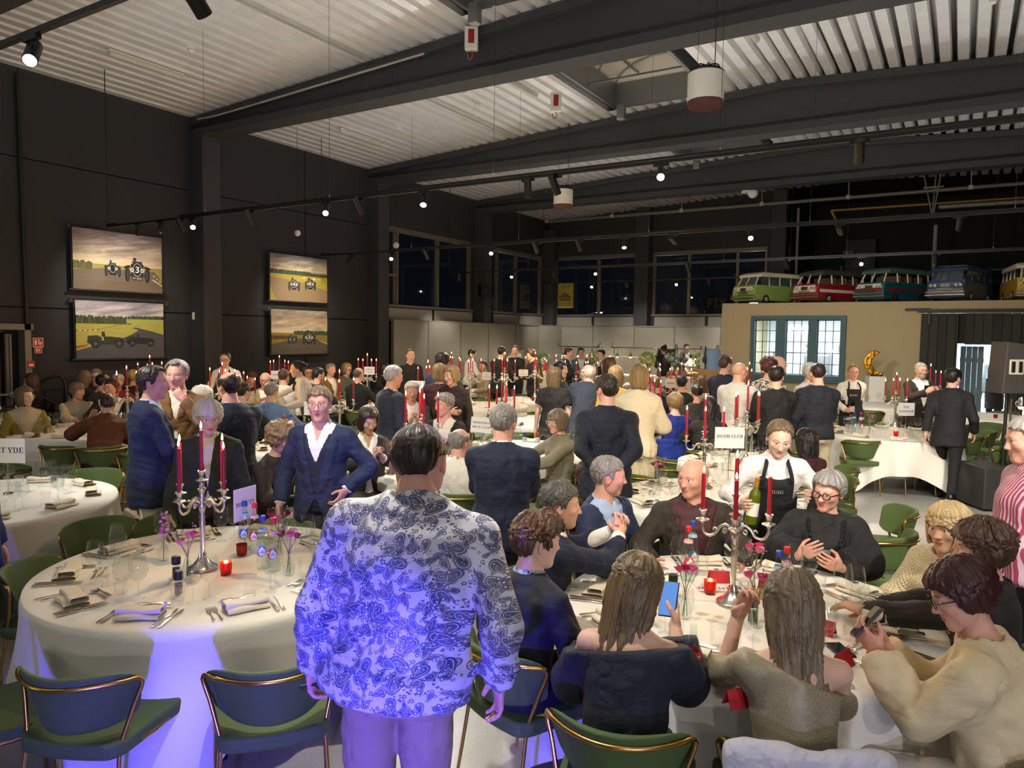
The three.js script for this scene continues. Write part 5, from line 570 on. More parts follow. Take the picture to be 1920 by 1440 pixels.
{ const p = at(1890, 9.3), s = thing('loudspeaker', 'grey loudspeaker with twin round-ended handle slots raised on a pole', 'speaker', [p[0], 0, p[1]], deg(31)); mesh('cabinet', prism([[-.15, 1.48], [.2, 1.48], [.2, 2.06], [-.12, 2.1]], .3, .012).translate(0, 0, -.15), M(0x3d3a37, .6), s); mesh('handle_plate', box(.18, .19, .02, -.01, 1.8, .17, .05), M(0xbdb6a6, .5), s); for (const q of [-.045, .045]) mesh('handle_slot', box(.05, .14, .02, q - .01, 1.8, .178, .024), blackM, s);
  const t = thing('speaker_pole', 'dark pole joining the floor speaker and the raised loudspeaker', 'pole', [p[0], 0, p[1]], deg(31)); mesh('pole', cyl(.02, .02, .96, 0, 1.0, 0, 12), blackM, t); mesh('pole', cyl(.012, .012, .8, .05, 1.0, .02, 10), M(0x55493c, .4, .4), t); mesh('collar', cyl(.032, .032, .07, 0, .58, 0, 12), blackM, t);
  const m = thing('floor_speaker', 'low dark bass speaker on the floor beside the walkway', 'speaker', [p[0], 0, p[1]], deg(31)); mesh('cabinet', box(.74, .52, .6, -.04, .29, 0, .02), M(0x2b2c2a, .6), m); mesh('grip_recess', box(.16, .14, .02, .1, .33, .3, .02), blackM, m); mesh('foot', merge([box(.06, .03, .06, -.3, .015, .2), box(.06, .03, .06, .25, .015, .2), box(.06, .03, .06, -.3, .015, -.2), box(.06, .03, .06, .25, .015, -.2)]), blackM, m);
  const l = at(1918, 7.2), w = thing('clip_lamp', 'small glaring orange lamp on a post at the edge of the picture', 'lamp', [l[0], 0, l[1]], 0), y = heightAt(1918, 763, 7.2); mesh('post', cyl(.014, .014, y + .05, .03, (y + .05) / 2, 0, 10), M(0x3a2c22, .5, .4), w); mesh('foot', cyl(.12, .13, .02, .03, .01, 0), M(0x3a2c22, .5, .4), w); mesh('shade', lathe([[.04, -.0], [.05, .03], [.02, .08], [.015, .09]], 18).translate(0, y, 0), chrome, w); mesh('bulb', new THREE.SphereGeometry(.025, 16, 12).translate(0, y, 0), new THREE.MeshStandardMaterial({ color: 0xffffff, emissive: new THREE.Color(1, .55, .2), emissiveIntensity: 30 }), w); point(new THREE.Color(1, .6, .28), 3, [l[0], y - .06, l[1]], .8); }

// ---------------------------------------------------------------- tables and what stands on them
const velvet = new THREE.MeshPhysicalMaterial({ color: 0x46592a, roughness: .75, sheen: .4, sheenColor: new THREE.Color(.45, .5, .25), sheenRoughness: .5, bumpMap: clothTex, bumpScale: .003 }), brass = new THREE.MeshStandardMaterial({ color: 0xc09a55, metalness: 1, roughness: .28 });
const silver = new THREE.MeshStandardMaterial({ color: 0xd6d1c8, metalness: 1, roughness: .24 }), linen = new THREE.MeshStandardMaterial({ color: 0xdedad0, roughness: .88, bumpMap: weaveTex, bumpScale: .0004 }), napkinM = new THREE.MeshStandardMaterial({ color: 0xd8cfba, roughness: .9, bumpMap: weaveTex, bumpScale: .0006 });
const clearGlass = new THREE.MeshPhysicalMaterial({ color: 0xf7fafa, roughness: .02, transmission: 1, thickness: 0, ior: 1.5 }), cutGlass = new THREE.MeshPhysicalMaterial({ color: 0xffffff, roughness: .03, transmission: 1, thickness: 0, ior: 1.55, bumpMap: dataTex(64, (u, v) => Math.abs(Math.sin(u * PI * 4)) * Math.abs(Math.sin(v * PI * 4)), [7, 3]), bumpScale: .004 });
const makeChair = () => {
  const t = thing('dining_chair', '', 'chair');
  const s = new THREE.Shape(); s.moveTo(-.17, -.2); s.quadraticCurveTo(0, -.235, .17, -.2); s.quadraticCurveTo(.205, -.19, .215, -.14); s.lineTo(.235, .17); s.quadraticCurveTo(.235, .225, .17, .23); s.quadraticCurveTo(0, .245, -.17, .23); s.quadraticCurveTo(-.235, .225, -.235, .17); s.lineTo(-.215, -.14); s.quadraticCurveTo(-.205, -.19, -.17, -.2);
  const sg = new THREE.ExtrudeGeometry(s, { depth: .03, bevelEnabled: true, bevelSize: .014, bevelThickness: .018, bevelSegments: 3, curveSegments: 5 }); sg.rotateX(PI / 2); sg.translate(0, .458, 0); mesh('seat', sg, velvet, t);
  const back = (u, a) => { const w = lerp(.2, .27, .5 + .5 * Math.sin(a)), e = Math.pow(Math.abs(u), 8), h = .125 * (1 - .35 * e), th = .021 * (1 - .5 * e), y = .635 + h * Math.sign(Math.sin(a)) * Math.pow(Math.abs(Math.sin(a)), .45), c = Math.sign(Math.cos(a)) * Math.pow(Math.abs(Math.cos(a)), .5), ww = lerp(.205, .272, clamp((y - .51) / .25, 0, 1)); return [u * ww + Math.sign(u) * u * u * -c * .012, y, -.215 - .22 * (y - .5) + .15 * u * u + c * -th]; };
  mesh('backrest', merge([grid(22, 20, (u, v) => back(u * 2 - 1, -v * 2 * PI)), grid(20, 2, (u, v) => { const p = back(-1, u * 2 * PI), c = back(-1, 0), d = back(-1, PI); return p.map((x, i) => lerp(x, (c[i] + d[i]) / 2, v)); }), grid(20, 2, (u, v) => { const p = back(1, -u * 2 * PI), c = back(1, 0), d = back(1, PI); return p.map((x, i) => lerp(x, (c[i] + d[i]) / 2, v)); })]), velvet, t);
  const rail = []; for (let i = 0; i <= 14; i++) { const u = -1 + i / 7; rail.push([u * .268, .722, -.212 - .22 * .222 + .15 * u * u - .028 * (1 - .3 * u * u)]); } mesh('back_rail', tube([[-.205, .45, -.16], [-.243, .6, -.125], [-.272, .705, -.11], ...rail.slice(1, -1), [.272, .705, -.11], [.243, .6, -.125], [.205, .45, -.16]], .0095, 56, 8), brass, t);
  for (const q of [-1, 1]) { mesh('leg', rod([q * .205, .455, -.16], [q * .225, 0, -.235], .0095, 8, .0075), brass, t); mesh('leg', rod([q * .232, .43, .2], [q * .25, 0, .235], .0095, 8, .0075), brass, t); mesh('side_rail', tube([[q * .205, .45, -.16], [q * .235, .425, 0], [q * .234, .43, .2]], .0095, 10, 8), brass, t); }
  return t; };
const chairKind = kind(makeChair); const chairs = [];
function chair(x, z, turn, label, group) { chairs.push([x, z]); return chairKind([x, 0, z], turn, label, group); }
// glassware, cutlery, linen: one of each, then copies
const wineKind = kind(() => { const t = thing('wine_glass', '', 'glass'); mesh('bowl', lathe([[.004, .09], [.022, .1], [.04, .12], [.047, .145], [.0445, .18], [.036, .225]], 24), clearGlass, t); mesh('stem', lathe([[.034, .001], [.03, .004], [.006, .009], [.0035, .03], [.0035, .075], [.006, .086]], 14), clearGlass, t); return t; });
const tumblerKind = kind(() => { const t = mesh(numbered('tumbler'), lathe([[0, .006], [.03, .004], [.034, .012], [.037, .095], [.035, .095], [.031, .02]], 22), cutGlass); return tag(t, '', 'glass'); });
const napkinKind = kind(() => { const t = thing('napkin', '', 'napkin'); const lay = (y, w, d, h, ph) => grid(12, 14, (u, v) => { const a = v * 2 * PI, e = Math.pow(Math.abs(Math.cos(a)), .4) * Math.sign(Math.cos(a)), s = Math.sin(a); return [(u - .5) * w, y + h * (.5 + .5 * Math.sign(s) * Math.pow(Math.abs(s), .6)) * (1 + .25 * Math.sin(u * 5 + ph)), e * d / 2 + .004 * Math.sin(u * 7 + ph)]; }); mesh('fold', lay(.002, .2, .115, .022, 0), napkinM, t); mesh('fold', move(lay(.022, .205, .08, .024, 2), 0, 0, -.012), napkinM, t); return t; });
const forkShape = (L, w) => { const g = [], tip = L / 2, neck = L / 2 - .075; const h = prism([[-.0035, -L / 2], [.0035, -L / 2], [.006, -L / 2 + .02], [.0035, -L / 2 + .05], [.0022, neck - .02], [w, neck + .012], [w, neck + .03], [-w, neck + .03], [-w, neck + .012], [-.0022, neck - .02], [-.0035, -L / 2 + .05], [-.006, -L / 2 + .02]], .0016, .0006, 1); g.push(h); for (let i = 0; i < 4; i++) { const x = -w + w * .12 + i * w * .587; g.push(prism([[x, neck + .028], [x + w * .25, neck + .028], [x + w * .2, tip], [x + w * .05, tip]], .0016, .0004, 1)); } const m = merge(g); m.rotateX(-PI / 2); m.translate(0, .003, 0); return m; };
const cutKind = (n, geo) => kind(() => { const t = mesh(numbered(n), geo(), silver); return tag(t, '', n.split('_').pop()); });
const forkKind = cutKind('dinner_fork', () => forkShape(.2, .011)), knifeKind = cutKind('table_knife', () => { const a = prism([[-.0045, -.115], [.0045, -.115], [.0075, -.1], [.0055, -.02], [.004, -.005], [-.004, -.005], [-.0055, -.02], [-.0075, -.1]], .004, .002, 2), b = prism([[-.0045, -.005], [.004, -.005], [.0095, .03], [.0095, .09], [.003, .118], [-.003, .112]], .0012, .0004, 1); const m = merge([a, b]); m.rotateX(-PI / 2); m.translate(0, .003, 0); return m; });
const spoonKind = cutKind('dessert_spoon', () => { const h = prism([[-.0035, -.095], [.0035, -.095], [.006, -.08], [.0025, .02], [-.0025, .02], [-.006, -.08]], .0016, .0006, 1); h.rotateX(-PI / 2); const b = new THREE.SphereGeometry(1, 16, 10, 0, 2 * PI, 0, PI / 2); b.rotateX(PI); b.scale(.0195, .008, .031); b.translate(0, .008, -.048); const b2 = b.clone(); b2.scale(1, 1, 1); const m = merge([h, b]); m.translate(0, .003, 0); return m; });
const dforkKind = cutKind('dessert_fork', () => forkShape(.165, .009));
// tablecloth: a square cloth over a round top, hanging in folds, its corners reaching the floor
function cloth(cx, cz, r, rot, label, seed) {
  const half = 1.36, N = 128, drop = a => { const b = ((a - rot) % (PI / 2) + PI / 2) % (PI / 2) - PI / 4, e = half / Math.cos(b > 0 ? PI / 4 - b : PI / 4 + b); return Math.min(e - r, .86); };
  const g = grid(N, 26, (u, v) => { const a = u * 2 * PI; let rr0, y; const v0 = 8 / 26; if (v <= v0 + 1e-6) { rr0 = r * v / v0; y = .757 + .0015 * noise(Math.cos(a) * rr0 * 6 + seed, Math.sin(a) * rr0 * 6, seed); } else { const s = (v - v0) / (1 - v0), D = drop(a), L = s * D, ff = Math.sin(a * 7 + 1.6 * Math.sin(a * 3 + seed) + seed) * .55 + Math.sin(a * 15 + 1.2 * Math.sin(a * 4) + seed * 2) * .38, corner = sstep(.5, .8, D); const amp = .12 * sstep(.02, .65, L); rr0 = r + .012 * sstep(0, .03, L) + amp * (ff + .35) + corner * .1 * sstep(.1, .7, L) ; y = .757 - .012 * sstep(0, .02, s) - Math.max(0, L - .006); y = Math.max(y, .012 + .006 * (1 + Math.sin(a * 31))); } return [cx + Math.cos(a) * rr0, y, cz + Math.sin(a) * rr0, Math.cos(a) * rr0, Math.sin(a) * rr0 + (v > .3 ? (v - .3) : 0)]; }, true);
  g.index.array.reverse?.(); const gi = g.index.array; g.computeVertexNormals(); return solo('tablecloth', g, linenDS, label, 'tablecloth'); }
const linenDS = new THREE.MeshStandardMaterial({ color: 0xdedad0, roughness: .88, bumpMap: weaveTex, bumpScale: .0004, side: THREE.DoubleSide });
function table(x, z, r, name, seed) { const t = thing('round_table', 'round banquet table hidden by the cloth of the ' + name, 'table', [x, 0, z]); mesh('tabletop', cyl(r - .03, r - .03, .026, 0, .734, 0, 48), M(0x6b5a44, .6), t); for (let i = 0; i < 4; i++) { const a = i * PI / 2 + .6; mesh('leg', tube([[Math.cos(a) * (r - .3), .72, Math.sin(a) * (r - .3)], [Math.cos(a) * (r - .25), .4, Math.sin(a) * (r - .25)], [Math.cos(a) * (r - .22), .0, Math.sin(a) * (r - .22)]], .016, 10, 8), blackM, t); } return cloth(x, z, r, seed * 1.7, 'white cloth draped over the ' + name, seed); }
const TT = .759;                                       // height of the laid cloth
const sideOf = (c, s) => { const f = c * FX + s * FZ, q = c * RX + s * RZ, A = f > .42 ? 'far' : f < -.42 ? 'viewer' : '', B = q > .42 ? 'kitchen' : q < -.42 ? 'poster-wall' : ''; return A && B ? A + ' ' + B + ' side' : (A || B) + ' side'; };
function setting(x, z, r, a, lvl, where, o = {}) { // a: direction of the guest seen from the table centre
  const c = Math.cos(a), s = Math.sin(a), P = (f, q) => [x + c * f - s * q, TT, z + s * f + c * q], turn = -a + PI / 2, j = () => (rnd() - .5) * .02, sd = sideOf(c, s), G = n => n + ' on the ' + where; where += ', ' + sd;
  if (lvl >= 1 && !o.noNapkin) napkinKind(P(r - .17 + j(), j()), turn + (rnd() - .5) * .3, 'folded ivory napkin laid on the ' + where, G('napkins'));
  if (lvl >= 2) { for (const q of [.125, .155]) forkKind(P(r - .17 + j(), q + j() * .5), turn + (rnd() - .5) * .08 , 'silver dinner fork laid on the ' + where, G('dinner forks')); for (const q of [-.13, -.16]) knifeKind(P(r - .17 + j(), q + j() * .5), turn + (rnd() - .5) * .1, 'silver knife laid on the ' + where, G('knives')); spoonKind(P(r - .31 + j(), j()), turn + PI / 2 + (rnd() - .5) * .2, 'silver dessert spoon laid on the ' + where, G('dessert spoons')); dforkKind(P(r - .34 + j(), .02 + j()), turn - PI / 2 + (rnd() - .5) * .2, 'silver dessert fork laid on the ' + where, G('dessert forks')); }
  if (lvl >= 1) tumblerKind(P(r - .38 + j(), -.07 + j()), 0, 'cut glass tumbler standing on the ' + where, G('tumblers'));
  const w = o.wine ?? (lvl >= 1 ? 2 : 1); for (let i = 0; i < w; i++) wineKind(P(r - .36 - .06 * i + j(), -.16 - .05 * i + j()), rnd() * 6, 'clear wine glass standing on the ' + where, G('wine glasses')); }
// candelabra with tapers
const wax = new THREE.MeshPhysicalMaterial({ color: 0x9a0f22, roughness: .42, sheen: .2 }), flameM = new THREE.MeshStandardMaterial({ color: 0xffe0a0, emissive: new THREE.Color(1, .66, .28), emissiveIntensity: 14 });
const candelabraKind = kind(() => { const t = thing('candelabrum', '', 'candelabrum');
  mesh('foot', lathe([[0, .0], [.082, 0], [.085, .008], [.078, .018], [.055, .03], [.034, .055], [.02, .08], [.024, .088], [.014, .098]], 28), silver, t);
  mesh('stem', lathe([[.014, .098], [.012, .12], [.016, .128], [.0125, .14], [.0165, .24], [.018, .27], [.013, .29], [.02, .3], [.013, .312], [.018, .345], [.024, .365], [.016, .39], [.019, .41], [.012, .43], [.018, .45], [.026, .462], [.014, .47], [.012, .49], [.016, .5]], 22), silver, t);
  for (let i = 0; i < 4; i++) { const a = i * PI / 2, c = Math.cos(a), s = Math.sin(a), R = r => [c * r, s * r], p = (r, y) => [c * r, y, s * r], am = mesh('arm', merge([tube([p(.015, .385), p(.045, .405), p(.075, .388), p(.1, .352), p(.135, .345), p(.158, .375), p(.16, .42)], .0072, 30, 8), tube([p(.04, .372), p(.052, .362), p(.058, .375), p(.048, .384), p(.04, .376)], .005, 16, 6), tube([p(.095, .366), p(.088, .378), p(.1, .385), p(.108, .374)], .0045, 14, 6)]), silver, t); mesh('cup', lathe([[.008, .405], [.014, .415], [.032, .42], [.034, .424], [.014, .428], [.011, .438], [.014, .455], [.02, .468], [.021, .474], [.012, .47]], 20).translate(c * .16, 0, s * .16), silver, am); }
  mesh('cup', lathe([[.008, .495], [.014, .503], [.032, .508], [.034, .512], [.014, .516], [.011, .528], [.014, .545], [.021, .558], [.022, .564], [.012, .56]], 20), silver, t); return t; });
const candleKind = kind(() => { const t = thing('candle', '', 'candle'); mesh('wax', lathe([[0, 0], [.0105, 0], [.0112, .02], [.0102, .25], [.0085, .256], [0, .254]], 14), wax, t); mesh('wick', rod([0, .252, 0], [.001, .266, 0], .0012, 5), blackM, t); mesh('flame', lathe([[0, .262], [.0045, .267], [.0062, .276], [.004, .292], [0, .308]], 12), flameM, t); return t; });
function candelabrum(x, z, rot, where, o = {}) { const h = o.scale ?? 1; const t = candelabraKind([x, TT, z], rot, 'silver five-armed candelabrum with red tapers on the ' + where, 'candelabra on the ' + where); t.scale.setScalar(h); const pts = [[0, .559], ...[0, 1, 2, 3].map(i => [i, .469])];
  pts.forEach(([i, y], n) => { const a = i * PI / 2 - rot, r = n ? .16 * h : 0, k = candleKind([x + Math.cos(a) * r, TT + y * h, z + Math.sin(a) * r], rnd() * 6, (n ? 'red taper on the ' + sideOf(Math.cos(a), Math.sin(a)).replace(' side', '-side').replace(' ', '-') + ' arm, candelabrum on the ' : 'tall middle red taper of the candelabrum on the ') + where, 'tapers on the ' + where); k.scale.set(1, (o.burn ?? 1) * (1 - .12 * rnd()), 1); });
  point(CANDLE, 1.2, [x, TT + .93 * h, z], .6); }
const votiveKind = kind(() => { const t = thing('candle_holder', '', 'candle holder'); mesh('cup', lathe([[0, .003], [.026, .003], [.032, .03], [.033, .072], [.0315, .072], [.03, .01], [0, .008]], 22), new THREE.MeshPhysicalMaterial({ color: 0xb01c10, roughness: .25, transmission: .55, thickness: 0, ior: 1.4 }), t); mesh('tealight', cyl(.019, .019, .016, 0, .018, 0, 16), whiteP, t); mesh('flame', lathe([[0, .028], [.004, .032], [.005, .04], [0, .056]], 10), new THREE.MeshStandardMaterial({ color: 0xffc070, emissive: new THREE.Color(1, .45, .12), emissiveIntensity: 8 }), t); return t; });
function votive(x, z, where, light) { votiveKind([x, TT, z], 0, 'glowing red glass candle holder on the ' + where, 'red candle holders on the ' + where); if (light) point(new THREE.Color(1, .4, .12), .12, [x, TT + .062, z], .3); }
// bottles of water with their round labels
const spaTex = (bg, ring) => canvasTex(256, 256, (c, w, h) => { c.fillStyle = ring; c.beginPath(); c.arc(128, 128, 122, 0, 7); c.fill(); c.fillStyle = '#f4f4f2'; c.beginPath(); c.moveTo(150, 12); c.bezierCurveTo(150, 60, 236, 100, 232, 158); c.bezierCurveTo(228, 214, 186, 236, 150, 234); c.bezierCurveTo(96, 232, 66, 196, 70, 152); c.bezierCurveTo(76, 96, 140, 70, 150, 12); c.fill(); c.fillStyle = '#1d2f6b'; c.font = 'italic bold 66px sans-serif'; c.textAlign = 'center'; c.fillText('SPA', 152, 182); c.fillRect(138, 110, 8, 16); c.fillRect(152, 100, 8, 26); c.fillRect(166, 112, 8, 14); });
const discMat = t => new THREE.MeshStandardMaterial({ map: t, roughness: .4, alphaTest: .5 });
function discTex(ring) { const t = spaTex('', ring); return t; }
const spaBlue = discMat(discTex('#2a67b5')), spaRed = discMat(discTex('#c62c33'));
const bottleGlass = new THREE.MeshPhysicalMaterial({ color: 0xf3faf9, roughness: .03, transmission: 1, thickness: 0, ior: 1.45 });
const curvedDisc = (r, R, y) => { const g = new THREE.CircleGeometry(R, 28), p = g.attributes.position; for (let i = 0; i < p.count; i++) { const a = p.getX(i) / r; p.setXYZ(i, Math.sin(a) * r, p.getY(i) + y, Math.cos(a) * r); } g.computeVertexNormals(); return g; };
const bottleKind = c => kind(() => { const t = thing('water_bottle', '', 'bottle'); mesh('glass', lathe([[0, .008], [.03, .004], [.037, .01], [.038, .1], [.036, .15], [.03, .2], [.018, .245], [.0145, .265], [.0145, .285]], 24), bottleGlass, t); mesh('cap', lathe([[0, .31], [.014, .309], [.0165, .303], [.0165, .28], [.0145, .278]], 18), M(c ? 0x1f3fa0 : 0xc02027, .4), t); mesh('label', curvedDisc(.0385, .033, .115), c ? spaBlue : spaRed, t); mesh('neck_label', lathe([[.0262, .218], [.0235, .227], [.0212, .236]], 20), M(c ? 0x93b7d8 : 0xd8a9ac, .5), t); return t; });
const bottleBlue = bottleKind(1), bottleRed = bottleKind(0);
function bottles(x, z, where, dx = .09, dz = 0, turn = deg(31)) { bottleBlue([x, TT, z], turn, 'clear water bottle, blue cap and label, on the ' + where, 'blue water bottles on the ' + where); bottleRed([x + dx, TT, z + dz], turn, 'clear water bottle, red cap and label, on the ' + where, 'red water bottles on the ' + where); }
// flowers in small bottle vases
const petal = c => M(c, .6, 0, { sheen: .4 });
function roseGeo(r) { const G = []; for (let q = 0; q < 3; q++) for (let i = 0; i < 5; i++) { const a = i * 1.257 + q * .6, rr1 = r * (.35 + .3 * q); G.push(grid(5, 5, (u, v) => { const b = a + (u - .5) * 1.5, R = rr1 * (.35 + .75 * Math.sin(v * 1.7)), y = r * (v * 1.25 - .1 * q) + r * .05 * Math.sin(u * 9); return [Math.cos(b) * R * (1 - .12 * q * (v > .8 ? -1 : 0)), y, Math.sin(b) * R]; })); } G.push(new THREE.SphereGeometry(r * .45, 8, 6).translate(0, r * .5, 0)); return merge(G); }
const roseG = roseGeo(.021), stemM = M(0x4e6b2c, .6), vaseLathe = lathe([[0, .004], [.028, .004], [.034, .02], [.033, .06], [.018, .09], [.013, .105], [.013, .12], [.019, .13]], 20);
function flowers(x, z, where, kindF, label) { const t = thing('flower_vase', label + ' on the ' + where, 'flowers', [x, TT, z], rnd() * 6); mesh('vase', vaseLathe, clearGlass, t);
  const cs = { pink: [0xd0628a, 0xc9467c, 0xd87a98], rose: [0xc93a76, 0xd3558a, 0xb93069], dark: [0x6d1023, 0x7d1830, 0xc75e8f] }[kindF] ?? [0xd0628a]; if (kindF === 'snap') { mesh('stem', tube([[0, .01, 0], [.01, .15, 0], [.02, .28, .0]], .0022, 10, 5), stemM, t); for (let i = 0; i < 11; i++) { const a = i * 2.4, y = .16 + i * .013; const f = new THREE.SphereGeometry(.014 - .0006 * i, 8, 6); f.scale(1, .8, 1); mesh('flower', move(f, .012 + Math.cos(a) * .016, y, Math.sin(a) * .016), petal(i % 2 ? 0xc4588a : 0xd987ab), t); } return t; }
  const n = 3; for (let i = 0; i < n; i++) { const a = i * 2.1 + rnd(), r = .018 + .012 * rnd(), h = .2 + .05 * rnd(), hx = Math.cos(a) * r * 1.6, hz = Math.sin(a) * r * 1.6; mesh('stem', tube([[Math.cos(a + 2) * .012, .012, Math.sin(a + 2) * .012], [0, .12, 0], [hx, h, hz]], .002, 8, 5), stemM, t); mesh('flower', (() => { const g = roseG.clone(); g.rotateZ(-hx * 6); g.rotateX(hz * 6); return move(g, hx, h, hz); })(), petal(cs[i % cs.length]), t); }
  const sp = []; for (let i = 0; i < 7; i++) { const a = i * .9, h = .22 + .08 * rnd(), r = .03 + .03 * rnd(); sp.push(rod([0, .11, 0], [Math.cos(a) * r, h, Math.sin(a) * r], .0009, 4)); for (let j = 0; j < 3; j++) sp.push(move(new THREE.IcosahedronGeometry(.0045, 0), Math.cos(a) * r + rr(-.012, .012), h + rr(-.01, .015), Math.sin(a) * r + rr(-.012, .012))); } const m = mesh('filler_sprig', merge(sp), M(0xa98a96, .8), t); m.userData.kind = 'stuff'; return t; }
function signTex(lines, font = 54, w = 320, h = 256) { return canvasTex(w, h, (c) => { c.fillStyle = '#d9d6d2'; c.fillRect(0, 0, w, h); c.fillStyle = '#1c2238'; c.textAlign = 'center'; lines.forEach((l, i) => { c.font = 'bold ' + (l[1] ?? font) + 'px serif'; c.fillText(l[0], w / 2 + (l[3] ?? 0), l[2] ?? h / 2 + (i - (lines.length - 1) / 2) * font * 1.5 + font * .33); }); }); }
function sign(px, py, d, w, h, lines, label, o = {}) { // a card on a stiff wire holder; py: row of its middle
  const [x, z] = at(px, d), y = heightAt(px, py, d), t = thing('table_sign', label, 'sign', [x, 0, z], deg(31 + (o.turn ?? 0))); const b = M(0xd9d6d2, .7), m = new THREE.MeshStandardMaterial({ map: signTex(lines, o.font, o.tw ?? 320, Math.round((o.tw ?? 320) * h / w)), roughness: .7 }); const cd = mesh('card', box(w, h, .003, 0, y, 0), [b, b, b, b, m, o.both ? m : b], t); if (o.roll) cd.rotation.z = 0; mesh('holder', merge([rod([0, TT + .004, -.006], [0, y - h * .2, -.006], .003), cyl(.035, .038, .008, 0, TT + .005, -.006), box(.04, .03, .008, 0, y - h / 2 + .01, -.004, .002)]), silver, t); return t; }

// ---------------------------------------------------------------- the tables: place, laying, chairs
const T = {};
function setTable(id, x, z, r, name, o = {}) {
  T[id] = { x, z, r, name, o }; const where = name; table(x, z, r, name, o.seed ?? (Object.keys(T).length)); const n = o.n ?? 10, a0 = o.a0 ?? 0;
  for (let i = 0; i < n; i++) { const a = a0 + i * 2 * PI / n; if (o.settings?.[i] === 0) continue; setting(x, z, r, a, o.lvl ?? 1, where, { wine: o.wine, noNapkin: o.noNapkin && rnd() < .3 }); }
  if (o.bottles) for (const [dx, dz, n] of o.bottles) bottles(x + dx, z + dz, n ? where + ', ' + n : where);
  if (o.votives) for (const [dx, dz, l, n] of o.votives) votive(x + dx, z + dz, n ? where + ', ' + n : where, l);
  if (o.flowers) for (const [dx, dz, k, l] of o.flowers) flowers(x + dx, z + dz, where, k, l ?? 'small bottle vase with pink roses and fine sprigs');
}
const tp = (px, d) => at(px, d);
function candle5(px, yf, d, rot, where, o = {}) { const [x, z] = at(px, d), top = heightAt(px, yf, d), sc = clamp((top - TT) / .865, .8, 1.45); candelabrum(x, z, rot, where, { ...o, scale: sc > 1.05 ? sc : 1, burn: sc > 1.05 ? 1 : clamp((top - TT - .559) / .30, .8, 1.12) }); }
// two nearest tables, fully laid
setTable('t1', -3.6, -2.66, .93, 'blue-lit round table', { lvl: 2, a0: deg(36.5 - 10), seed: 1, bottles: [[-.12, -.3, 'behind the candles'], [.26, -.12, 'beside the red dahlias']], votives: [[.17, .06, 1, 'in front of the candelabrum'], [-.05, -.22, 0, 'behind the candelabrum']], flowers: [[-.34, .1, 'snap', 'single pink snapdragon stem in a small bottle vase'], [.06, .22, 'pink', 'small bottle vase with pale pink carnations'], [.12, -.36, 'dark', 'small bottle vase with pink and dark red blooms'], [.47, -.12, 'dark', 'small bottle vase with dark red dahlias and fine sprigs']] });
setTable('t2', -.88, -3.68, .9, 'table of the fair-haired women', { lvl: 2, a0: deg(58), seed: 2, bottles: [], votives: [[-.2, -.12, 1]], flowers: [] });
setTable('t3', -6.5, -2.72, .92, 'table at the picture edge', { lvl: 1, a0: deg(20), seed: 3, flowers: [[.1, .25, 'dark', 'small bottle vase with red blooms']], votives: [] });
{ const [x, z] = tp(150, 9.8); setTable('t4', x, z, .85, 'table of the mustard wrap', { lvl: 1, a0: .2, seed: 4 }); }
{ const [x, z] = tp(605, 8.8); setTable('t5', x, z, .9, 'table behind the three-piece suit', { lvl: 1, a0: .1, seed: 5, flowers: [[-.45, .1, 'pink', 'small bottle vase with pink orchids']] }); const b = at(530, 9.3); bottleRed([b[0], TT, b[1]], .5, 'clear water bottle with red cap behind the curly-haired woman', 'x'); const c = at(544, 9.35); bottleBlue([c[0], TT, c[1]], .5, 'clear water bottle with pale cap beside the card with E-TYPE', 'y'); }
{ const [x, z] = tp(835, 7.35); setTable('t6', x, z, .75, 'table with the club card', { lvl: 1, a0: .3, seed: 6, flowers: [[-.35, .35, 'rose', 'low vase with bright pink blooms'], [-.1, -.2, 'dark', 'small vase with red blooms']] }); const b = at(733, 6.95); bottleRed([b[0], TT, b[1]], .55, 'clear water bottle with red label beside the smiling woman', 'z'); }
{ const [x, z] = tp(990, 8.6); setTable('t7', x, z, .9, 'table of the sage jacket', { lvl: 1, a0: .5, seed: 7 }); const b = at(985, 7.9); bottles(b[0], b[1], T.t7.name, .13, -.06); }
setTable('t8', -1.68, -6.15, .9, 'table behind the bald man', { lvl: 2, a0: .4, seed: 8, flowers: [[-.2, .1, 'rose', 'small bottle vase with deep pink roses'], [.1, -.3, 'pink', 'small bottle vase with violet and pink blooms'], [-.55, .0, 'dark', 'low vase with dark pink blooms']], bottles: [[.3, -.1]] });
{ const [x, z] = tp(1400, 7.95); setTable('t8b', x, z, .7, 'table behind the waitress', { lvl: 1, a0: .2, seed: 9, flowers: [[-.1, .2, 'pink', 'small vase with violet blooms']] }); }
setTable('t9', -.85, -11.95, .92, 'table with the paddock card', { lvl: 1, a0: .1, seed: 10, votives: [[.1, .25, 1, 'by the card'], [-.75, .4, 0, 'by the bottles']], flowers: [[-.25, .15, 'dark', 'low vase with red blooms']], bottles: [[-.45, .25]] });
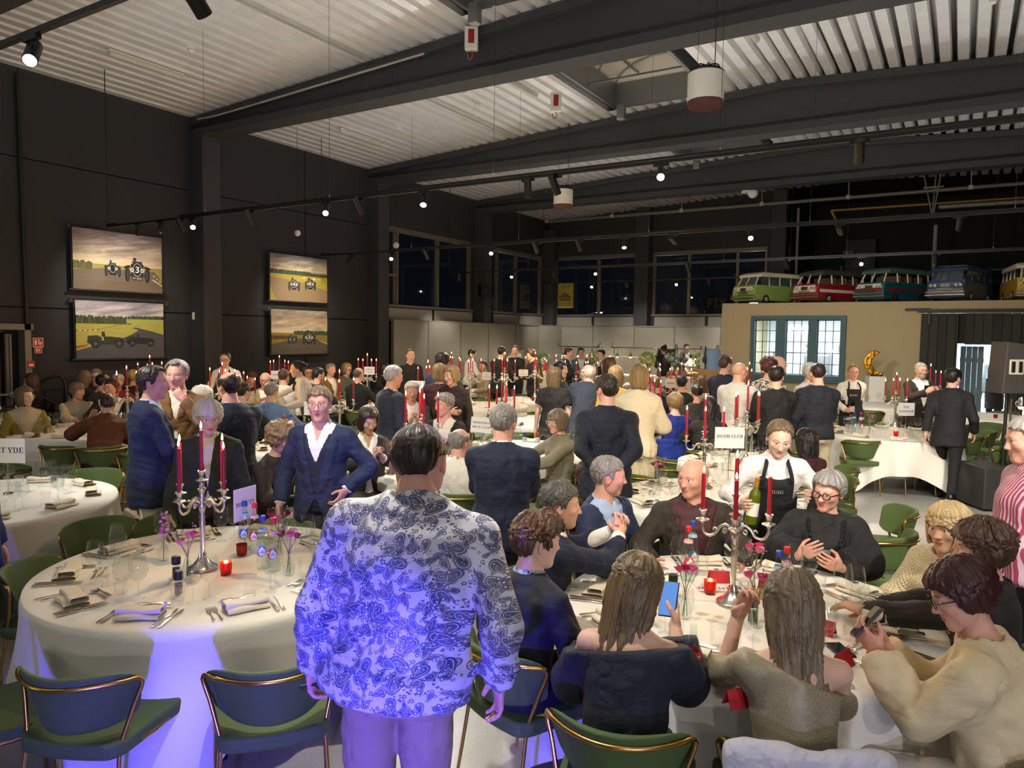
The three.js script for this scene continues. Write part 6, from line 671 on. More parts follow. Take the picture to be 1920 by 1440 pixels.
[['t10', 1660, 15.4, 'table behind the smiling waitress'], ['t11', 1845, 13.4, 'table beyond the walking man'], ['tm', 1240, 10.8, 'table of the royal blue dress'], ['tmo', 1268, 13, 'table of the purple guest'], ['ta', 428, 10.9, 'table of the sky blue sweater'], ['tf1', 700, 14.4, 'table in the dark corner'], ['tf2', 540, 13.6, 'table under the second posters'], ['tf0', 300, 12.2, 'table under the first posters'], ['tg1', 905, 14.2, 'table before the black-clad hosts'], ['tg2', 1000, 15.7, 'table of the gold scarf'], ['tg3', 1015, 11.7, 'table beside the black dress'], ['tg4', 1112, 14.1, 'table of the stooping man'], ['tg5', 800, 12.8, 'table behind the smiling blonde'], ['tg6', 1185, 16.1, 'table before the lemon trees'], ['tg7', 0, 11.0, 'table by the steel door'], ['tg8', 1430, 11.7, 'table before the blue window'], ['tg9', 845, 18, 'table against the folding screens']].forEach(([id, px, d, nm], i) => { const [x, z] = at(px, d); setTable(id, x, z, { tg7: .6, tf0: .7, tf2: .78, tg5: .78, tg2: .8, tg4: .8, tg8: .78 }[id] ?? .88, nm, { lvl: d < 12.5 ? 1 : 0, n: d < 12.5 ? 9 : 8, wine: d < 12.5 ? 1 : 1, a0: i * .37, seed: 11 + i, votives: d < 16 && i % 2 ? [[.2, .35, 0]] : [], flowers: i % 3 === 0 ? [[.25, .2, 'dark', 'low vase with red and pink blooms']] : [] }); });
// candelabra: column and row of the middle flame, depth
candle5(374, 788, 4.1, .165, T.t1.name, { lights: 1 }); candle5(1388, 838, 3.66, .25, T.t2.name, { lights: 1 });
candle5(1325, 738, 6.55, .3, T.t8.name); candle5(1404, 713, 7.95, .95, T.t8b.name); candle5(791, 713, 7.25, .8, T.t6.name); candle5(941, 703, 8.75, .2, T.t7.name); candle5(236, 679, 10.0, .25, T.t4.name); candle5(280, 660, 12.3, .8, 'table under the first posters'); candle5(456, 694, 10.6, .6, T.ta.name); candle5(416, 672, 10.9, .7, 'table served by the stooping waitress'); candle5(636, 686, 9.3, .75, T.t5.name); candle5(523, 657, 13.7, .3, 'table under the second posters'); candle5(688, 655, 14.5, .3, 'table in the dark corner'); candle5(802, 670, 12.9, .5, 'table behind the smiling woman'); candle5(846, 654, 17.8, .5, T.tg9.name); candle5(882, 651, 14.3, .4, 'table before the black-clad hosts'); candle5(946, 651, 14.3, .8, 'table between the two hosts'); candle5(1003, 650, 15.8, .4, 'table of the woman with the scarf'); candle5(1042, 657, 15.5, .5, 'table of the stooping man'); candle5(1100, 656, 14.2, .55, 'table before the buffet lamps'); candle5(1237, 674, 13, .4, 'table of the purple guest'); candle5(1278, 672, 13.2, .7, 'table of the grey-jacketed diner'); candle5(1220, 698, 10.7, .75, 'table beside royal blue'); candle5(1682, 697, 11.6, .35, 'table with the paddock card'); candle5(1745, 676, 13.4, .5, 'table behind the bearded photographer'); candle5(1405, 664, 11.6, .4, 'table before the blue window');
// place cards
sign(456, 948, 4.5, .2, .2, [['BOSSUYT', 56]], 'white card reading BOSSUYT turned side-on among the glasses', { turn: 70 });
sign(886, 797, 7.1, .2, .15, [['MERCEDES', 46], ['300 SL CLUB', 46]], 'white card reading MERCEDES 300 SL CLUB on a wire holder', { font: 46 }).children[0].rotation.z = -.07;
sign(588, 766, 8.6, .24, .165, [['E-TYPE', 58]], 'white card reading E-TYPE behind the three-piece suit');
sign(1372, 822, 6.2, .25, .18, [['DS/SM CLUB', 46, 116]], 'white card reading DS/SM CLUB below the candles');
sign(1703, 768, 11.3, .25, .2, [['THE', 56], ['PADDOCK', 56]], 'white card reading THE PADDOCK before the bearded man');
sign(1259, 719, 12.6, .2, .15, [['MOREL', 60]], 'white card reading MOREL beside the purple-dressed guest');
sign(1226, 761, 10.2, .2, .2, [['...KE', 60]], 'white card with letters KE beside the royal blue woman');
sign(6, 847, 5.95, .3, .2, [['ART YDE', 66]], 'white card reading ART YDE cut by the edge of the picture');
sign(912, 705, 13.7, .17, .14, [['NSU', 44], ['MOTORCLUB', 40]], 'small far card with two printed lines before the hosts'); sign(981, 699, 14.8, .19, .13, [['MSC', 44], ['ST MARTINUS', 36]], 'small far card beside the woman with the scarf'); sign(692, 695, 14.1, .2, .15, [['PORSCHE', 44], ['CLASSICS', 44]], 'small far card under the candles in the dark corner'); sign(516, 703, 13.3, .17, .15, [['ROVER', 54]], 'small far card behind the man in white'); sign(788, 722, 12.5, .2, .14, [['CLUB', 40]], 'half hidden card behind the white-haired diner');
{ const [x, z] = [-1.06, -3.93], t = thing('fallen_sign', 'white card reading NNEMA lying flat beside its wooden block', 'sign', [x, TT, z], deg(31)); mesh('card', box(.27, .003, .15, 0, .003, 0), [M(0xd9d6d2), M(0xd9d6d2), new THREE.MeshStandardMaterial({ map: signTex([['BONNEMA', 66, 150]], 56, 320, 178), roughness: .7 }), M(0xd9d6d2), M(0xd9d6d2), M(0xd9d6d2)], t); const b = thing('wooden_block', 'pale wooden block beside the foot of the candelabrum', 'block', [-.86, TT, -3.86], .5); mesh('block', box(.1, .045, .05, 0, .023, 0, .003), M(0xb28f5e, .6), b); mesh('slot', box(.1, .003, .004, 0, .046, 0), M(0x6f5433, .7), b); }
// ---- things on the near right table
{ const W = 'table of the fair-haired women', y = TT;
  const at2 = (px, d) => { const p = at(px, d); return [p[0], y, p[1]]; };
  bottleRed(at2(1300, 4.0), .5, 'water bottle with red cap before the brown jacket', 'q1'); bottleBlue(at2(1308, 4.12), .5, 'water bottle with blue cap before the brown jacket', 'q2'); bottleBlue(at2(1474, 3.55), .5, 'water bottle with blue cap beside the long-haired woman in beige', 'q3'); bottleRed(at2(1489, 3.62), .5, 'water bottle with red cap beside the long-haired woman in beige', 'q4');
  { const p = at(1297, 3.45); flowers(p[0], p[1], W, 'rose', 'small bottle vase with three magenta roses'); const q = at(1436, 3.35); flowers(q[0], q[1], W, 'rose', 'small bottle vase with full pink roses'); const r = at(1428, 3.8); flowers(r[0], r[1], W, 'pink', 'vase with one pale pink rose behind the candelabrum'); }
  const mill = (px, d, l) => { const t = thing('pepper_mill', l, 'mill', at2(px, d)); mesh('jar', lathe([[0, .003], [.022, .003], [.024, .01], [.022, .07], [.02, .075]], 18), clearGlass, t); mesh('fill', cyl(.019, .02, .05, 0, .03, 0, 16), M(0x151312, .8), t); mesh('grinder', lathe([[.021, .074], [.024, .08], [.024, .115], [.02, .12], [0, .12]], 18), blackM, t); }; mill(1273, 3.75, 'black-topped pepper mill beside the red candle glass'); mill(1427, 3.42, 'dark pepper mill beside the pink roses'); mill(323, 3.95, 'black-topped pepper mill between the bottles and the carnations'); mill(327, 3.7, 'black-topped salt mill in front of the pepper mill');
  const c = thing('cola_bottle', 'half full cola bottle with a red label', 'bottle', at2(1315, 2.8)); mesh('glass', lathe([[0, .004], [.026, .003], [.029, .012], [.0285, .045], [.026, .07], [.029, .1], [.029, .125], [.02, .17], [.0125, .21], [.0135, .228], [.0125, .232]], 22), bottleGlass, c); mesh('cola', lathe([[0, .006], [.026, .008], [.0265, .045], [.0245, .07], [.026, .088], [0, .088]], 20), M(0x1f0a04, .15), c); mesh('label', lathe([[.0294, .095], [.0298, .112], [.0285, .13]], 22), M(0xc4161c, .45), c); mesh('label_line', lathe([[.0299, .11], [.0299, .113]], 22), M(0xe8ded8, .5), c);
  const cardTex = txt => canvasTex(256, 128, (g, w, h) => { g.fillStyle = '#b01824'; g.fillRect(0, 0, w, h); g.fillStyle = '#e8cfcf'; g.font = '24px sans-serif'; g.fillText(txt, 24, 60); });
  const card = (px, d, turn, tilt, l, txt) => { const t = thing('place_card', l, 'card', at2(px, d), turn); const f = box(.115, .07, .002, 0, .035, .02), b = box(.115, .07, .002, 0, .035, -.02); const m1 = mesh('front_leaf', move(box(.115, .07, .002, 0, -.035, 0), 0, 0, 0), [M(0xb01824), M(0xb01824), M(0xb01824), M(0xb01824), txt ? new THREE.MeshStandardMaterial({ map: cardTex(txt), roughness: .6 }) : M(0xb01824, .6), M(0xb01824)], t); m1.position.set(0, .066, 0); m1.rotation.x = -.42; const m2 = mesh('rear_leaf', box(.115, .07, .002, 0, -.035, 0), M(0xb01824, .6), t); m2.position.set(0, .066, 0); m2.rotation.x = .42; };
  card(1287, 2.9, deg(31 + 12), 0, 'red place card with white handwriting beside the cola', 'Mol.  Ry  Seda'); card(1553, 2.72, deg(31 - 10), 0, 'red place card just behind the woman in beige', 'Susanna Gry'); card(1360, 3.98, deg(31), 0, 'plain red place card before the brown jacket', ''); card(1561, 3.3, deg(-10), 0, 'red place card lying among the wine glasses', ''); card(1602, 2.95, deg(70), 0, 'red place card standing inside the tumbler row', ''); card(1458, 3.85, deg(31), 0, 'red place card half hidden by the blue-capped bottle', ''); card(1408, 2.62, deg(50), 0, 'red place card half hidden by the beige sleeve', '');
  const ph = (px, d, turn, l, scr) => { const t = thing('smartphone', l, 'phone', at2(px, d), turn); mesh('body', box(.072, .009, .148, 0, .006, 0, .004), blackM, t); mesh('screen', box(.066, .001, .14, 0, .0112, 0), M(0x0b0c10, .1), t); return t; }; ph(1598, 3.1, .6, 'dark folded case lying beside the tumblers');
}
// chairs: near ones where the photograph shows them, then the rings
const ringGroup = n => 'empty chairs at the ' + n;
function chairAt(px, d, face, label, group) { const [x, z] = at(px, d); return chair(x, z, deg(YAW0 + face), label, group); }
chairAt(172, 3.02, 172, 'green velvet chair washed in blue light, its back to the viewer'); chairAt(505, 3.1, -160, 'green velvet chair beside the patterned shirt, tucked to the cloth'); chairAt(-45, 3.05, 130, 'green velvet chair cut by the picture edge beside the white cloth'); chairAt(95, 4.15, 95, 'green velvet chair on the far end of the silver-laid table, back curved'); chairAt(195, 5.05, 60, 'green velvet chair turned away with its seat facing the viewer'); chairAt(258, 5.5, -90, 'green velvet chair beside the cream trousers'); chairAt(15, 5.0, 80, 'green velvet chair beside the checked jacket'); chairAt(320, 5.15, 20, 'green velvet chair behind the bottles on the silver-laid table'); chairAt(510, 5.0, -40, 'green velvet chair in front of the three-piece suit'); chairAt(595, 4.6, -60, 'green velvet chair under the hand of the three-piece suit');
chairAt(120, 8.75, 170, 'green velvet chair with its back to the viewer before the mustard wrap'); chairAt(270, 8.3, -170, 'green velvet chair behind the rust-brown shirt'); chairAt(160, 6.9, 10, 'green velvet chair beyond the cards, seat toward the viewer'); chairAt(-5, 8.6, 150, 'green velvet chair before the mustard wrap at the picture edge');
chairAt(1205, 5.6, 60, 'green velvet chair between the blue blazer and the brown jacket'); chairAt(1180, 7.2, 110, 'green velvet chair behind the grey-haired man, first of the row'); chairAt(1217, 7.4, 120, 'green velvet chair second in the row beyond the laid table'); chairAt(1250, 7.9, 130, 'green velvet chair third in the row beyond the laid table'); chairAt(1282, 8.3, 140, 'green velvet chair fourth in the row beyond the laid table');
chairAt(1620, 10.1, 165, 'green velvet chair with its back to the viewer at the paddock card'); chairAt(1716, 10.05, -172, 'green velvet chair in front of the paddock table beside the walker'); chairAt(1808, 10.6, -130, 'green velvet chair behind the walking man'); chairAt(1835, 11.2, -110, 'green velvet chair beyond the walking man, turned to the table'); chairAt(1850, 12.2, -80, 'green velvet chair standing beside the floor speaker'); chairAt(1790, 12.2, -150, 'green velvet chair beside the open doorway table'); chairAt(1500, 9.2, 150, 'green velvet chair behind the black sweater'); chairAt(1560, 7.2, -80, 'green velvet chair beside the dark-haired woman'); chairAt(1565, 7.8, -100, 'second green velvet chair beside the dark-haired woman');
chairAt(1085, 7.4, -120, 'green velvet chair behind the seated woman in grey, back to the aisle'); chairAt(1105, 8.2, -100, 'green velvet chair beside the hands-behind-back man'); chairAt(1075, 9.3, -70, 'green velvet chair beside the cream trousers in the aisle');
function ring(id, n, a0, skip = [], off = .34) { const t = T[id]; for (let i = 0; i < n; i++) { const a = a0 + i * 2 * PI / n, x = t.x + Math.cos(a) * (t.r + off), z = t.z + Math.sin(a) * (t.r + off); if (skip.includes(i) || chairs.some(c => Math.hypot(c[0] - x, c[1] - z) < .55) || seatChairs.some(c => Math.hypot(c[0] - x, c[1] - z) < .6) || folk.some(c => Math.hypot(c[0] - x, c[1] - z) < .42) || Object.values(T).some(q => q !== t && Math.hypot(q.x - x, q.z - z) < q.r + .1)) continue; chair(x, z, Math.atan2(-Math.cos(a), -Math.sin(a)), 'empty green velvet chair at the ' + t.name + ', ' + sideOf(Math.cos(a), Math.sin(a)), ringGroup(t.name)); } }

// ---------------------------------------------------------------- the guests
const NAVY = 0x141b30, NAVY2 = 0x1b2540, BLK = 0x0d0d0f, WHT = 0xdfdcd6, PALEB = 0xa9bfdc;
const paisley = canvasTex(1024, 1024, (c, w, h) => { c.fillStyle = '#c6c3c9'; c.fillRect(0, 0, w, h); const cols = ['#3d4468', '#565c80', '#6d6a78', '#77706f', '#474a66', '#595f88'];
  const drop = (x, y, s, a, k) => { for (const ox of [-w, 0, w]) for (const oy of [-h, 0, h]) { if (x + ox < -120 || x + ox > w + 120 || y + oy < -120 || y + oy > h + 120) continue; c.save(); c.translate(x + ox, y + oy); c.rotate(a); c.scale(s, s * (k % 2 ? 1 : 1)); const P = q => { c.beginPath(); c.moveTo(0, 46 * q); c.bezierCurveTo(-34 * q, 40 * q, -34 * q, -10 * q, -4 * q, -26 * q); c.bezierCurveTo(14 * q, -38 * q, 26 * q, -50 * q, 20 * q, -64 * q); c.bezierCurveTo(44 * q, -40 * q, 36 * q, -14 * q, 32 * q, 4 * q); c.bezierCurveTo(30 * q, 30 * q, 22 * q, 44 * q, 0, 46 * q); }; c.fillStyle = cols[k % 6]; P(1); c.fill(); c.strokeStyle = '#d3d0d6'; c.lineWidth = 3; P(.74); c.stroke(); c.fillStyle = cols[(k + 2) % 6]; P(.46); c.fill(); c.fillStyle = '#d8d5da'; for (let i = 0; i < 4; i++) { c.beginPath(); c.arc(2 + 5 * Math.sin(i * 2), 14 - i * 11, 2.6, 0, 7); c.fill(); } c.strokeStyle = cols[(k + 1) % 6]; c.lineWidth = 4; c.beginPath(); c.arc(38, -58, 13, .4, 4.6); c.stroke(); c.restore(); } };
  for (let i = 0; i < 230; i++) { const x = hash(i, 1, 77) * w, y = hash(i, 2, 77) * h; drop(x, y, .55 + .75 * hash(i, 3, 77), hash(i, 4, 77) * 6.28, i); }
  for (let i = 0; i < 560; i++) { const x = hash(i, 5, 77) * w, y = hash(i, 6, 77) * h, r = 4 + 10 * hash(i, 7, 77); c.fillStyle = cols[i % 6]; c.beginPath(); if (i % 3) c.arc(x, y, r, 0, 7); else c.ellipse(x, y, r * .6, r * 1.5, hash(i, 8, 77) * 6, 0, 7); c.fill(); if (r > 9) { c.fillStyle = '#dcd9dc'; c.beginPath(); c.arc(x, y, r * .45, 0, 7); c.fill(); } } });
const paisleyMat = new THREE.MeshPhysicalMaterial({ map: paisley, roughness: .42, sheen: .3 });
const checkTex = (a, b, n) => dataTex(128, (u, v) => { const l = (Math.abs(u - .5) < .03 || Math.abs(v - .5) < .03) ? 1 : 0; return a.map((x, i) => lerp(x, b[i], l)); }, [n, n], true);
const checkMat = new THREE.MeshStandardMaterial({ map: checkTex([20, 27, 50], [44, 52, 78], 16), roughness: .85 }), checkBlue = new THREE.MeshStandardMaterial({ map: checkTex([27, 34, 92], [20, 25, 70], 14), roughness: .85 });
const stripeMat = new THREE.MeshStandardMaterial({ map: dataTex(128, (u) => { const k = (u * 2) % 1; return k < .55 ? [150, 55, 88] : [205, 170, 182]; }, [28, 28], true), roughness: .7 });
const knitTex = dataTex(256, (u, v) => { const a = Math.sin((u * 12 + .35 * Math.sin(v * 2 * PI * 12)) * 2 * PI), b = Math.abs(Math.sin(v * 2 * PI * 12)); return .5 + .35 * a * b + .15 * (b - .5); }, [4, 4]);
const knitMat = new THREE.MeshStandardMaterial({ color: 0xcbbd9c, roughness: .9, bumpMap: knitTex, bumpScale: .012 });
const ponchoMat = new THREE.MeshStandardMaterial({ color: 0xc9bc9e, roughness: .95, bumpMap: clothTex, bumpScale: .004 });
const sparkle = (base, dot) => new THREE.MeshStandardMaterial({ map: dataTex(256, (u, v) => hash(u * 256 | 0, v * 256 | 0, 6) > .992 ? dot : base, [5, 5], true), roughness: .7 });
const lurex = new THREE.MeshPhysicalMaterial({ map: dataTex(256, (u, v) => { const k = .8 + .25 * pnoise(u, v, 120, 2) + (hash(u * 256 | 0, v * 256 | 0, 3) > .97 ? .5 : 0); return [150 * k, 138 * k, 112 * k].map(x => Math.min(255, x)); }, [5, 5], true), roughness: .5, metalness: .15 });
const zebra = new THREE.MeshStandardMaterial({ map: dataTex(128, (u, v) => { const s = Math.sin((u * 3 + .5 * pnoise(u, v, 4, 3)) * 2 * PI * 2 + 3 * pnoise(u, v, 3, 8)); return s > .1 ? [18, 17, 17] : [215, 210, 200]; }, [9, 9], true), roughness: .8 });
const floral = new THREE.MeshStandardMaterial({ map: dataTex(128, (u, v) => { const n = pnoise(u, v, 14, 1); return n > .62 ? [58, 50, 44] : n > .45 ? [150, 138, 120] : [205, 196, 180]; }, [6, 6], true), roughness: .8 });
const ruig = canvasTex(256, 80, (c, w, h) => { c.clearRect(0, 0, w, h); c.fillStyle = '#c9c7c4'; c.font = '58px serif'; c.textAlign = 'center'; c.fillText('RUIG', w / 2, 52); c.font = '12px serif'; c.fillText('. . . . . . .', w / 2, 72); }), ruig2 = canvasTex(256, 80, (c, w, h) => { c.clearRect(0, 0, w, h); c.fillStyle = '#e08a24'; c.fillRect(8, 14, 44, 44); c.fillStyle = '#1a1a1a'; c.fillRect(18, 24, 10, 24); c.fillRect(34, 24, 8, 24); c.fillStyle = '#d3d0cb'; c.font = '52px serif'; c.fillText('RUIG', 66, 54); });
// a thing held in a hand: placed in the world at the hand of a person
function held(name, label, category, p, i, build, off = [0, 0, 0], rot = [0, 0, 0]) { const a = p.k.arm[i], w = p.world(a.W.clone().addScaledVector(a.f, .075).addScaledVector(a.n, .035)), t = thing(name, label, category, [w.x + off[0], w.y + off[1], w.z + off[2]]); t.rotation.set(rot[0], p.turn + rot[1], rot[2], 'YXZ'); build(t); return t; }
const phoneBuild = (c = 0x0c0c0e, scr) => t => { mesh('body', box(.074, .15, .009, 0, 0, 0, .004), M(c, .35), t); mesh('screen', box(.067, .14, .001, 0, 0, .0052), scr ? new THREE.MeshStandardMaterial({ color: 0x111111, emissive: new THREE.Color(...scr), emissiveIntensity: 1 }) : M(0x08090c, .1), t); mesh('camera', box(.03, .03, .003, -.015, .05, -.0055, .001), blackM, t); };

// --- the big foreground figure and the nearest guests
const P1 = person({ who: 'man in the patterned shirt', px: 786, yt: 797, d: 2.5, a: 178, g: 1.26, belly: .5, sw: .2, neck: .035, wide: 1.07, botq: .9, sex: 'm', hs: 1.06, head: [-8, 16, -4], side: 6, lean: 3, skinK: 'pink', hair: 'short', hth: .006, hamp: .003, hairC: 'dkbrown', label: 'large man seen from behind in a blue and white paisley shirt', lod: 0,
  Lh: { t: [.31, .95, .06], hint: [.25, 0, -1], f: [.0, -1, .3], n: [-1, 0, -.2], curl: 1.0 }, R: { t: [-.34, .92, .04], hint: [-.45, 0, -1], f: [.0, -1, .2], n: [1, 0, -.3], curl: .6 },
  top: { k: 'shirt', mat: paisleyMat, infl: .026, ai: .012, tmin: -.15, amp: .004, wr: .04, er: .05, sleeve: 1.97, uv: (x, y, z) => [(x + z * .3) / .52, (y + z * .25) / .52], extra: (x, y, z, t, X, Z) => { const s = Math.sign(X), ax = Math.abs(X); let f = 0; if (Z < 0) { f += .016 * Math.exp(-Math.pow((ax - .07 - .22 * (.75 - t)) / .022, 2)) * sstep(.2, .4, t) * sstep(.9, .75, t); f += .012 * Math.exp(-Math.pow((ax - .13 - .3 * (.7 - t)) / .03, 2)) * sstep(.0, .3, t) * sstep(.85, .6, t); f += .014 * Math.exp(-Math.pow((t - .06 - .3 * X) / .04, 2)) * sstep(-.16, -.02, X - .0) * .8; f += .004 * Math.exp(-Math.pow((t - .86 + .9 * X * X) / .012, 2)); f += .012 * Math.exp(-Math.pow((t - .0 + .25 * X) / .05, 2)); } return f; } },
  bot: { c: 0x8d7a62 }, noShoes: false });
held('smartphone', 'smartphone with a lit screen in the hand of the paisley-shirted man', 'phone', P1, 0, phoneBuild(0x0c0c0e, [.12, .35, .45]), [0, -.0, .0], [-.9, .4, 1.2]);
person({ who: 'man in the three-piece suit', px: 598, yt: 725, d: 5.3, a: -6, sex: 'm', head: [8, 0, 2], skinK: 'pink', hair: 'short', hairC: 'ash', hamp: .005, glasses: 0x8b7d68, label: 'elderly man in a navy three-piece suit facing the camera', lod: 0, wide: .96, jaw: 1.06, nose: 1.1, top: { k: 'jacket', c: NAVY2, tb: .02, w: .115, low: .25, tmin: -.34 }, vest: { c: 0x161d33, tb: .5, low: -.2 }, shirt: { c: 0xe6e4e2, v: .78, open: .03 }, bot: { c: NAVY2 }, R: { t: [-.27, .87, .12], hint: [-.6, 0, -.8], f: [0, -1, .25], n: [1, 0, 0], curl: .3 }, Lh: 'hip' });
person({ who: 'older woman in dark green', px: 388, yt: 754, d: 5.35, a: 18, sex: 'f', g: 1.12, head: [14, 6, 0], skinK: 'fair', hair: 'fem', hth: .026, hairC: 'white', fringe: 1, glasses: 0xb3a78e, label: 'older woman with white hair and a dark olive jacket behind the candles', lod: 0, top: { k: 'jacket', c: 0x23291a, tb: .25, w: .06, low: .1, lapel: false, tmin: -.3 }, shirt: { c: 0xcfc6b4 }, bot: { c: 0x2b2b24 } });
person({ who: 'man in the blue blazer at far left', px: 288, yt: 688, d: 5.75, a: 118, sex: 'm', g: 1.12, head: [-14, 0, 0], skinK: 'pink', hair: 'recede', bald: false, hairC: 'dkbrown', hth: .016, label: 'man in a navy blazer and cream trousers seen in profile', lod: 0, top: { k: 'jacket', c: 0x1c2745 }, shirt: { c: PALEB }, bot: { c: 0xb5aa98 }, Lh: 'glass', R: { t: [-.2, 1.05, .34], hint: [-.7, -.6, -.4], curl: .8 } });
person({ who: 'man in the brown loden waistcoat', px: 330, yt: 677, d: 6.5, a: 14, sex: 'm', g: 1.1, head: [-10, 2, 0], skinK: 'pink', hair: 'recede', hairC: 'grey', hth: .018, label: 'grey-haired man in a tan vest raising his hand to his chin', top: { k: 'jacket', c: 0x6a4a22, tb: .55, w: .12 }, shirt: { c: 0xcfc8bb }, bot: { c: 0x3a352e }, Lh: 'chin', R: 'down' });
person({ who: 'man in navy beside the white hair', px: 427, yt: 697, d: 6.3, a: -140, sex: 'm', g: 1.18, head: [8, 2, 0], skinK: 'pink', hair: 'ring', ringTop: .075, hairC: 'dkbrown', hth: .016, label: 'balding man in a dark navy blazer with his back turned', top: { k: 'jacket', c: 0x131a30 }, shirt: { c: PALEB }, bot: { c: 0x10131c }, Lh: 'fold', R: 'fold' });
person({ who: 'white-haired woman between two men', px: 378, yt: 726, d: 7.1, a: 170, sex: 'f', head: [0, 0, 0], skinK: 'fair', hair: 'fem', hth: .024, hairC: 'white', label: 'white-haired person from behind between the two blazers', top: { k: 'knit', c: 0x57201f }, bot: { c: 0x222222 } });
person({ who: 'checked jacket man at the edge', px: -66, yt: 760, d: 4.0, a: 100, sex: 'm', g: 1.1, hair: 'short', hairC: 'brown', label: 'man in a blue checked jacket cut off by the picture edge', top: { k: 'jacket', mat: checkBlue, c: 1 }, shirt: { c: WHT }, bot: { c: 0x15151a }, R: { t: [-.24, .92, .12], hint: [-.3, 0, -1], f: [0, -1, .2], n: [1, 0, 0], curl: .6 }, lod: 1 });
// --- around the near right table
person({ who: 'young man in the navy sweater', px: 1012, yt: 968, d: 3.3, a: 128, sit: 1, sex: 'm', head: [-14, 4, 0], skinK: 'pale', hair: 'quiff', hth: .02, hamp: .012, hairC: 'chest', label: 'young man with tousled brown hair in a dark navy sweater', lod: 0, lean: 8, top: { k: 'knit', c: 0x101422, neckR: .07, infl: .02, tmin: -.12 }, shirt: { c: 0x8d97b5 }, bot: { c: 0x15161b }, Lh: 'lap', R: 'lap' });
person({ who: 'man with clasped hands', px: 1056, yt: 908, d: 3.98, a: 112, sit: 1, sex: 'm', head: [-20, 2, 0], skinK: 'fair', hair: 'short', hairC: 'dkgrey', hamp: .006, label: 'grey-haired man in a checked navy blazer with clasped hands', lod: 0, lean: 14, top: { k: 'jacket', mat: checkMat, c: 2 }, shirt: { c: WHT }, bot: { c: 0x14151c }, Lh: { t: [.03, 1.0, .46], hint: [.7, -.8, -.2], f: [-.35, .8, .25], n: [-1, 0, .1], curl: 1.15 }, R: { t: [-.05, 1.0, .45], hint: [-.7, -.8, -.2], f: [.35, .8, .25], n: [1, 0, .1], curl: 1.15 } });
person({ who: 'man in the blue blazer and light shirt', px: 1146, yt: 857, d: 4.62, a: 48, sit: 1, sex: 'm', head: [42, 4, 4], skinK: 'pink', hair: 'short', hth: .008, hairC: 'grey', label: 'man with cropped grey hair, blue blazer and pale blue shirt', lod: 0, top: { k: 'jacket', c: 0x1f2c4a, tb: .1, w: .15 }, shirt: { c: 0x9cb2d4, v: .9 }, bot: { c: 0x1a2236 }, Lh: 'lap', R: 'lap' });
person({ who: 'bald man in the brown jacket', px: 1306, yt: 861, d: 4.62, a: -6, sit: 1, sex: 'm', g: 1.15, head: [-44, 4, -3], skinK: 'pink', hair: 'bald', hairC: 'grey', wide: 1.03, label: 'bald man in a brown jacket over a burgundy shirt', lod: 0, top: { k: 'jacket', c: 0x2b231c, tb: .08, w: .16 }, shirt: { c: 0x3b1017, open: .02 }, bot: { c: 0x1f1b18 }, Lh: { t: [.25, .74, .3], hint: [.6, -.4, -.6] }, R: { t: [-.27, .74, .28], hint: [-.6, -.4, -.6] } });
const WT = person({ who: 'waitress with wine', px: 1466, yt: 790, d: 4.95, a: -14, sex: 'f', lean: 16, head: [2, 20, -4], skinK: 'pale', hair: 'up', bunY: .0, hairC: 'dkblond', label: 'waitress in white shirt and black apron holding two wine bottles', lod: 0, top: { k: 'shirt', c: 0xd8d3d0, amp: .009 }, bot: { c: 0x141414 }, apron: { text: ruig }, R: { t: [-.23, 1.0, .34], hint: [-.7, -.6, -.3], f: [.2, .1, .9], n: [1, .2, 0], curl: 1.1 }, Lh: { t: [.24, 1.06, .3], hint: [.7, -.7, -.3], f: [-.3, .2, .8], n: [-1, 0, .1], curl: 1.1 } });
const wineBuild = (g, foil, lab) => t => { mesh('glass', lathe([[0, 0], [.034, 0], [.038, .006], [.038, .19], [.033, .215], [.018, .238], [.0145, .255], [.0145, .3], [.0165, .302], [.0165, .312], [0, .312]], 24), g, t); mesh('foil', lathe([[.0152, .25], [.0152, .303], [.0172, .304], [.0172, .314], [0, .314]], 20), M(foil, .4), t); mesh('label', lathe([[.0386, .06], [.0386, .15]], 24), M(lab, .7), t); };
held('wine_bottle', 'green bottle of white wine in the hand of the waitress', 'bottle', WT, 1, wineBuild(new THREE.MeshPhysicalMaterial({ color: 0x6f7d14, roughness: .08, transmission: .5, thickness: 0 }), 0x9a6a14, 0xd9d4c8), [0, -.13, 0], [0, 0, -.12]); held('wine_bottle', 'dark red wine bottle held up by the waitress', 'bottle', WT, 0, wineBuild(M(0x0c0908, .1), 0x8b1a2c, 0x1c1917), [.02, -.12, 0], [.1, 0, -.22]);
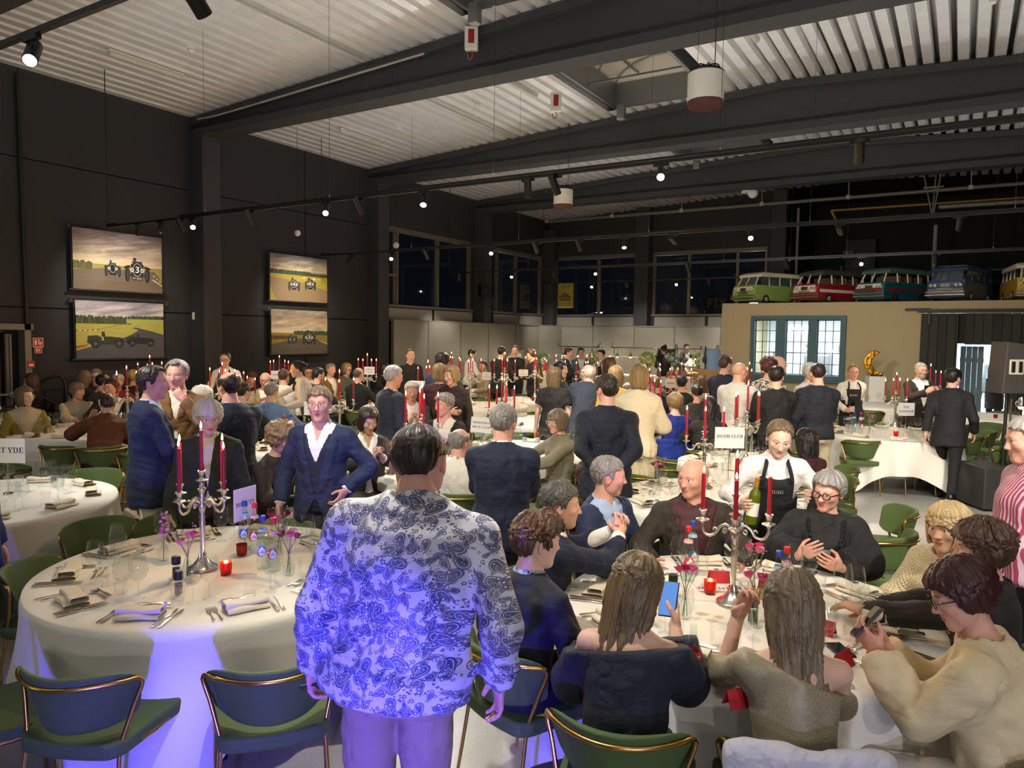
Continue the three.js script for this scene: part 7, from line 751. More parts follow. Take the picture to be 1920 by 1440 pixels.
const WB = person({ who: 'woman in black with red glasses', px: 1562, yt: 888, d: 4.45, a: -22, sit: 1, sex: 'f', g: 1.15, head: [-24, 6, -6], skinK: 'pink', hair: 'short', hth: .02, hairC: 'grey', glasses: 0x3a0d10, gl: 3, label: 'woman with short grey hair and red-rimmed glasses, all in black', lod: 0, top: { k: 'cape', name: 'blouse', c: 0x08080a, infl: .025, ai: .035, wr: .05, er: .075, tmin: -.12, amp: .012, sleeve: 1.9 }, bot: { c: 0x0b0b0c }, R: { t: [-.14, .86, .34], hint: [-.8, -.5, -.3], f: [.6, .5, .5], n: [.5, 0, -1], curl: .5 }, Lh: { t: [.07, .82, .34], hint: [.9, -.4, -.3], f: [-.6, .35, .6], n: [-.5, .3, -1], curl: .5 },
  after: q => { const pts = []; for (let i = 0; i <= 24; i++) { const a = i / 24 * PI; pts.push(q.at3(Math.cos(a) * .1, .98 - Math.sin(a) * .42, .1 + Math.sin(a) * .085)); } const g = []; const cv = new THREE.CatmullRomCurve3(pts); for (let i = 0; i < 34; i++) { const p = cv.getPointAt(i / 33), t = new THREE.TorusGeometry(.009, .0028, 5, 10); t.rotateY(i % 2 ? PI / 2 : 0); t.rotateX(.5); g.push(move(t, p.x, p.y, p.z)); } mesh('necklace', merge(g), M(0x2a2622, .25, .3), q.root); } });
held('smartphone', 'black phone in a folding case held by the woman in black', 'phone', WB, 0, phoneBuild(0x101012), [-.05, .02, .02], [-.3, .1, PI / 2]);
person({ who: 'woman in the cream knit', px: 1792, yt: 950, d: 3.66, a: -72, sit: 1, sex: 'f', g: 1.05, head: [14, 2, 0], skinK: 'tan', hair: 'bob', hlen: .09, fringe: 1, hairC: 'ltblond', label: 'blonde woman in a chunky cream knit sweater, eyes lowered', lod: 0, lean: 4, top: { k: 'knit', mat: knitMat, infl: .028, ai: .026, wr: .045, er: .06, neckR: .075, tmin: -.12 }, bot: { c: 0xb9ab8a }, R: 'lap', Lh: 'lap' });
person({ who: 'woman in the charcoal jacket', px: 1858, yt: 985, d: 3.15, a: -120, sit: 1, sex: 'f', head: [6, 4, 0], skinK: 'tan', hair: 'fem', hth: .028, hairC: 'brown', hamp: .009, label: 'woman with layered brown hair in a charcoal jacket', lod: 0, top: { k: 'jacket', c: 0x221e1d }, shirt: { c: 0x191717 }, bot: { c: 0x141416 }, R: { t: [-.12, .81, .46], hint: [-.9, -.4, -.4], f: [.3, 0, .9], n: [0, -1, 0], curl: .35 }, Lh: { t: [.02, .83, .5], hint: [.9, -.4, -.4], f: [-.5, 0, .8], n: [0, -1, 0], curl: .4 },
  over: { name: 'patterned_cuff', w: (k, cm) => ({ infl: 0, ai: .018, noTorso: true, strap: true, noNeck: true, mat: zebra, sleeve: 1.97, wr: .04, amp: .003, off: (x, y, z) => -Math.max(0, 0) - Math.min(k.arm[0].W.distanceTo(V(x, y, z)), k.arm[1].W.distanceTo(V(x, y, z))) * -1 - .13 }) } });
const PW = person({ who: 'woman in the cream sweatshirt', px: 1826, yt: 1064, d: 2.62, a: -128, sit: 1, sex: 'f', g: 1.2, head: [24, 20, 4], skinK: 'pink', hair: 'fem', hth: .026, hamp: .005, hairC: 'red', glasses: 0x1d2b2c, label: 'woman with dark red hair and cream sweatshirt looking at her phone', lod: 0, lean: 12, top: { k: 'knit', c: 0xcbb994, infl: .024, ai: .024, wr: .04, er: .058, neckR: .074, neckLow: .0, tmin: -.16, amp: .014 }, bot: { c: 0xb9b3a8 }, Lh: { t: [.07, .92, .36], hint: [.35, -1, -.4], f: [-.2, .6, .7], n: [-.8, .5, .1], curl: .8 }, R: { t: [-.05, .9, .36], hint: [-.35, -1, -.4], f: [.35, .5, .75], n: [.9, .2, .1], curl: .75 } });
held('smartphone', 'phone in a brown flower-patterned case held by the woman in cream', 'phone', PW, 0, t => { phoneBuild(0x0c0c0e)(t); mesh('case', box(.078, .154, .006, 0, 0, -.006, .003), new THREE.MeshStandardMaterial({ map: dataTex(64, (u, v) => pnoise(u, v, 5, 4) > .5 ? [140, 90, 66] : [24, 18, 18], [14, 14], true), roughness: .5 }), t); }, [0, .03, 0], [-.7, .3, .3]);
let fleeceRoot; function fleece(r) { fleeceRoot = r; }
const longHair = { hair: 'long', hth: .016, hw: .1 };
person({ who: 'woman in the beige metallic top', px: 1502, yt: 1082, d: 2.62, a: 172, sit: 1, sex: 'f', ...longHair, hlen: .30, hback: -.06, head: [2, 16, 0], skinK: 'fair', hairC: 'ash', bare: 1, label: 'long-haired woman from behind in a shimmering beige one-shoulder top', lod: 0, lean: 9, noHand: [], top: { k: 'blouse', mat: lurex, infl: .014, ai: .014, er: .045, wr: .042, sleeve: 1.2, tmin: -.14, amp: .007, noNeck: true, off: (x, y, z, t, X, Z) => (t - .8) * .6 - X * .55 - .02 + .0 * Z }, bot: { c: 0x8b97b0 }, R: { t: [-.15, .82, .36], hint: [-.4, -.9, -.5] }, Lh: { t: [.15, 1.0, .3], hint: [.35, -1, -.2], f: [-.3, .9, -.1], n: [-.5, 0, -1], curl: 1.1 }, after: q => fleece(q.root) });
const P11 = person({ who: 'woman in the off-shoulder navy top', px: 1203, yt: 1050, d: 2.78, a: 160, sit: 1, sex: 'f', ...longHair, hlen: .32, hback: -.05, head: [-12, 20, 6], skinK: 'fair', hairC: 'dkblond', bare: 1, label: 'blonde woman from behind in an off-shoulder navy top', lod: 0, lean: 14, top: { k: 'blouse', c: 0x171b2b, infl: .026, ai: .034, er: .06, wr: .045, sleeve: 1.85, tmin: -.18, amp: .008, noNeck: true, off: (x, y, z, t, X, Z) => (t - .83) * .6 + X * .22 - .01 }, bot: { mat: sparkle([16, 18, 30], [120, 125, 150]) }, Lh: { t: [.2, .8, .36], hint: [.4, -.9, -.6], n: [0, -1, 0], f: [-.4, 0, 1], curl: .4 }, R: { t: [-.13, .9, .38], hint: [-.4, -1, -.3], f: [.1, .6, .7], n: [.8, .3, 0], curl: .8 } });
held('smartphone', 'phone with a bright blue screen in the hand of the off-shoulder woman', 'phone', P11, 1, phoneBuild(0x14141a, [.12, .3, .75]), [0, .04, 0], [-.6, 2.9, .1]);
person({ who: 'man in the striped shirt', px: 1934, yt: 783, d: 3.95, a: -100, sex: 'm', g: 1.15, head: [0, 6, 0], skinK: 'pink', hair: 'short', hairC: 'silver', label: 'grey-haired man in a pink striped shirt at the edge of the picture', lod: 1, top: { k: 'shirt', mat: stripeMat, c: 3, infl: .022, ai: .018 }, bot: { c: 0x1a1c22 } });
// --- middle of the hall
person({ who: 'man in the dark suit with his back turned', px: 945, yt: 759, d: 5.0, a: 172, sex: 'm', g: 1.12, head: [-6, 8, 0], skinK: 'pink', hair: 'short', hairC: 'grey', hth: .012, label: 'grey-haired man in a navy suit with his back to the camera', lod: 0, top: { k: 'jacket', c: 0x151d36 }, shirt: { c: WHT }, bot: { c: 0x0d0f15 }, Lh: 'fold', R: 'fold' });
person({ who: 'curly-haired woman', px: 527, yt: 797, d: 5.9, a: 70, sit: 1, sex: 'f', g: 1.15, head: [6, 14, 0], skinK: 'tan', hair: 'curly', hairC: 'blond', glasses: 0xa9853f, label: 'woman with curly golden hair in a dark brown glittering sweater', lod: 0, lean: 10, top: { k: 'knit', mat: sparkle([34, 22, 22], [120, 100, 95]), c: 4 }, bot: { c: 0x9b8b74 }, Lh: 'table', R: 'table' });
person({ who: 'smiling brown-haired woman', px: 690, yt: 765, d: 6.9, a: 22, sit: 1, sex: 'f', head: [10, 22, 0], skinK: 'tan', hair: 'bob', hlen: .1, hairC: 'dkbrown', face: .055, label: 'smiling woman with a dark bob and white collar looking down', top: { k: 'jacket', c: 0x231914, tb: .5, w: .2, lapel: false }, shirt: { c: WHT, v: .8, open: .05 }, bot: { c: 0x222222 }, Lh: 'clasp', R: 'clasp' });
person({ who: 'woman with a brown bob', px: 748, yt: 760, d: 8.4, a: 178, sit: 1, sex: 'f', head: [0, 4, 0], hair: 'bob', hlen: .1, hairC: 'auburn', label: 'woman with wavy auburn bob and black top from behind', hamp: .008, top: { k: 'knit', c: 0x0f0e10, neckR: .09 }, bot: { c: 0x111111 }, Lh: 'lap', R: 'lap' });
person({ who: 'man with a pocket square', px: 832, yt: 740, d: 8.45, a: -20, sit: 1, sex: 'm', head: [-26, 2, 0], skinK: 'pink', hair: 'short', hth: .022, hamp: .01, hairC: 'grey', label: 'man with wavy grey hair, dark jacket and white pocket square', lod: 1, top: { k: 'jacket', c: 0x12131a, tb: .1 }, shirt: { c: 0xd8d4c8, v: .8, open: .02 }, bot: { c: 0x15151a }, Lh: 'table', R: 'table', after: q => mesh('pocket_square', (() => { const g = new THREE.SphereGeometry(.022, 8, 6); g.scale(1, .9, .5); const p = q.at3(.1, .68, .155); return move(g, p.x, p.y, p.z); })(), M(0xe0dcd4, .8), q.root) });
person({ who: 'white-haired man in the grey tweed', px: 772, yt: 717, d: 9.9, a: 12, sit: 1, sex: 'm', head: [4, 4, 0], skinK: 'pink', hair: 'short', hth: .02, hairC: 'white', label: 'white-haired man in an olive tweed jacket holding his hands together', top: { k: 'jacket', c: 0x34352a, tb: .2 }, shirt: { c: WHT }, bot: { c: 0x2a2a25 }, Lh: 'clasp', R: 'clasp' });
person({ who: 'old man in the white shirt', px: 863, yt: 804, d: 6.4, a: 160, sit: 1, sex: 'm', g: 1.15, head: [-10, 6, 0], skinK: 'pink', hair: 'ring', ringTop: .07, hairC: 'grey', glasses: 0xb9ab90, label: 'balding old man in a creamy white shirt from behind', top: { k: 'shirt', c: 0xd6d1c2, infl: .02, ai: .016, amp: .01 }, bot: { c: 0x33312d }, Lh: 'table', R: 'table' });
person({ who: 'woman in the grey jacket', px: 1046, yt: 770, d: 7.6, a: -70, sit: 1, sex: 'f', g: 1.1, head: [6, 4, 0], skinK: 'pink', hair: 'bob', hlen: .085, fringe: 1, hairC: 'ash', glasses: 0xc0b9ac, label: 'woman in a sage grey jacket and glasses seated side-on', lod: 1, top: { k: 'jacket', c: 0x7c7763, lapel: false, tb: .4 }, shirt: { c: 0x6f6a58 }, bot: { c: 0x4a463c }, Lh: 'table', R: 'table' });
person({ who: 'man in the navy suit at the tall candelabra', px: 738, yt: 686, d: 8.3, a: 128, sex: 'm', g: 1.1, head: [4, 6, 0], skinK: 'pink', hair: 'short', hairC: 'silver', label: 'silver-haired man in a dark blue suit standing in profile', lod: 1, top: { k: 'jacket', c: 0x161c2e }, shirt: { c: WHT }, bot: { c: 0x14161c } });
person({ who: 'smiling blonde in the brown coat', px: 845, yt: 687, d: 9.5, a: -24, sex: 'f', lean: 10, head: [-16, 8, 4], skinK: 'fair', hair: 'bob', hlen: .085, hairC: 'blond', label: 'smiling blonde woman in a dark brown zipped coat', lod: 1, top: { k: 'coat', name: 'coat', c: 0x241611, infl: .022, tmin: -.5, neckR: .06, collar: { r: .068, h: .035 } }, bot: { c: 0x15110f }, Lh: 'down', R: 'fold' });
person({ who: 'blonde woman in burgundy', px: 824, yt: 683, d: 10.1, a: 172, sex: 'f', g: 1.05, hair: 'bob', hlen: .11, hairC: 'blond', label: 'blonde woman in a burgundy top from behind', top: { k: 'knit', c: 0x3f121e, infl: .02, ai: .02 }, bot: { c: 0x161214 } });
person({ who: 'dark-haired man in steel blue', px: 829, yt: 662, d: 10.9, a: 160, sex: 'm', hair: 'curly', hth: .022, hairC: 'dkbrown', label: 'dark curly-haired man in a steel blue jacket behind the blonde women', top: { k: 'jacket', c: 0x27344f }, bot: { c: 0x16181f } });
person({ who: 'man in the black turtleneck', px: 769, yt: 654, d: 14.2, a: 22, sex: 'm', head: [0, 6, 0], hair: 'recede', hairC: 'dkbrown', label: 'man in a black suit and turtleneck standing before the screens', top: { k: 'jacket', c: 0x131312, tb: .1 }, shirt: { c: 0x0c0c0d }, bot: { c: 0x0f0f10 }, lod: 2 });
person({ who: 'woman in the black dress', px: 1040, yt: 690, d: 10.0, a: 160, sex: 'f', g: 1.08, hair: 'bob', hlen: .2, hw: .1, hairC: 'dkblond', hback: -.05, head: [-8, 0, 0], label: 'woman with long blonde hair in a short-sleeved black dress', lod: 1, bare: 1, top: { k: 'dress', c: 0x111012, infl: .016, sleeve: .55, ar: .06, cuff: .02, tmin: -.3 }, Lh: 'down', R: 'down', bot: { c: 0x111012 } });
person({ who: 'dark-haired woman beyond the black dress', px: 1052, yt: 678, d: 10.9, a: 60, sex: 'f', hair: 'bob', hlen: .15, hairC: 'black', label: 'woman with sleek black hair talking to the stooping man', top: { k: 'knit', c: 0x18161a }, bot: { c: 0x111111 }, Lh: 'fold', R: 'fold' });
person({ who: 'stooping white-haired man', px: 1102, yt: 683, d: 10.1, a: -168, sex: 'm', g: 1.1, lean: 22, side: 12, head: [10, 4, 0], skinK: 'pink', hair: 'ring', hth: .022, hairC: 'white', label: 'white-haired man in a slate suit leaning over with an outstretched arm', lod: 1, top: { k: 'jacket', c: 0x262c3a }, shirt: { c: WHT }, bot: { c: 0x9a9689 }, Lh: { t: [.42, 1.35, .3], hint: [.4, -1, 0], f: [.8, .1, .5], n: [0, -1, 0], curl: .2 }, R: 'down' });
person({ who: 'man with his hands behind his back', px: 1139, yt: 703, d: 6.25, a: 176, sex: 'm', g: 1.06, sw: .19, head: [22, 2, 0], skinK: 'pink', hair: 'short', hairC: 'dkbrown', hth: .011, glasses: 0x1a1a1a, label: 'man in a dark navy suit with hands clasped behind his back', lod: 0, top: { k: 'jacket', c: 0x0e1222 }, shirt: { c: 0x9aa0aa }, bot: { c: 0x0d1019 }, Lh: 'back', R: 'back' });
person({ who: 'woman in cream', px: 1198, yt: 692, d: 7.6, a: 168, sex: 'f', s: 1.06, hair: 'bob', hlen: .13, hairC: 'blond', head: [6, 4, 0], label: 'blonde woman in a cream sweater and wide cream trousers', lod: 1, top: { k: 'knit', c: 0xd2c6a8, infl: .026, ai: .028, wr: .05, er: .06, tmin: -.16, sleeve: 1.6 }, bot: { c: 0xcabd9c, wide: .05 }, Lh: 'fold', R: 'glass' });
solo('handbag', (() => { const g = new THREE.SphereGeometry(.13, 18, 14); g.scale(.8, 1, .5); const p = at(1103, 6.3); return move(g, p[0], .92, p[1]); })(), new THREE.MeshStandardMaterial({ color: 0x3b2013, roughness: .55, bumpMap: clothTex, bumpScale: .03 }), 'brown leather handbag hanging beside the man with clasped hands', 'bag');
person({ who: 'blonde in mustard', px: 1155, yt: 687, d: 9.3, a: 165, sex: 'f', hair: 'bob', hlen: .14, hairC: 'blond', label: 'blonde woman in a mustard top behind the navy suit', top: { k: 'knit', c: 0xa9812f }, bot: { c: 0x222222 } });
person({ who: 'brunette with a ponytail', px: 1143, yt: 669, d: 11.2, a: 130, sex: 'f', hair: 'bob', hlen: .2, hairC: 'brown', label: 'brunette with long tied hair near the buffet', top: { k: 'knit', c: 0x3a1b16 }, bot: { c: 0x222222 } });
person({ who: 'woman in royal blue', px: 1266, yt: 739, d: 9.7, a: 175, sit: 1, sex: 'f', g: 1.05, hair: 'fem', hth: .026, hairC: 'blond', head: [28, 2, 0], label: 'woman with short blonde hair in a royal blue dress', top: { k: 'knit', c: 0x0f2170, neckR: .075 }, bot: { c: 0x10205f }, Lh: 'table', R: 'table', lod: 1, after: q => { const g = nets((x, y, z) => Math.max(Math.abs(z + .3 + .05 * Math.sin(x * 14) * (.8 - y)) - .02 + .006 * noise(x * 18, y * 8, 2), Math.abs(x) - .25 - .02 * Math.sin(y * 9), Math.abs(y - .55) - .26), [-.3, .25, -.42], [.3, .85, -.18], .02); const m = solo('draped_coat', g, clothMat(0x13297f), 'royal blue coat hung over the chair of the woman in royal blue', 'coat'); m.position.copy(q.root.position); m.rotation.y = q.root.rotation.y; } });
person({ who: 'guest in purple', px: 1231, yt: 707, d: 11.9, a: 178, sit: 1, sex: 'f', g: 1.1, hair: 'buzz', hth: .008, hairC: 'dkblond', label: 'guest in a purple top with cropped fair hair', top: { k: 'knit', c: 0x2e1746 }, bot: { c: 0x1a1a1a }, Lh: 'table', R: 'table', lod: 2 });
person({ who: 'dark-haired man in charcoal', px: 1279, yt: 703, d: 11.8, a: 160, sit: 1, sex: 'm', hair: 'short', hairC: 'black', label: 'dark-haired bearded man in a charcoal jacket from behind', top: { k: 'jacket', c: 0x25282b }, bot: { c: 0x1a1a1a }, Lh: 'table', R: 'table', lod: 2 });
person({ who: 'toasting woman', px: 1320, yt: 702, d: 12, a: 165, sit: 1, sex: 'f', hair: 'bob', hlen: .26, hairC: 'dkblond', label: 'woman with long fair hair lifting a glass, arm stretched out', top: { k: 'blouse', c: 0xb8b2a6 }, bot: { c: 0x1a1a1a }, Lh: { t: [.3, 1.2, .5], hint: [.6, -1, 0], curl: .9 }, R: 'table', lod: 2 });
person({ who: 'grey-haired diner', px: 1259, yt: 678, d: 14.2, a: 8, sit: 1, sex: 'm', s: 1.15, hair: 'short', hairC: 'dkgrey', label: 'grey-haired man in a grey jacket over black, facing the candles', head: [0, 10, 0], top: { k: 'jacket', c: 0x55524c, tb: .1 }, shirt: { c: 0x0b0b0b }, bot: { c: 0x1a1a1a }, Lh: 'table', R: 'table', lod: 2 });
person({ who: 'man in the dark blue sweater', px: 1360, yt: 667, d: 11.0, a: 140, sex: 'm', head: [-10, 0, 0], hair: 'short', hth: .017, hairC: 'brown', label: 'brown-haired man in a dark blue sweater beside the blue window', top: { k: 'knit', c: 0x1a2036 }, bot: { c: 0x1d1f26 }, Lh: 'fold', R: 'glass', lod: 2 });
person({ who: 'bald man in the white polo', px: 1387, yt: 679, d: 9.4, a: 132, sex: 'm', g: 1.12, sw: .195, head: [-8, 4, 0], skinK: 'tan', hair: 'bald', hairC: 'brown', label: 'bald man in a light grey polo shirt', lod: 1, bare: 1, top: { k: 'tee', c: 0xb5b0a7, infl: .018, ai: .016, sleeve: .62, cuff: .012, neckR: .062, collar: { r: .066, h: .024 } }, bot: { c: 0x2c313d }, Lh: 'glass', R: 'glass' });
person({ who: 'man in the black sweater', px: 1456, yt: 687, d: 8.9, a: 168, sex: 'm', g: 1.05, head: [-16, 2, 0], hair: 'short', hth: .012, hairC: 'black', label: 'man in a black sweater with cropped black hair from behind', lod: 1, top: { k: 'knit', c: 0x0b0b0d, tmin: -.16, collar: { r: .066, h: .02 } }, bot: { c: 0x0e0f12 }, Lh: 'glass', R: 'fold' });
person({ who: 'woman with curly brown hair', px: 1441, yt: 672, d: 9.9, a: 160, sex: 'f', hair: 'curly', hairC: 'auburn', label: 'woman with curly brown hair and a patterned scarf from behind', top: { k: 'knit', mat: floral, c: 7 }, bot: { c: 0x222222 }, lod: 2 });
person({ who: 'bald man in navy', px: 1460, yt: 667, d: 10.6, a: 70, sex: 'm', head: [0, -8, 0], hair: 'ring', hairC: 'grey', label: 'balding man in a navy jacket beside the curly brown hair', top: { k: 'jacket', c: 0x1b2646 }, bot: { c: 0x1d1f26 }, lod: 2 });
person({ who: 'man in the navy sweater and beige trousers', px: 1533, yt: 681, d: 8.9, a: 176, sex: 'm', g: 1.08, sw: .19, hair: 'short', hth: .007, hairC: 'dkbrown', head: [-4, 4, 0], label: 'man in a navy sweater and beige trousers with his back turned', lod: 1, top: { k: 'knit', c: 0x0f1220, tmin: -.12, infl: .02 }, bot: { c: 0xa39880 }, Lh: 'down', R: 'fold' });
person({ who: 'white-haired woman beyond the sweater', px: 1520, yt: 682, d: 10.2, a: 20, sex: 'f', hair: 'fem', hairC: 'white', label: 'white-haired woman almost hidden behind the navy sweater', top: { k: 'shirt', c: 0xc9c5be }, bot: { c: 0x222222 }, lod: 2 });
const W2 = person({ who: 'smiling waitress', px: 1600, yt: 684, d: 12.0, a: -6, sex: 'f', g: 1.08, head: [0, 4, 0], skinK: 'pink', hair: 'up', bunY: .03, hairC: 'blond', glasses: 0x6b5648, label: 'smiling waitress in a white cardigan and dark apron with a bottle', lod: 1, top: { k: 'shirt', c: 0xcfc8c2 }, bot: { c: 0x141414 }, apron: { text: ruig2 }, R: { t: [-.16, .98, .26], hint: [-.8, -.5, -.3], f: [.4, .1, .8], n: [1, 0, 0], curl: 1 }, Lh: 'back' });
held('wine_bottle', 'dark wine bottle with a pale label held by the smiling waitress', 'bottle', W2, 1, wineBuild(M(0x0c0908, .12), 0x1c1412, 0xb9a79c), [0, -.08, 0]);
const PH = person({ who: 'bearded photographer', px: 1727, yt: 680, d: 12.0, a: 4, sex: 'm', g: 1.15, skinK: 'pink', hair: 'short', hth: .008, hairC: 'silver', beard: 1, glasses: 0x5a4a3e, label: 'bearded man in a brown jacket taking a picture with his phone', lod: 1, top: { k: 'jacket', c: 0x2a1f1a, tb: .15 }, shirt: { c: WHT }, bot: { c: 0x1a1716 }, Lh: 'phones', R: 'phones' });
held('smartphone', 'black phone held up sideways by the bearded man', 'phone', PH, 0, phoneBuild(), [-.1, .02, 0], [0, PI, PI / 2]);
person({ who: 'walking man', px: 1788, yt: 692, d: 9.7, a: 142, sex: 'm', lean: 9, head: [-16, 6, 0], skinK: 'fair', hair: 'short', hth: .018, hairC: 'black', label: 'man in a black suit striding toward the kitchen doorway', lod: 1, stride: .3, top: { k: 'jacket', c: 0x141318 }, shirt: { c: 0x8c8480 }, bot: { c: 0x0d0d10 }, Lh: { t: [.24, .9, -.16], hint: [.3, 0, -1], f: [0, -1, -.3], n: [-1, 0, 0] }, R: { t: [-.27, .92, .2], hint: [-.3, 0, -1], f: [0, -1, .3], n: [1, 0, 0] } });
person({ who: 'cook in the doorway', px: 1866, yt: 656, d: 16.6, a: -60, sex: 'm', hair: 'short', hairC: 'brown', label: 'cook in a white shirt half hidden behind the grey loudspeaker', top: { k: 'shirt', c: 0xc8d0d6 }, bot: { c: 0x1b1512 }, apron: { c: 0x1e1613 }, lod: 3 });
person({ who: 'dark-haired woman in burgundy', px: 1516, yt: 806, d: 6.9, a: -150, sit: 1, sex: 'f', hair: 'long', hlen: .3, hairC: 'black', head: [-10, 4, 0], label: 'woman with long black hair in a burgundy blouse beside the waitress', lod: 1, top: { k: 'knit', c: 0x3a0e15 }, bot: { c: 0x151515 }, Lh: 'table', R: 'table' });
// --- left rear tables
person({ who: 'woman in the mustard wrap', px: 44, yt: 727, d: 9.5, a: 46, sit: 1, sex: 'f', g: 1.1, head: [30, 0, 0], skinK: 'pale', hair: 'bob', hlen: .12, hairC: 'dkblond', glasses: 0xb0a890, label: 'woman with a blonde bob wrapped in a mustard and cream stole', lod: 1, top: { k: 'jacket', c: 0x7c6a1c, infl: .03, tb: .3, w: .3, lapel: true }, shirt: { c: 0xa9987c }, bot: { c: 0x4a4030 }, Lh: 'lap', R: 'lap' });
person({ who: 'woman in the cream cardigan', px: 143, yt: 719, d: 10.9, a: 48, sit: 1, sex: 'f', g: 1.15, head: [34, 6, 0], skinK: 'tan', hair: 'fem', hth: .02, hairC: 'ash', label: 'short-haired woman in a cream open cardigan', lod: 1, top: { k: 'jacket', c: 0xbfb08c, tb: .1, w: .2, lapel: false }, shirt: { c: 0x8d8272 }, bot: { c: 0x4a463c }, Lh: 'table', R: 'table' });
person({ who: 'woman in the rust shirt', px: 200, yt: 741, d: 8.9, a: -150, sit: 1, sex: 'f', g: 1.1, head: [-10, 20, 0], skinK: 'fair', hair: 'up', bunY: .08, hairC: 'brown', label: 'woman in a rust brown blouse leaning on the table with her phone', lod: 1, lean: 24, side: 8, top: { k: 'shirt', c: 0x5e3113, infl: .024, ai: .03, er: .06, amp: .012 }, bot: { c: 0x101013 }, Lh: { t: [.1, 1.02, .34], hint: [.8, -.6, 0], f: [-.3, .8, .1], n: [-.5, 0, -1], curl: .9 }, R: 'table' });
person({ who: 'man with glasses in the white shirt', px: 206, yt: 711, d: 10.95, a: 10, sit: 1, sex: 'm', head: [-20, 6, 0], skinK: 'pink', hair: 'short', hairC: 'dkbrown', glasses: 0x9a9080, label: 'man with glasses in a dark jacket and white shirt behind the candelabrum', top: { k: 'jacket', c: 0x131316, tb: .05, w: .2 }, shirt: { c: WHT }, bot: { c: 0x1a1a1c }, Lh: 'table', R: 'table', lod: 1 });
[['woman with long brown hair and glasses by the steel door', 55, 702, 11.8, -60, 'f', 'bob', 'brown', 0x241c1c, .2], ['woman with long streaked hair facing away below the poster', 157, 696, 12.0, 170, 'f', 'bob', 'dkblond', 0x17161a, .24], ['grey-haired man with dark glasses under the poster', 178, 692, 12.8, 10, 'm', 'short', 'grey', 0x4a1a22], ['guest in a tan leather jacket stooping over the table', 192, 702, 11.6, 150, 'm', 'short', 'black', 0x55452c], ['grey-haired guest behind the candle tips', 220, 703, 12.9, 40, 'f', 'fem', 'white', 0x8b1528], ['white-blonde guest between the candle stems', 250, 695, 13.2, 160, 'f', 'fem', 'ltblond', 0x16161a], ['guest in dark green behind the balding man', 455, 717, 9.5, 170, 'm', 'short', 'dkbrown', 0x23261f], ['bald man with glasses in a beige shirt', 496, 698, 12.2, 12, 'm', 'ring', 'white', 0x8f8468], ['man in a sky blue sweater with cropped grey hair', 508, 717, 9.9, 172, 'm', 'short', 'grey', 0x5f7fa8], ['man in a white shirt from behind', 531, 693, 12.5, 175, 'm', 'short', 'brown', 0xd0ccc4], ['guest with reddish curls beside the stooping waitress', 470, 699, 14.3, 20, 'f', 'curly', 'auburn', 0x3a1a14], ['smiling man with glasses in the dark corner', 578, 686, 14.8, 10, 'm', 'short', 'dkbrown', 0x33171a], ['dark-haired man with a grey temple', 597, 686, 12.9, 140, 'm', 'short', 'black', 0x2a1a1c], ['grey-haired guest in a mustard cardigan', 620, 679, 14.8, 60, 'm', 'short', 'grey', 0x6f5524], ['blonde woman with glasses in a green top', 650, 677, 15.2, 70, 'f', 'bob', 'blond', 0x4c5544, .1], ['balding man in black beside the far card', 672, 686, 13.2, 150, 'm', 'ring', 'dkgrey', 0x0d0d0f], ['dark-haired woman under the screens', 722, 679, 15.4, 70, 'f', 'bob', 'black', 0x141214, .12], ['older guest beside the dark-haired woman', 734, 683, 15.2, -40, 'm', 'ring', 'grey', 0x101012], ['young man in a tan shirt near the bread baskets', 906, 674, 17.3, -50, 'm', 'short', 'brown', 0x8e7c5c], ['guest with grey hair behind the cream sweater', 1170, 690, 11.6, 170, 'm', 'short', 'grey', 0x8a8a88], ['curly dark-haired guest behind the navy suit', 1178, 712, 9.9, 175, 'm', 'ring', 'dkgrey', 0x2b2320], ['guest with a dark bun below the lemon trees', 1308, 722, 11.1, 178, 'f', 'up', 'dkbrown', 0x2d2a28], ['guest in a dark jacket at the candle row', 1330, 745, 9.0, 172, 'f', 'bob', 'black', 0x1a1712, .16]].forEach(([label, px, yt, d, a, sex, hair, hairC, c, hlen], i) => person({ who: label, label, px, yt, d, a, sit: 1, sex, hair, hairC, hlen, head: [rr(-12, 12), 8, 0], top: { k: c === 0xd0ccc4 || c === 0x8b94a0 ? 'shirt' : i % 2 && sex === 'm' ? 'jacket' : 'knit', c, infl: .018 }, shirt: i % 2 && sex === 'm' ? { c: WHT } : undefined, bot: { c: 0x1a1a1c }, Lh: 'table', R: 'table', g: 1.08, glasses: /glasses/.test(label) ? 0x2a2320 : undefined, skinK: i % 2 ? 'pink' : 'fair', lod: d < 10 ? 1 : d < 12.8 ? 2 : 3 }));
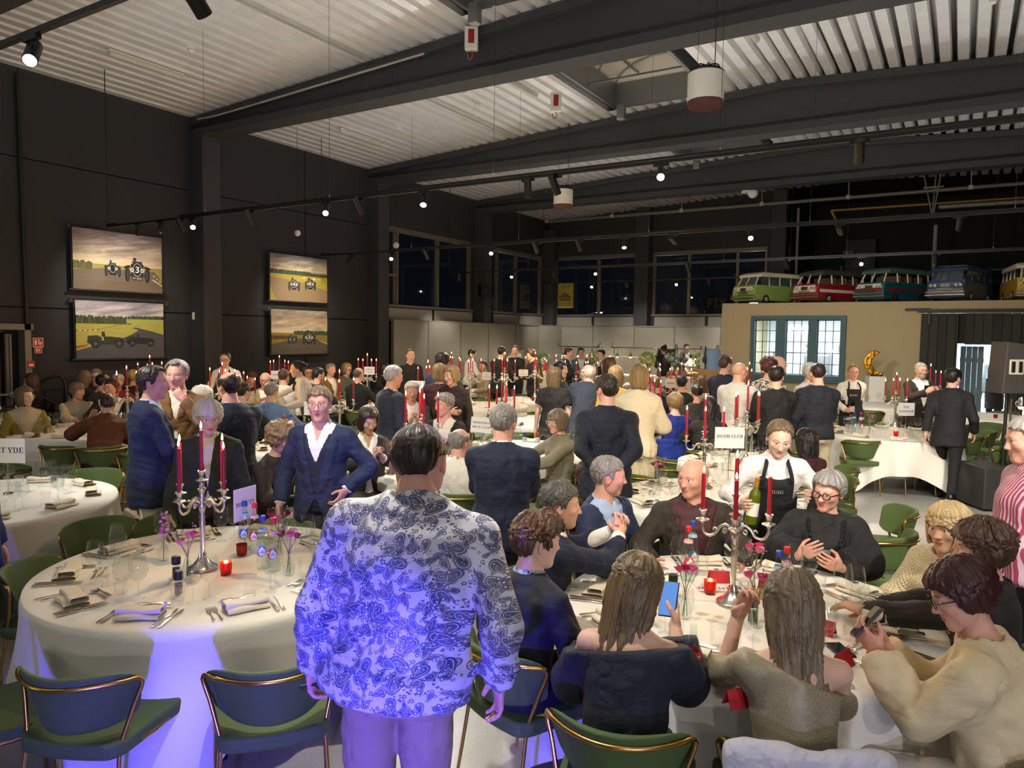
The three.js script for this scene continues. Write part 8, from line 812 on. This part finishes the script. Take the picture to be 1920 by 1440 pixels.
[['waitress with glasses in white stooping over a far table', 421, 661, 12.2, 8, 'f', 'up', 'dkbrown', 0xd8d3cc, 14, 1], ['waitress with a red hair clip reaching across the table', 556, 677, 10.9, -74, 'f', 'up', 'black', 0xd5cfc4, 18, 1], ['host in a black suit seen from behind before the bread counter', 940, 650, 16.6, 150, 'm', 'short', 'black', 0x0f0f11, 6, 0], ['hostess with pinned hair in black between the hosts', 965, 648, 17.2, -10, 'f', 'up', 'brown', 0x0d0d0f, 4, 0], ['woman with a gold patterned scarf over dark clothes', 994, 655, 16.2, -70, 'f', 'fem', 'brown', 0x1e1420, 2, 0], ['waiter in a white shirt turning his back at the far table', 885, 655, 19, 120, 'm', 'short', 'black', 0xd2cfc9, 6, 0], ['man in a black jacket beside the buffet lamps', 1066, 652, 18, 80, 'm', 'short', 'brown', 0x151516, 0, 0], ['man in a grey-blue jacket under the buffet lamps', 1089, 652, 19.5, 0, 'm', 'short', 'dkbrown', 0x56606e, 0, 0], ['waiter in a white shirt and dark apron at the buffet', 1126, 655, 18.4, -60, 'm', 'short', 'dkbrown', 0xd8d5d0, 4, 1], ['cook in green standing behind the flower arrangement', 1286, 645, 22.9, 10, 'm', 'short', 'brown', 0x44525c, 0, 0], ['dark-haired cook behind the black buffet box', 1243, 648, 23.1, 180, 'm', 'short', 'black', 0x1a1a1c, 0, 0]].forEach(([label, px, yt, d, a, sex, hair, hairC, c, lean, ap], i) => person({ who: label, label, px, yt, d, a, sex, hair, hairC, lean, head: [0, 6, 0], glasses: /glasses/.test(label) ? 0x2a2320 : undefined, top: { k: c > 0x888888 ? 'shirt' : i > 1 && sex === 'm' ? 'jacket' : 'knit', c, infl: .018 }, shirt: i > 1 && sex === 'm' && c < 0x888888 ? { c: WHT } : undefined, bot: { c: 0x131315 }, apron: ap ? {} : undefined, Lh: ap ? 'tray' : 'fold', R: ap ? 'reach' : 'glass', lod: d < 13 ? (d < 11.2 ? 1 : 2) : 3, skinK: 'fair' }));
// chairs under the seated guests, then the empty ones left in each ring
for (const [x, z, turn, label, o] of seatChairs) chair(x, z, turn, o.chairLabel ?? ('green velvet chair taken by the ' + o.who).split(' ').slice(0, 16).join(' '));
ring('t8', 10, .9); ring('t9', 9, .3); ring('t3', 10, .1); ring('t4', 10, .5); ring('t5', 10, .2); ring('t6', 10, .6); ring('t7', 10, .2); ring('tm', 9, .2); ring('ta', 9, .1); ring('t10', 8, .1); ring('t11', 8, .3); ring('tg3', 8, .5); ring('tg1', 8, .2); ring('tf1', 8, .4); ring('tmo', 8, .2); ring('tg8', 8, .1); ring('t8b', 9, .2); ring('tg2', 8, .1);

// ---------------------------------------------------------------- buffet under heat lamps, plants, small things
{ const zb = -22.3; const ct = thing('buffet_counter', 'long white buffet counter in front of the folding screens', 'counter', [-9, 0, zb]); mesh('front', box(5.2, .86, .7, 0, .43, 0, .01), M(0xd9d5cc, .7), ct); mesh('worktop', box(5.3, .05, .8, 0, .885, 0, .01), M(0xe4e1da, .4), ct); mesh('kickboard', box(5.1, .08, .02, 0, .04, .36), M(0x6f6a62, .6), ct);
  const c2 = thing('bread_counter', 'white clothed counter with bread baskets before the side screens', 'counter', [-12.2, 0, -21]); mesh('cloth', box(.8, .9, 3.0, 0, .46, 0, .02), linen, c2); mesh('top', box(.82, .03, 3.04, 0, .92, 0, .01), linen, c2);
  const bk = kind(() => { const t = thing('bread_basket', '', 'basket'); mesh('basket', lathe([[0, .01], [.16, .01], [.2, .12], [.19, .12], [.15, .02]], 20), new THREE.MeshStandardMaterial({ color: 0xa9823f, roughness: .8, bumpMap: weaveTex, bumpScale: .01 }), t); for (let i = 0; i < 7; i++) { const g = new THREE.CapsuleGeometry(.04, .08, 4, 8); g.rotateZ(PI / 2); g.rotateY(i * .9); mesh('bread_roll', move(g, .09 * Math.cos(i * 1.3), .12 + .02 * (i % 2), .09 * Math.sin(i * 1.3)), M(0xb98a45, .8), t); } return t; });
  [[-12.1, -20.2], [-12.15, -20.8], [-12.1, -21.5], [-12.1, -22.1]].forEach(([x, z], i) => bk([x, .935, z], i, 'wicker basket of bread rolls on the side counter, ' + ORD[i] + ' along the counter', 'bread baskets'));
  const lampK = kind(() => { const t = thing('heat_lamp', '', 'lamp'); mesh('shade', lathe([[.02, .16], [.03, .12], [.09, .02], [.1, 0], [.095, .0], [.03, .1]], 20), chrome, t); mesh('bulb', new THREE.SphereGeometry(.04, 14, 10).translate(0, .02, 0), new THREE.MeshStandardMaterial({ color: 0xffffff, emissive: new THREE.Color(1, .82, .55), emissiveIntensity: 14 }), t); mesh('stem', rod([0, .15, 0], [0, .3, 0], .01), chrome, t); return t; });
  for (const [x0, w, n, l] of [[-11.0, 1.5, 3, 'first'], [-8.9, 1.8, 4, 'second'], [-7.0, 1.3, 3, 'third']]) { const g = thing('heat_gantry', 'chrome gantry carrying heat lamps over the buffet, the ' + l + ' one', 'gantry', [x0, .91, zb]); for (const s of [-1, 1]) mesh('post', tube([[s * w / 2, 0, -.2], [s * w / 2, .8, -.2], [s * w / 2, .98, -.12], [s * w / 2, .95, 0], [s * w / 2, .86, .03]], .022, 20, 8), chrome, g); mesh('bar', rod([-w / 2, .86, 0], [w / 2, .86, 0], .028), chrome, g); mesh('shelf', box(w, .03, .34, 0, .58, 0, .006), M(0xe8d9b2, .3), g); mesh('front_glass', box(w, .3, .008, 0, .3, .2), glassPane, g); for (let i = 0; i < n; i++) { const x = x0 + (i + .5 - n / 2) * w / n; lampK([x, 1.47, zb + .05], 0, 'chrome heat lamp, ' + NTH[i] + ' on the ' + l + ' buffet gantry', 'heat lamps on the ' + l + ' gantry'); } point(new THREE.Color(1, .8, .52), 6, [x0, 1.44, zb + .05], 3); }
  const bx = thing('sound_box', 'dark box standing behind the lemon tree on the buffet', 'box', [-8.0, .91, zb - .2]); mesh('case', box(.5, .85, .3, 0, .43, 0, .02), M(0x3a3a34, .6), bx); mesh('grille', box(.42, .7, .01, 0, .43, .155), M(0x2a2a26, .8), bx);
  const dish = kind(() => { const t = thing('serving_dish', '', 'dish'); mesh('pan', box(.5, .1, .34, 0, .06, 0, .02), chrome, t); mesh('food', (() => { const g = new THREE.SphereGeometry(.2, 12, 8); g.scale(1.1, .25, .75); return move(g, 0, .11, 0); })(), M(0xb4803c, .8), t); return t; }); for (let i = 0; i < 6; i++) dish([-11.3 + i * .85, .91, zb], 0, 'steel serving dish under the heat lamps, ' + ORD[i] + ' from the bread side', 'serving dishes');
  function lemonTree(px, d, h, label) { const p = at(px, d), y = .92, t = thing('lemon_tree', label, 'plant', [p[0], y, p[1]]); mesh('pot', lathe([[0, 0], [.1, 0], [.13, .2], [.135, .21], [.12, .21], [0, .19]], 18), M(0x7a6b54, .8), t); mesh('trunk', tube([[0, .2, 0], [.02, .32, 0], [0, .42, .01]], .014, 10, 6), M(0x4a3826, .8), t); const lf = []; for (let i = 0; i < 420; i++) { const a = rnd() * 6.28, e = Math.acos(rr(-1, 1)), r = .12 + .12 * Math.cbrt(rnd()); const g = new THREE.PlaneGeometry(.026, .06, 1, 2); const ps = g.attributes.position; ps.setZ(2, .006); ps.setZ(3, .006); ps.setX(0, -.004); ps.setX(1, .004); ps.setX(4, -.004); ps.setX(5, .004); g.rotateX(rr(-1.5, 1.5)); g.rotateY(rnd() * 6); lf.push(move(g, Math.sin(e) * Math.cos(a) * r * 1.05, .56 + h * .0 + Math.cos(e) * r, Math.sin(e) * Math.sin(a) * r)); } const m = mesh('foliage', merge(lf), new THREE.MeshPhysicalMaterial({ color: 0x6f8f1e, roughness: .6, transmission: .3, thickness: 0, side: THREE.DoubleSide }), t); m.userData.kind = 'stuff'; for (let i = 0; i < 9; i++) { const a = i * .7 + .3, s = new THREE.SphereGeometry(.032, 10, 8); s.scale(.85, 1.15, .85); mesh('lemon', move(s, Math.cos(a) * .2, .42 + .07 * (i % 4), Math.sin(a) * .2), M(0xd9b21c, .5), t); } }
  lemonTree(1119, 22.4, 0, 'small lemon tree beside the white-shirted waiter'); lemonTree(1213, 21.6, 0, 'lemon tree with yellow fruit before the dark buffet box'); lemonTree(1312, 20.6, 0, 'lemon tree beside the cream wall');
  function arrangement(px, d, y0, label, cols) { const p = at(px, d), t = thing('flower_arrangement', label, 'flowers', [p[0], y0, p[1]]); mesh('vase', lathe([[0, 0], [.09, 0], [.12, .1], [.1, .3], [.06, .38], [.075, .4]], 20), M(0x8b7a4a, .3, .5), t); for (let i = 0; i < 24; i++) { const a = rnd() * 6.28, r = .1 + .22 * rnd(), h = .5 + .32 * rnd() - r * .4; mesh('flower', (() => { const g = new THREE.IcosahedronGeometry(.05 + .04 * rnd(), 1), q = g.attributes.position; for (let k = 0; k < q.count; k++) { const s = 1 + .3 * noise(q.getX(k) * 40 + i, q.getY(k) * 40, q.getZ(k) * 40); q.setXYZ(k, q.getX(k) * s, q.getY(k) * s, q.getZ(k) * s); } g.computeVertexNormals(); return move(g, Math.cos(a) * r, h, Math.sin(a) * r); })(), M(cols[i % cols.length], .8), t); } const st = []; for (let i = 0; i < 18; i++) { const a = i * .9; st.push(rod([0, .36, 0], [Math.cos(a) * .28, .6 + .25 * rnd(), Math.sin(a) * .28], .004, 4)); } mesh('stem', merge(st), stemM, t).userData.kind = 'stuff'; }
  arrangement(1268, 20.6, .92, 'large grey-green flower arrangement in a brass vase on the buffet', [0x59674f, 0x6b7a66, 0x7d6a6a, 0x4a5a44]); arrangement(974, 19.5, .93, 'tall white flower arrangement behind the hosts', [0xd9d2c6, 0xcdbfb4, 0x8b9a74, 0xe0dad0]); arrangement(1010, 18.6, .93, 'loose white and green flowers beside the woman with the scarf', [0xcfc9ba, 0x7d8c62]);
  const tr = thing('tray_rack', 'tall rack with pale blue panels beside the cream wall', 'rack', [...at(1335, 19.6)].flatMap((v, i) => i ? [0, v] : [v]), deg(31)); mesh('panel', box(.5, 1.75, .03, .1, .95, 0, .01), M(0x7f9fcc, .5), tr); mesh('panel', box(.03, 1.75, .5, -.2, .95, -.2, .01), M(0x2b3444, .5), tr); for (const [x, z] of [[-.2, .05], [.36, .05], [-.2, -.45], [.36, -.45]]) mesh('post', rod([x, 0, z], [x, 1.9, z], .02), blackM, tr);
  const cr = kind(() => { const t = thing('wooden_crate', '', 'crate'); for (let i = 0; i < 3; i++) for (const s of [-1, 1]) { mesh('slat', box(.6, .07, .015, 0, .06 + i * .09, s * .2), M(0xa6814d, .8), t); mesh('slat', box(.015, .07, .4, s * .3, .06 + i * .09, 0), M(0xa6814d, .8), t); } mesh('bottom', box(.6, .012, .4, 0, .02, 0), M(0x94713f, .8), t); return t; }); const cp = at(1335, 17.6); const cb = thing('crate_table', 'white clothed side table below the wooden crates', 'table', [cp[0], 0, cp[1]], deg(31)); mesh('cloth', box(1.0, .78, .6, 0, .39, 0, .02), linen, cb); mesh('top', box(1.02, .02, .62, 0, .79, 0, .006), linen, cb); cr([cp[0] - .1, .8, cp[1]], deg(31), 'pale wooden crate on the side table by the cream wall', 'c1'); cr([cp[0] - .1, 1.09, cp[1]], deg(36), 'pale wooden crate stacked on another by the cream wall', 'c2'); }
// poster hanging in the window
{ const tx = canvasTex(256, 340, (c, w, h) => { c.fillStyle = '#b9a84c'; c.fillRect(0, 0, w, h); c.fillStyle = '#8c7f3a'; c.font = 'bold 54px sans-serif'; c.save(); c.translate(w, 0); c.scale(-1, 1); c.fillText('TION', 50, 64); c.restore(); c.fillStyle = '#6f6a48'; c.beginPath(); c.moveTo(38, 180); c.lineTo(128, 120); c.lineTo(218, 180); c.lineTo(200, 236); c.lineTo(56, 236); c.fill(); c.fillStyle = '#a39445'; c.fillRect(60, 196, 136, 16); c.fillStyle = '#877a39'; c.fillRect(24, 270, 208, 46); c.fillStyle = '#b0a04a'; for (let i = 0; i < 7; i++) c.fillRect(36 + i * 27, 284, 18, 18); }); const pm = new THREE.MeshStandardMaterial({ map: tx, roughness: .7, side: THREE.DoubleSide }); const t = thing('window_poster', 'yellow poster with a house symbol in the back window', 'poster', [-12.8, 3.64, -24.68]); mesh('sheet', box(.72, .92, .006, 0, 0, 0), pm, t); mesh('tape', merge([box(.06, .03, .008, -.3, .45, .002), box(.06, .03, .008, .3, .45, .002)]), M(0xb9b39a), t); const s = thing('shop_sign', 'dim sign reading FIX outside the back window', 'sign', [-7.3, 3.35, -25.8]); mesh('board', box(1.2, .5, .04), [M(0x14171c), M(0x14171c), M(0x14171c), M(0x14171c), new THREE.MeshStandardMaterial({ map: canvasTex(256, 106, (c, w, h) => { c.fillStyle = '#14171c'; c.fillRect(0, 0, w, h); c.fillStyle = '#46494e'; c.font = 'bold 96px sans-serif'; c.fillText('FIX', 30, 88); }) }), M(0x14171c)], s); for (const x of [-.5, .5]) mesh('post', rod([x, -.25, 0], [x, -3.6, 0], .03), blackM, s); }
// coat over a chair and bag on the floor
{ const m = nets((x, y, z) => { const f = .012 * noise(x * 13, y * 9, 1) + .008 * noise(x * 34, y * 34, z * 34), top = .775 + .025 * noise(x * 7, 2, 3); return smax(smax(Math.abs(z + .25 - .5 * x * x + .04 * (y - .6)) - .05 - f, Math.abs(x) - .27 - .03 * noise(y * 6, 1, 2), .08), Math.max(y - top, .16 + .07 * Math.sin(x * 9) - y), .07); }, [-.42, .06, -.42], [.42, .9, .1], .0125); const c = solo('draped_fleece', m, new THREE.MeshStandardMaterial({ color: 0xb9b6c2, roughness: 1, bumpMap: clothTex, bumpScale: .02 }), 'fluffy pale lilac fleece hung over the chair of the beige-topped woman', 'coat'); c.position.copy(fleeceRoot.position); c.rotation.y = fleeceRoot.rotation.y; }
{ const p = at(222, 7.6), t = thing('tote_bag', 'brown and white patterned tote bag standing on the floor', 'bag', [p[0], 0, p[1]], .6); mesh('body', grid(20, 8, (u, v) => { const a = u * 2 * PI; return [Math.cos(a) * (.2 - .04 * v), .02 + v * .28, Math.sin(a) * (.1 - .03 * v)]; }, true), new THREE.MeshStandardMaterial({ map: dataTex(64, (u, v) => pnoise(u, v, 6, 2) > .5 ? [66, 44, 30] : [190, 178, 158], [2, 1], true), roughness: .7, side: THREE.DoubleSide }), t); mesh('handle', tube([[-.12, .3, 0], [-.1, .46, 0], [.1, .46, 0], [.12, .3, 0]], .012, 20, 6), M(0x3b2013, .6), t); }
// stage lamp at the viewer's feet (blue), its lens and its light
const par = (x, y, z, tgt, col, cd, ang, label, em) => { const t = thing('stage_lamp', label, 'stage light', [x, 0, z]); mesh('tripod', merge([0, 1, 2].map(i => rod([0, y - .25, 0], [Math.cos(i * 2.1) * .3, 0, Math.sin(i * 2.1) * .3], .012))), blackM, t); mesh('pole', rod([0, y - .3, 0], [0, y, 0], .014), blackM, t); const p = V(x, y, z), d = V(...tgt).sub(p).normalize(), q = new THREE.Quaternion().setFromUnitVectors(V(0, 0, 1), d); const can = mesh('can', lathe([[0, -.1], [.07, -.09], [.085, 0], [.085, .1], [.08, .1], [.08, .06], [0, .06]], 24).rotateX(PI / 2), blackM, t), ln = mesh('lens', new THREE.CylinderGeometry(.075, .075, .01, 24).rotateX(PI / 2).translate(0, 0, .07), new THREE.MeshStandardMaterial({ color: 0x222222, emissive: col, emissiveIntensity: em }), t); for (const m of [can, ln]) { m.quaternion.copy(q); m.position.set(0, y, 0); } spot(col, cd, p.clone().addScaledVector(d, .13).toArray(), tgt, ang, .4, 3); };
par(-.55, .62, .1, [-2.5, .55, -2.4], BLUE, 52, 29, 'blue stage lamp on a low tripod behind the viewer', 6);
par(1.0, .75, -.3, [-.3, .75, -2.6], new THREE.Color(.55, .62, 1), 5, 40, 'pale blue stage lamp on a low tripod beside the viewer', 3);
// stage floods behind the viewer: wide soft boxes on stands that wash the roof and the hall
for (const [x, z, tx, tz, l] of [[3.2, 3.6, -2, -6, 'wide soft stage flood behind the viewer, at the stage edge'], [-7.5, 3.8, -8, -6, 'wide soft stage flood behind the viewer, by the poster wall']]) { const t = thing('stage_flood', l, 'stage light', [x, 0, z]), y = 2.6, d = V(tx - x, 13, tz - z).normalize(), q = new THREE.Quaternion().setFromUnitVectors(V(0, 0, 1), d); mesh('pole', rod([0, 0, 0], [0, y, 0], .02), blackM, t); mesh('foot', merge([0, 1, 2].map(i => rod([0, .4, 0], [Math.cos(i * 2.1) * .5, 0, Math.sin(i * 2.1) * .5], .014))), blackM, t); const b = mesh('case', box(1.6, .8, .1, 0, 0, -.06, .02), blackM, t), f = mesh('lamp', box(1.5, .7, .02, 0, 0, 0), new THREE.MeshStandardMaterial({ color: 0xffffff, emissive: WARM, emissiveIntensity: 3 }), t); for (const m of [b, f]) { m.quaternion.copy(q); m.position.set(0, y, 0); } const p = V(x, y, z).addScaledVector(d, .04); areaLight(new THREE.Color(1, .97, .93), 45, 1.5, .7, p.toArray(), p.clone().add(d).toArray()); }
// light bars lying on top of the tracks, shining up at the deck
[[1, -10.5, 5.5], [2, -10.5, 5.5], [3, -10.5, 4.5]].forEach(([i, a, b], n) => { const t = thing('light_bar', 'slim light bar on top of the ' + TN[i], 'light', [(a + b) / 2, TRK + .03, TZ[i]]); mesh('channel', merge([box(b - a, .012, .034, 0, 0, 0), box(b - a, .02, .004, 0, .006, .016), box(b - a, .02, .004, 0, .006, -.016)]), blackM, t); mesh('lamp_strip', box(b - a, .004, .026, 0, .009, 0), new THREE.MeshStandardMaterial({ color: 0xffffff, emissive: WARM, emissiveIntensity: 4 }), t); areaLight(new THREE.Color(.96, 1, .97), [62, 62, 50][n], b - a, .034, [(a + b) / 2, TRK + .05, TZ[i]], [(a + b) / 2, 9, TZ[i]]); });
// ---------------------------------------------------------------- the track spotlights that are on, and those that are off
const L = (t, x, tgt, cd, a, o) => head(TN[t], x, TZ[t], tgt, cd, a, o);
// order: from the poster wall along each track; the sixth hangs behind the viewer
L(0, -5.9, [-6.2, .8, -4.8], 36, 34); L(0, -4.83, [-2.4, 1.2, -.6], 6, 34); L(0, -3.3, [-3.6, .8, -5.4], 38, 32); L(0, -2.1, [-1.75, 1.0, -2.5], 26, 34); L(0, -.9, [-1.6, .8, -6.0], 40, 32); L(0, .6, [-.8, .8, -4.0], 3, 36); L(0, 1.6, [.2, .2, -7.5], 90, 34);
L(1, -11.6, [-13.4, 2.75, -7.95], 15, 40, { pen: 1 }); L(1, -11.0, [-9.5, .8, -5.4], 0); L(1, -10.47, [-10.6, .8, -8.8], 0); L(1, -10.18, [-6.6, .9, -4.6], 34, 36); L(1, -8.85, [-9.4, .8, -9.6], 30, 36); L(1, -7.34, [-4.6, .9, -3.8], 30, 34); L(1, -6.74, [-6.9, .5, -9.4], 28, 36); L(1, -5.69, [-4.4, .9, -5.2], 32, 36); L(1, -4.22, [-5, .3, -9], 30, 36); L(1, -3.88, [-3.4, .8, -8.8], 34, 36); L(1, -2.67, [-1.1, 1.0, -2.6], 9, 34); L(1, -.85, [-1.2, .8, -10.8], 26, 36); L(1, .9, [.4, .4, -10.6], 40, 36);
L(2, -11.6, [-13.4, 2.75, -12.3], 15, 40, { pen: 1 }); L(2, -10.41, [-8.4, .9, -8.6], 28, 36); L(2, -9.5, [-9.8, 1, -14.6], 26, 36); L(2, -7.89, [-6.2, .8, -8.6], 30, 36); L(2, -6.9, [-7, .8, -14.6], 28, 36); L(2, -6.0, [-5.4, .8, -13.4], 0); L(2, -5.13, [-4.3, .9, -10.6], 32, 34); L(2, -4.24, [-3.4, 1.3, -18.8], 26, 38); L(2, -2.96, [-1.9, .9, -7.6], 34, 34); L(2, -1.65, [-1.4, 1.6, -18.9], 24, 38); L(2, -.11, [-.4, .8, -14.6], 24, 36);
L(3, -12.25, [-12.9, 1.4, -17.4], 24, 38); L(3, -10.48, [-9.2, .9, -13.6], 26, 36); L(3, -9.2, [-9, 1, -19], 0); L(3, -8.0, [-6.6, .8, -13.2], 30, 36); L(3, -6.9, [-7.4, .9, -19.6], 26, 36); L(3, -5.61, [-5, 1, -18], 0); L(3, -3.39, [-3.0, 1.4, -19], 0); L(3, -1.89, [-1.4, 1, -12.6], 22, 36); L(3, -.54, [-.4, 1.6, -19], 0);
L(4, -11.73, [-12.6, 1.5, -23.8], 26, 40); L(4, -10.18, [-8.8, .9, -17.4], 26, 38); L(4, -9.0, [-9.6, 1.3, -24], 30, 40); L(4, -7.4, [-5.8, .9, -16.8], 26, 38); L(4, -6.4, [-6.8, 1.2, -24], 28, 38); L(4, -5.46, [-5.6, 1.2, -23.6], 0);
L(5, -7.2, [-7, .8, -3], 14, 32); L(5, -4.6, [-3.6, .8, -2.6], 0); L(5, -1.2, [-1.6, 1.2, -3.0], 0); L(5, 2.2, [-.6, .8, -3.6], 4, 34); L(5, 5.2, [1.2, .4, -6.5], 36, 32);
renderer.render(scene, camera);
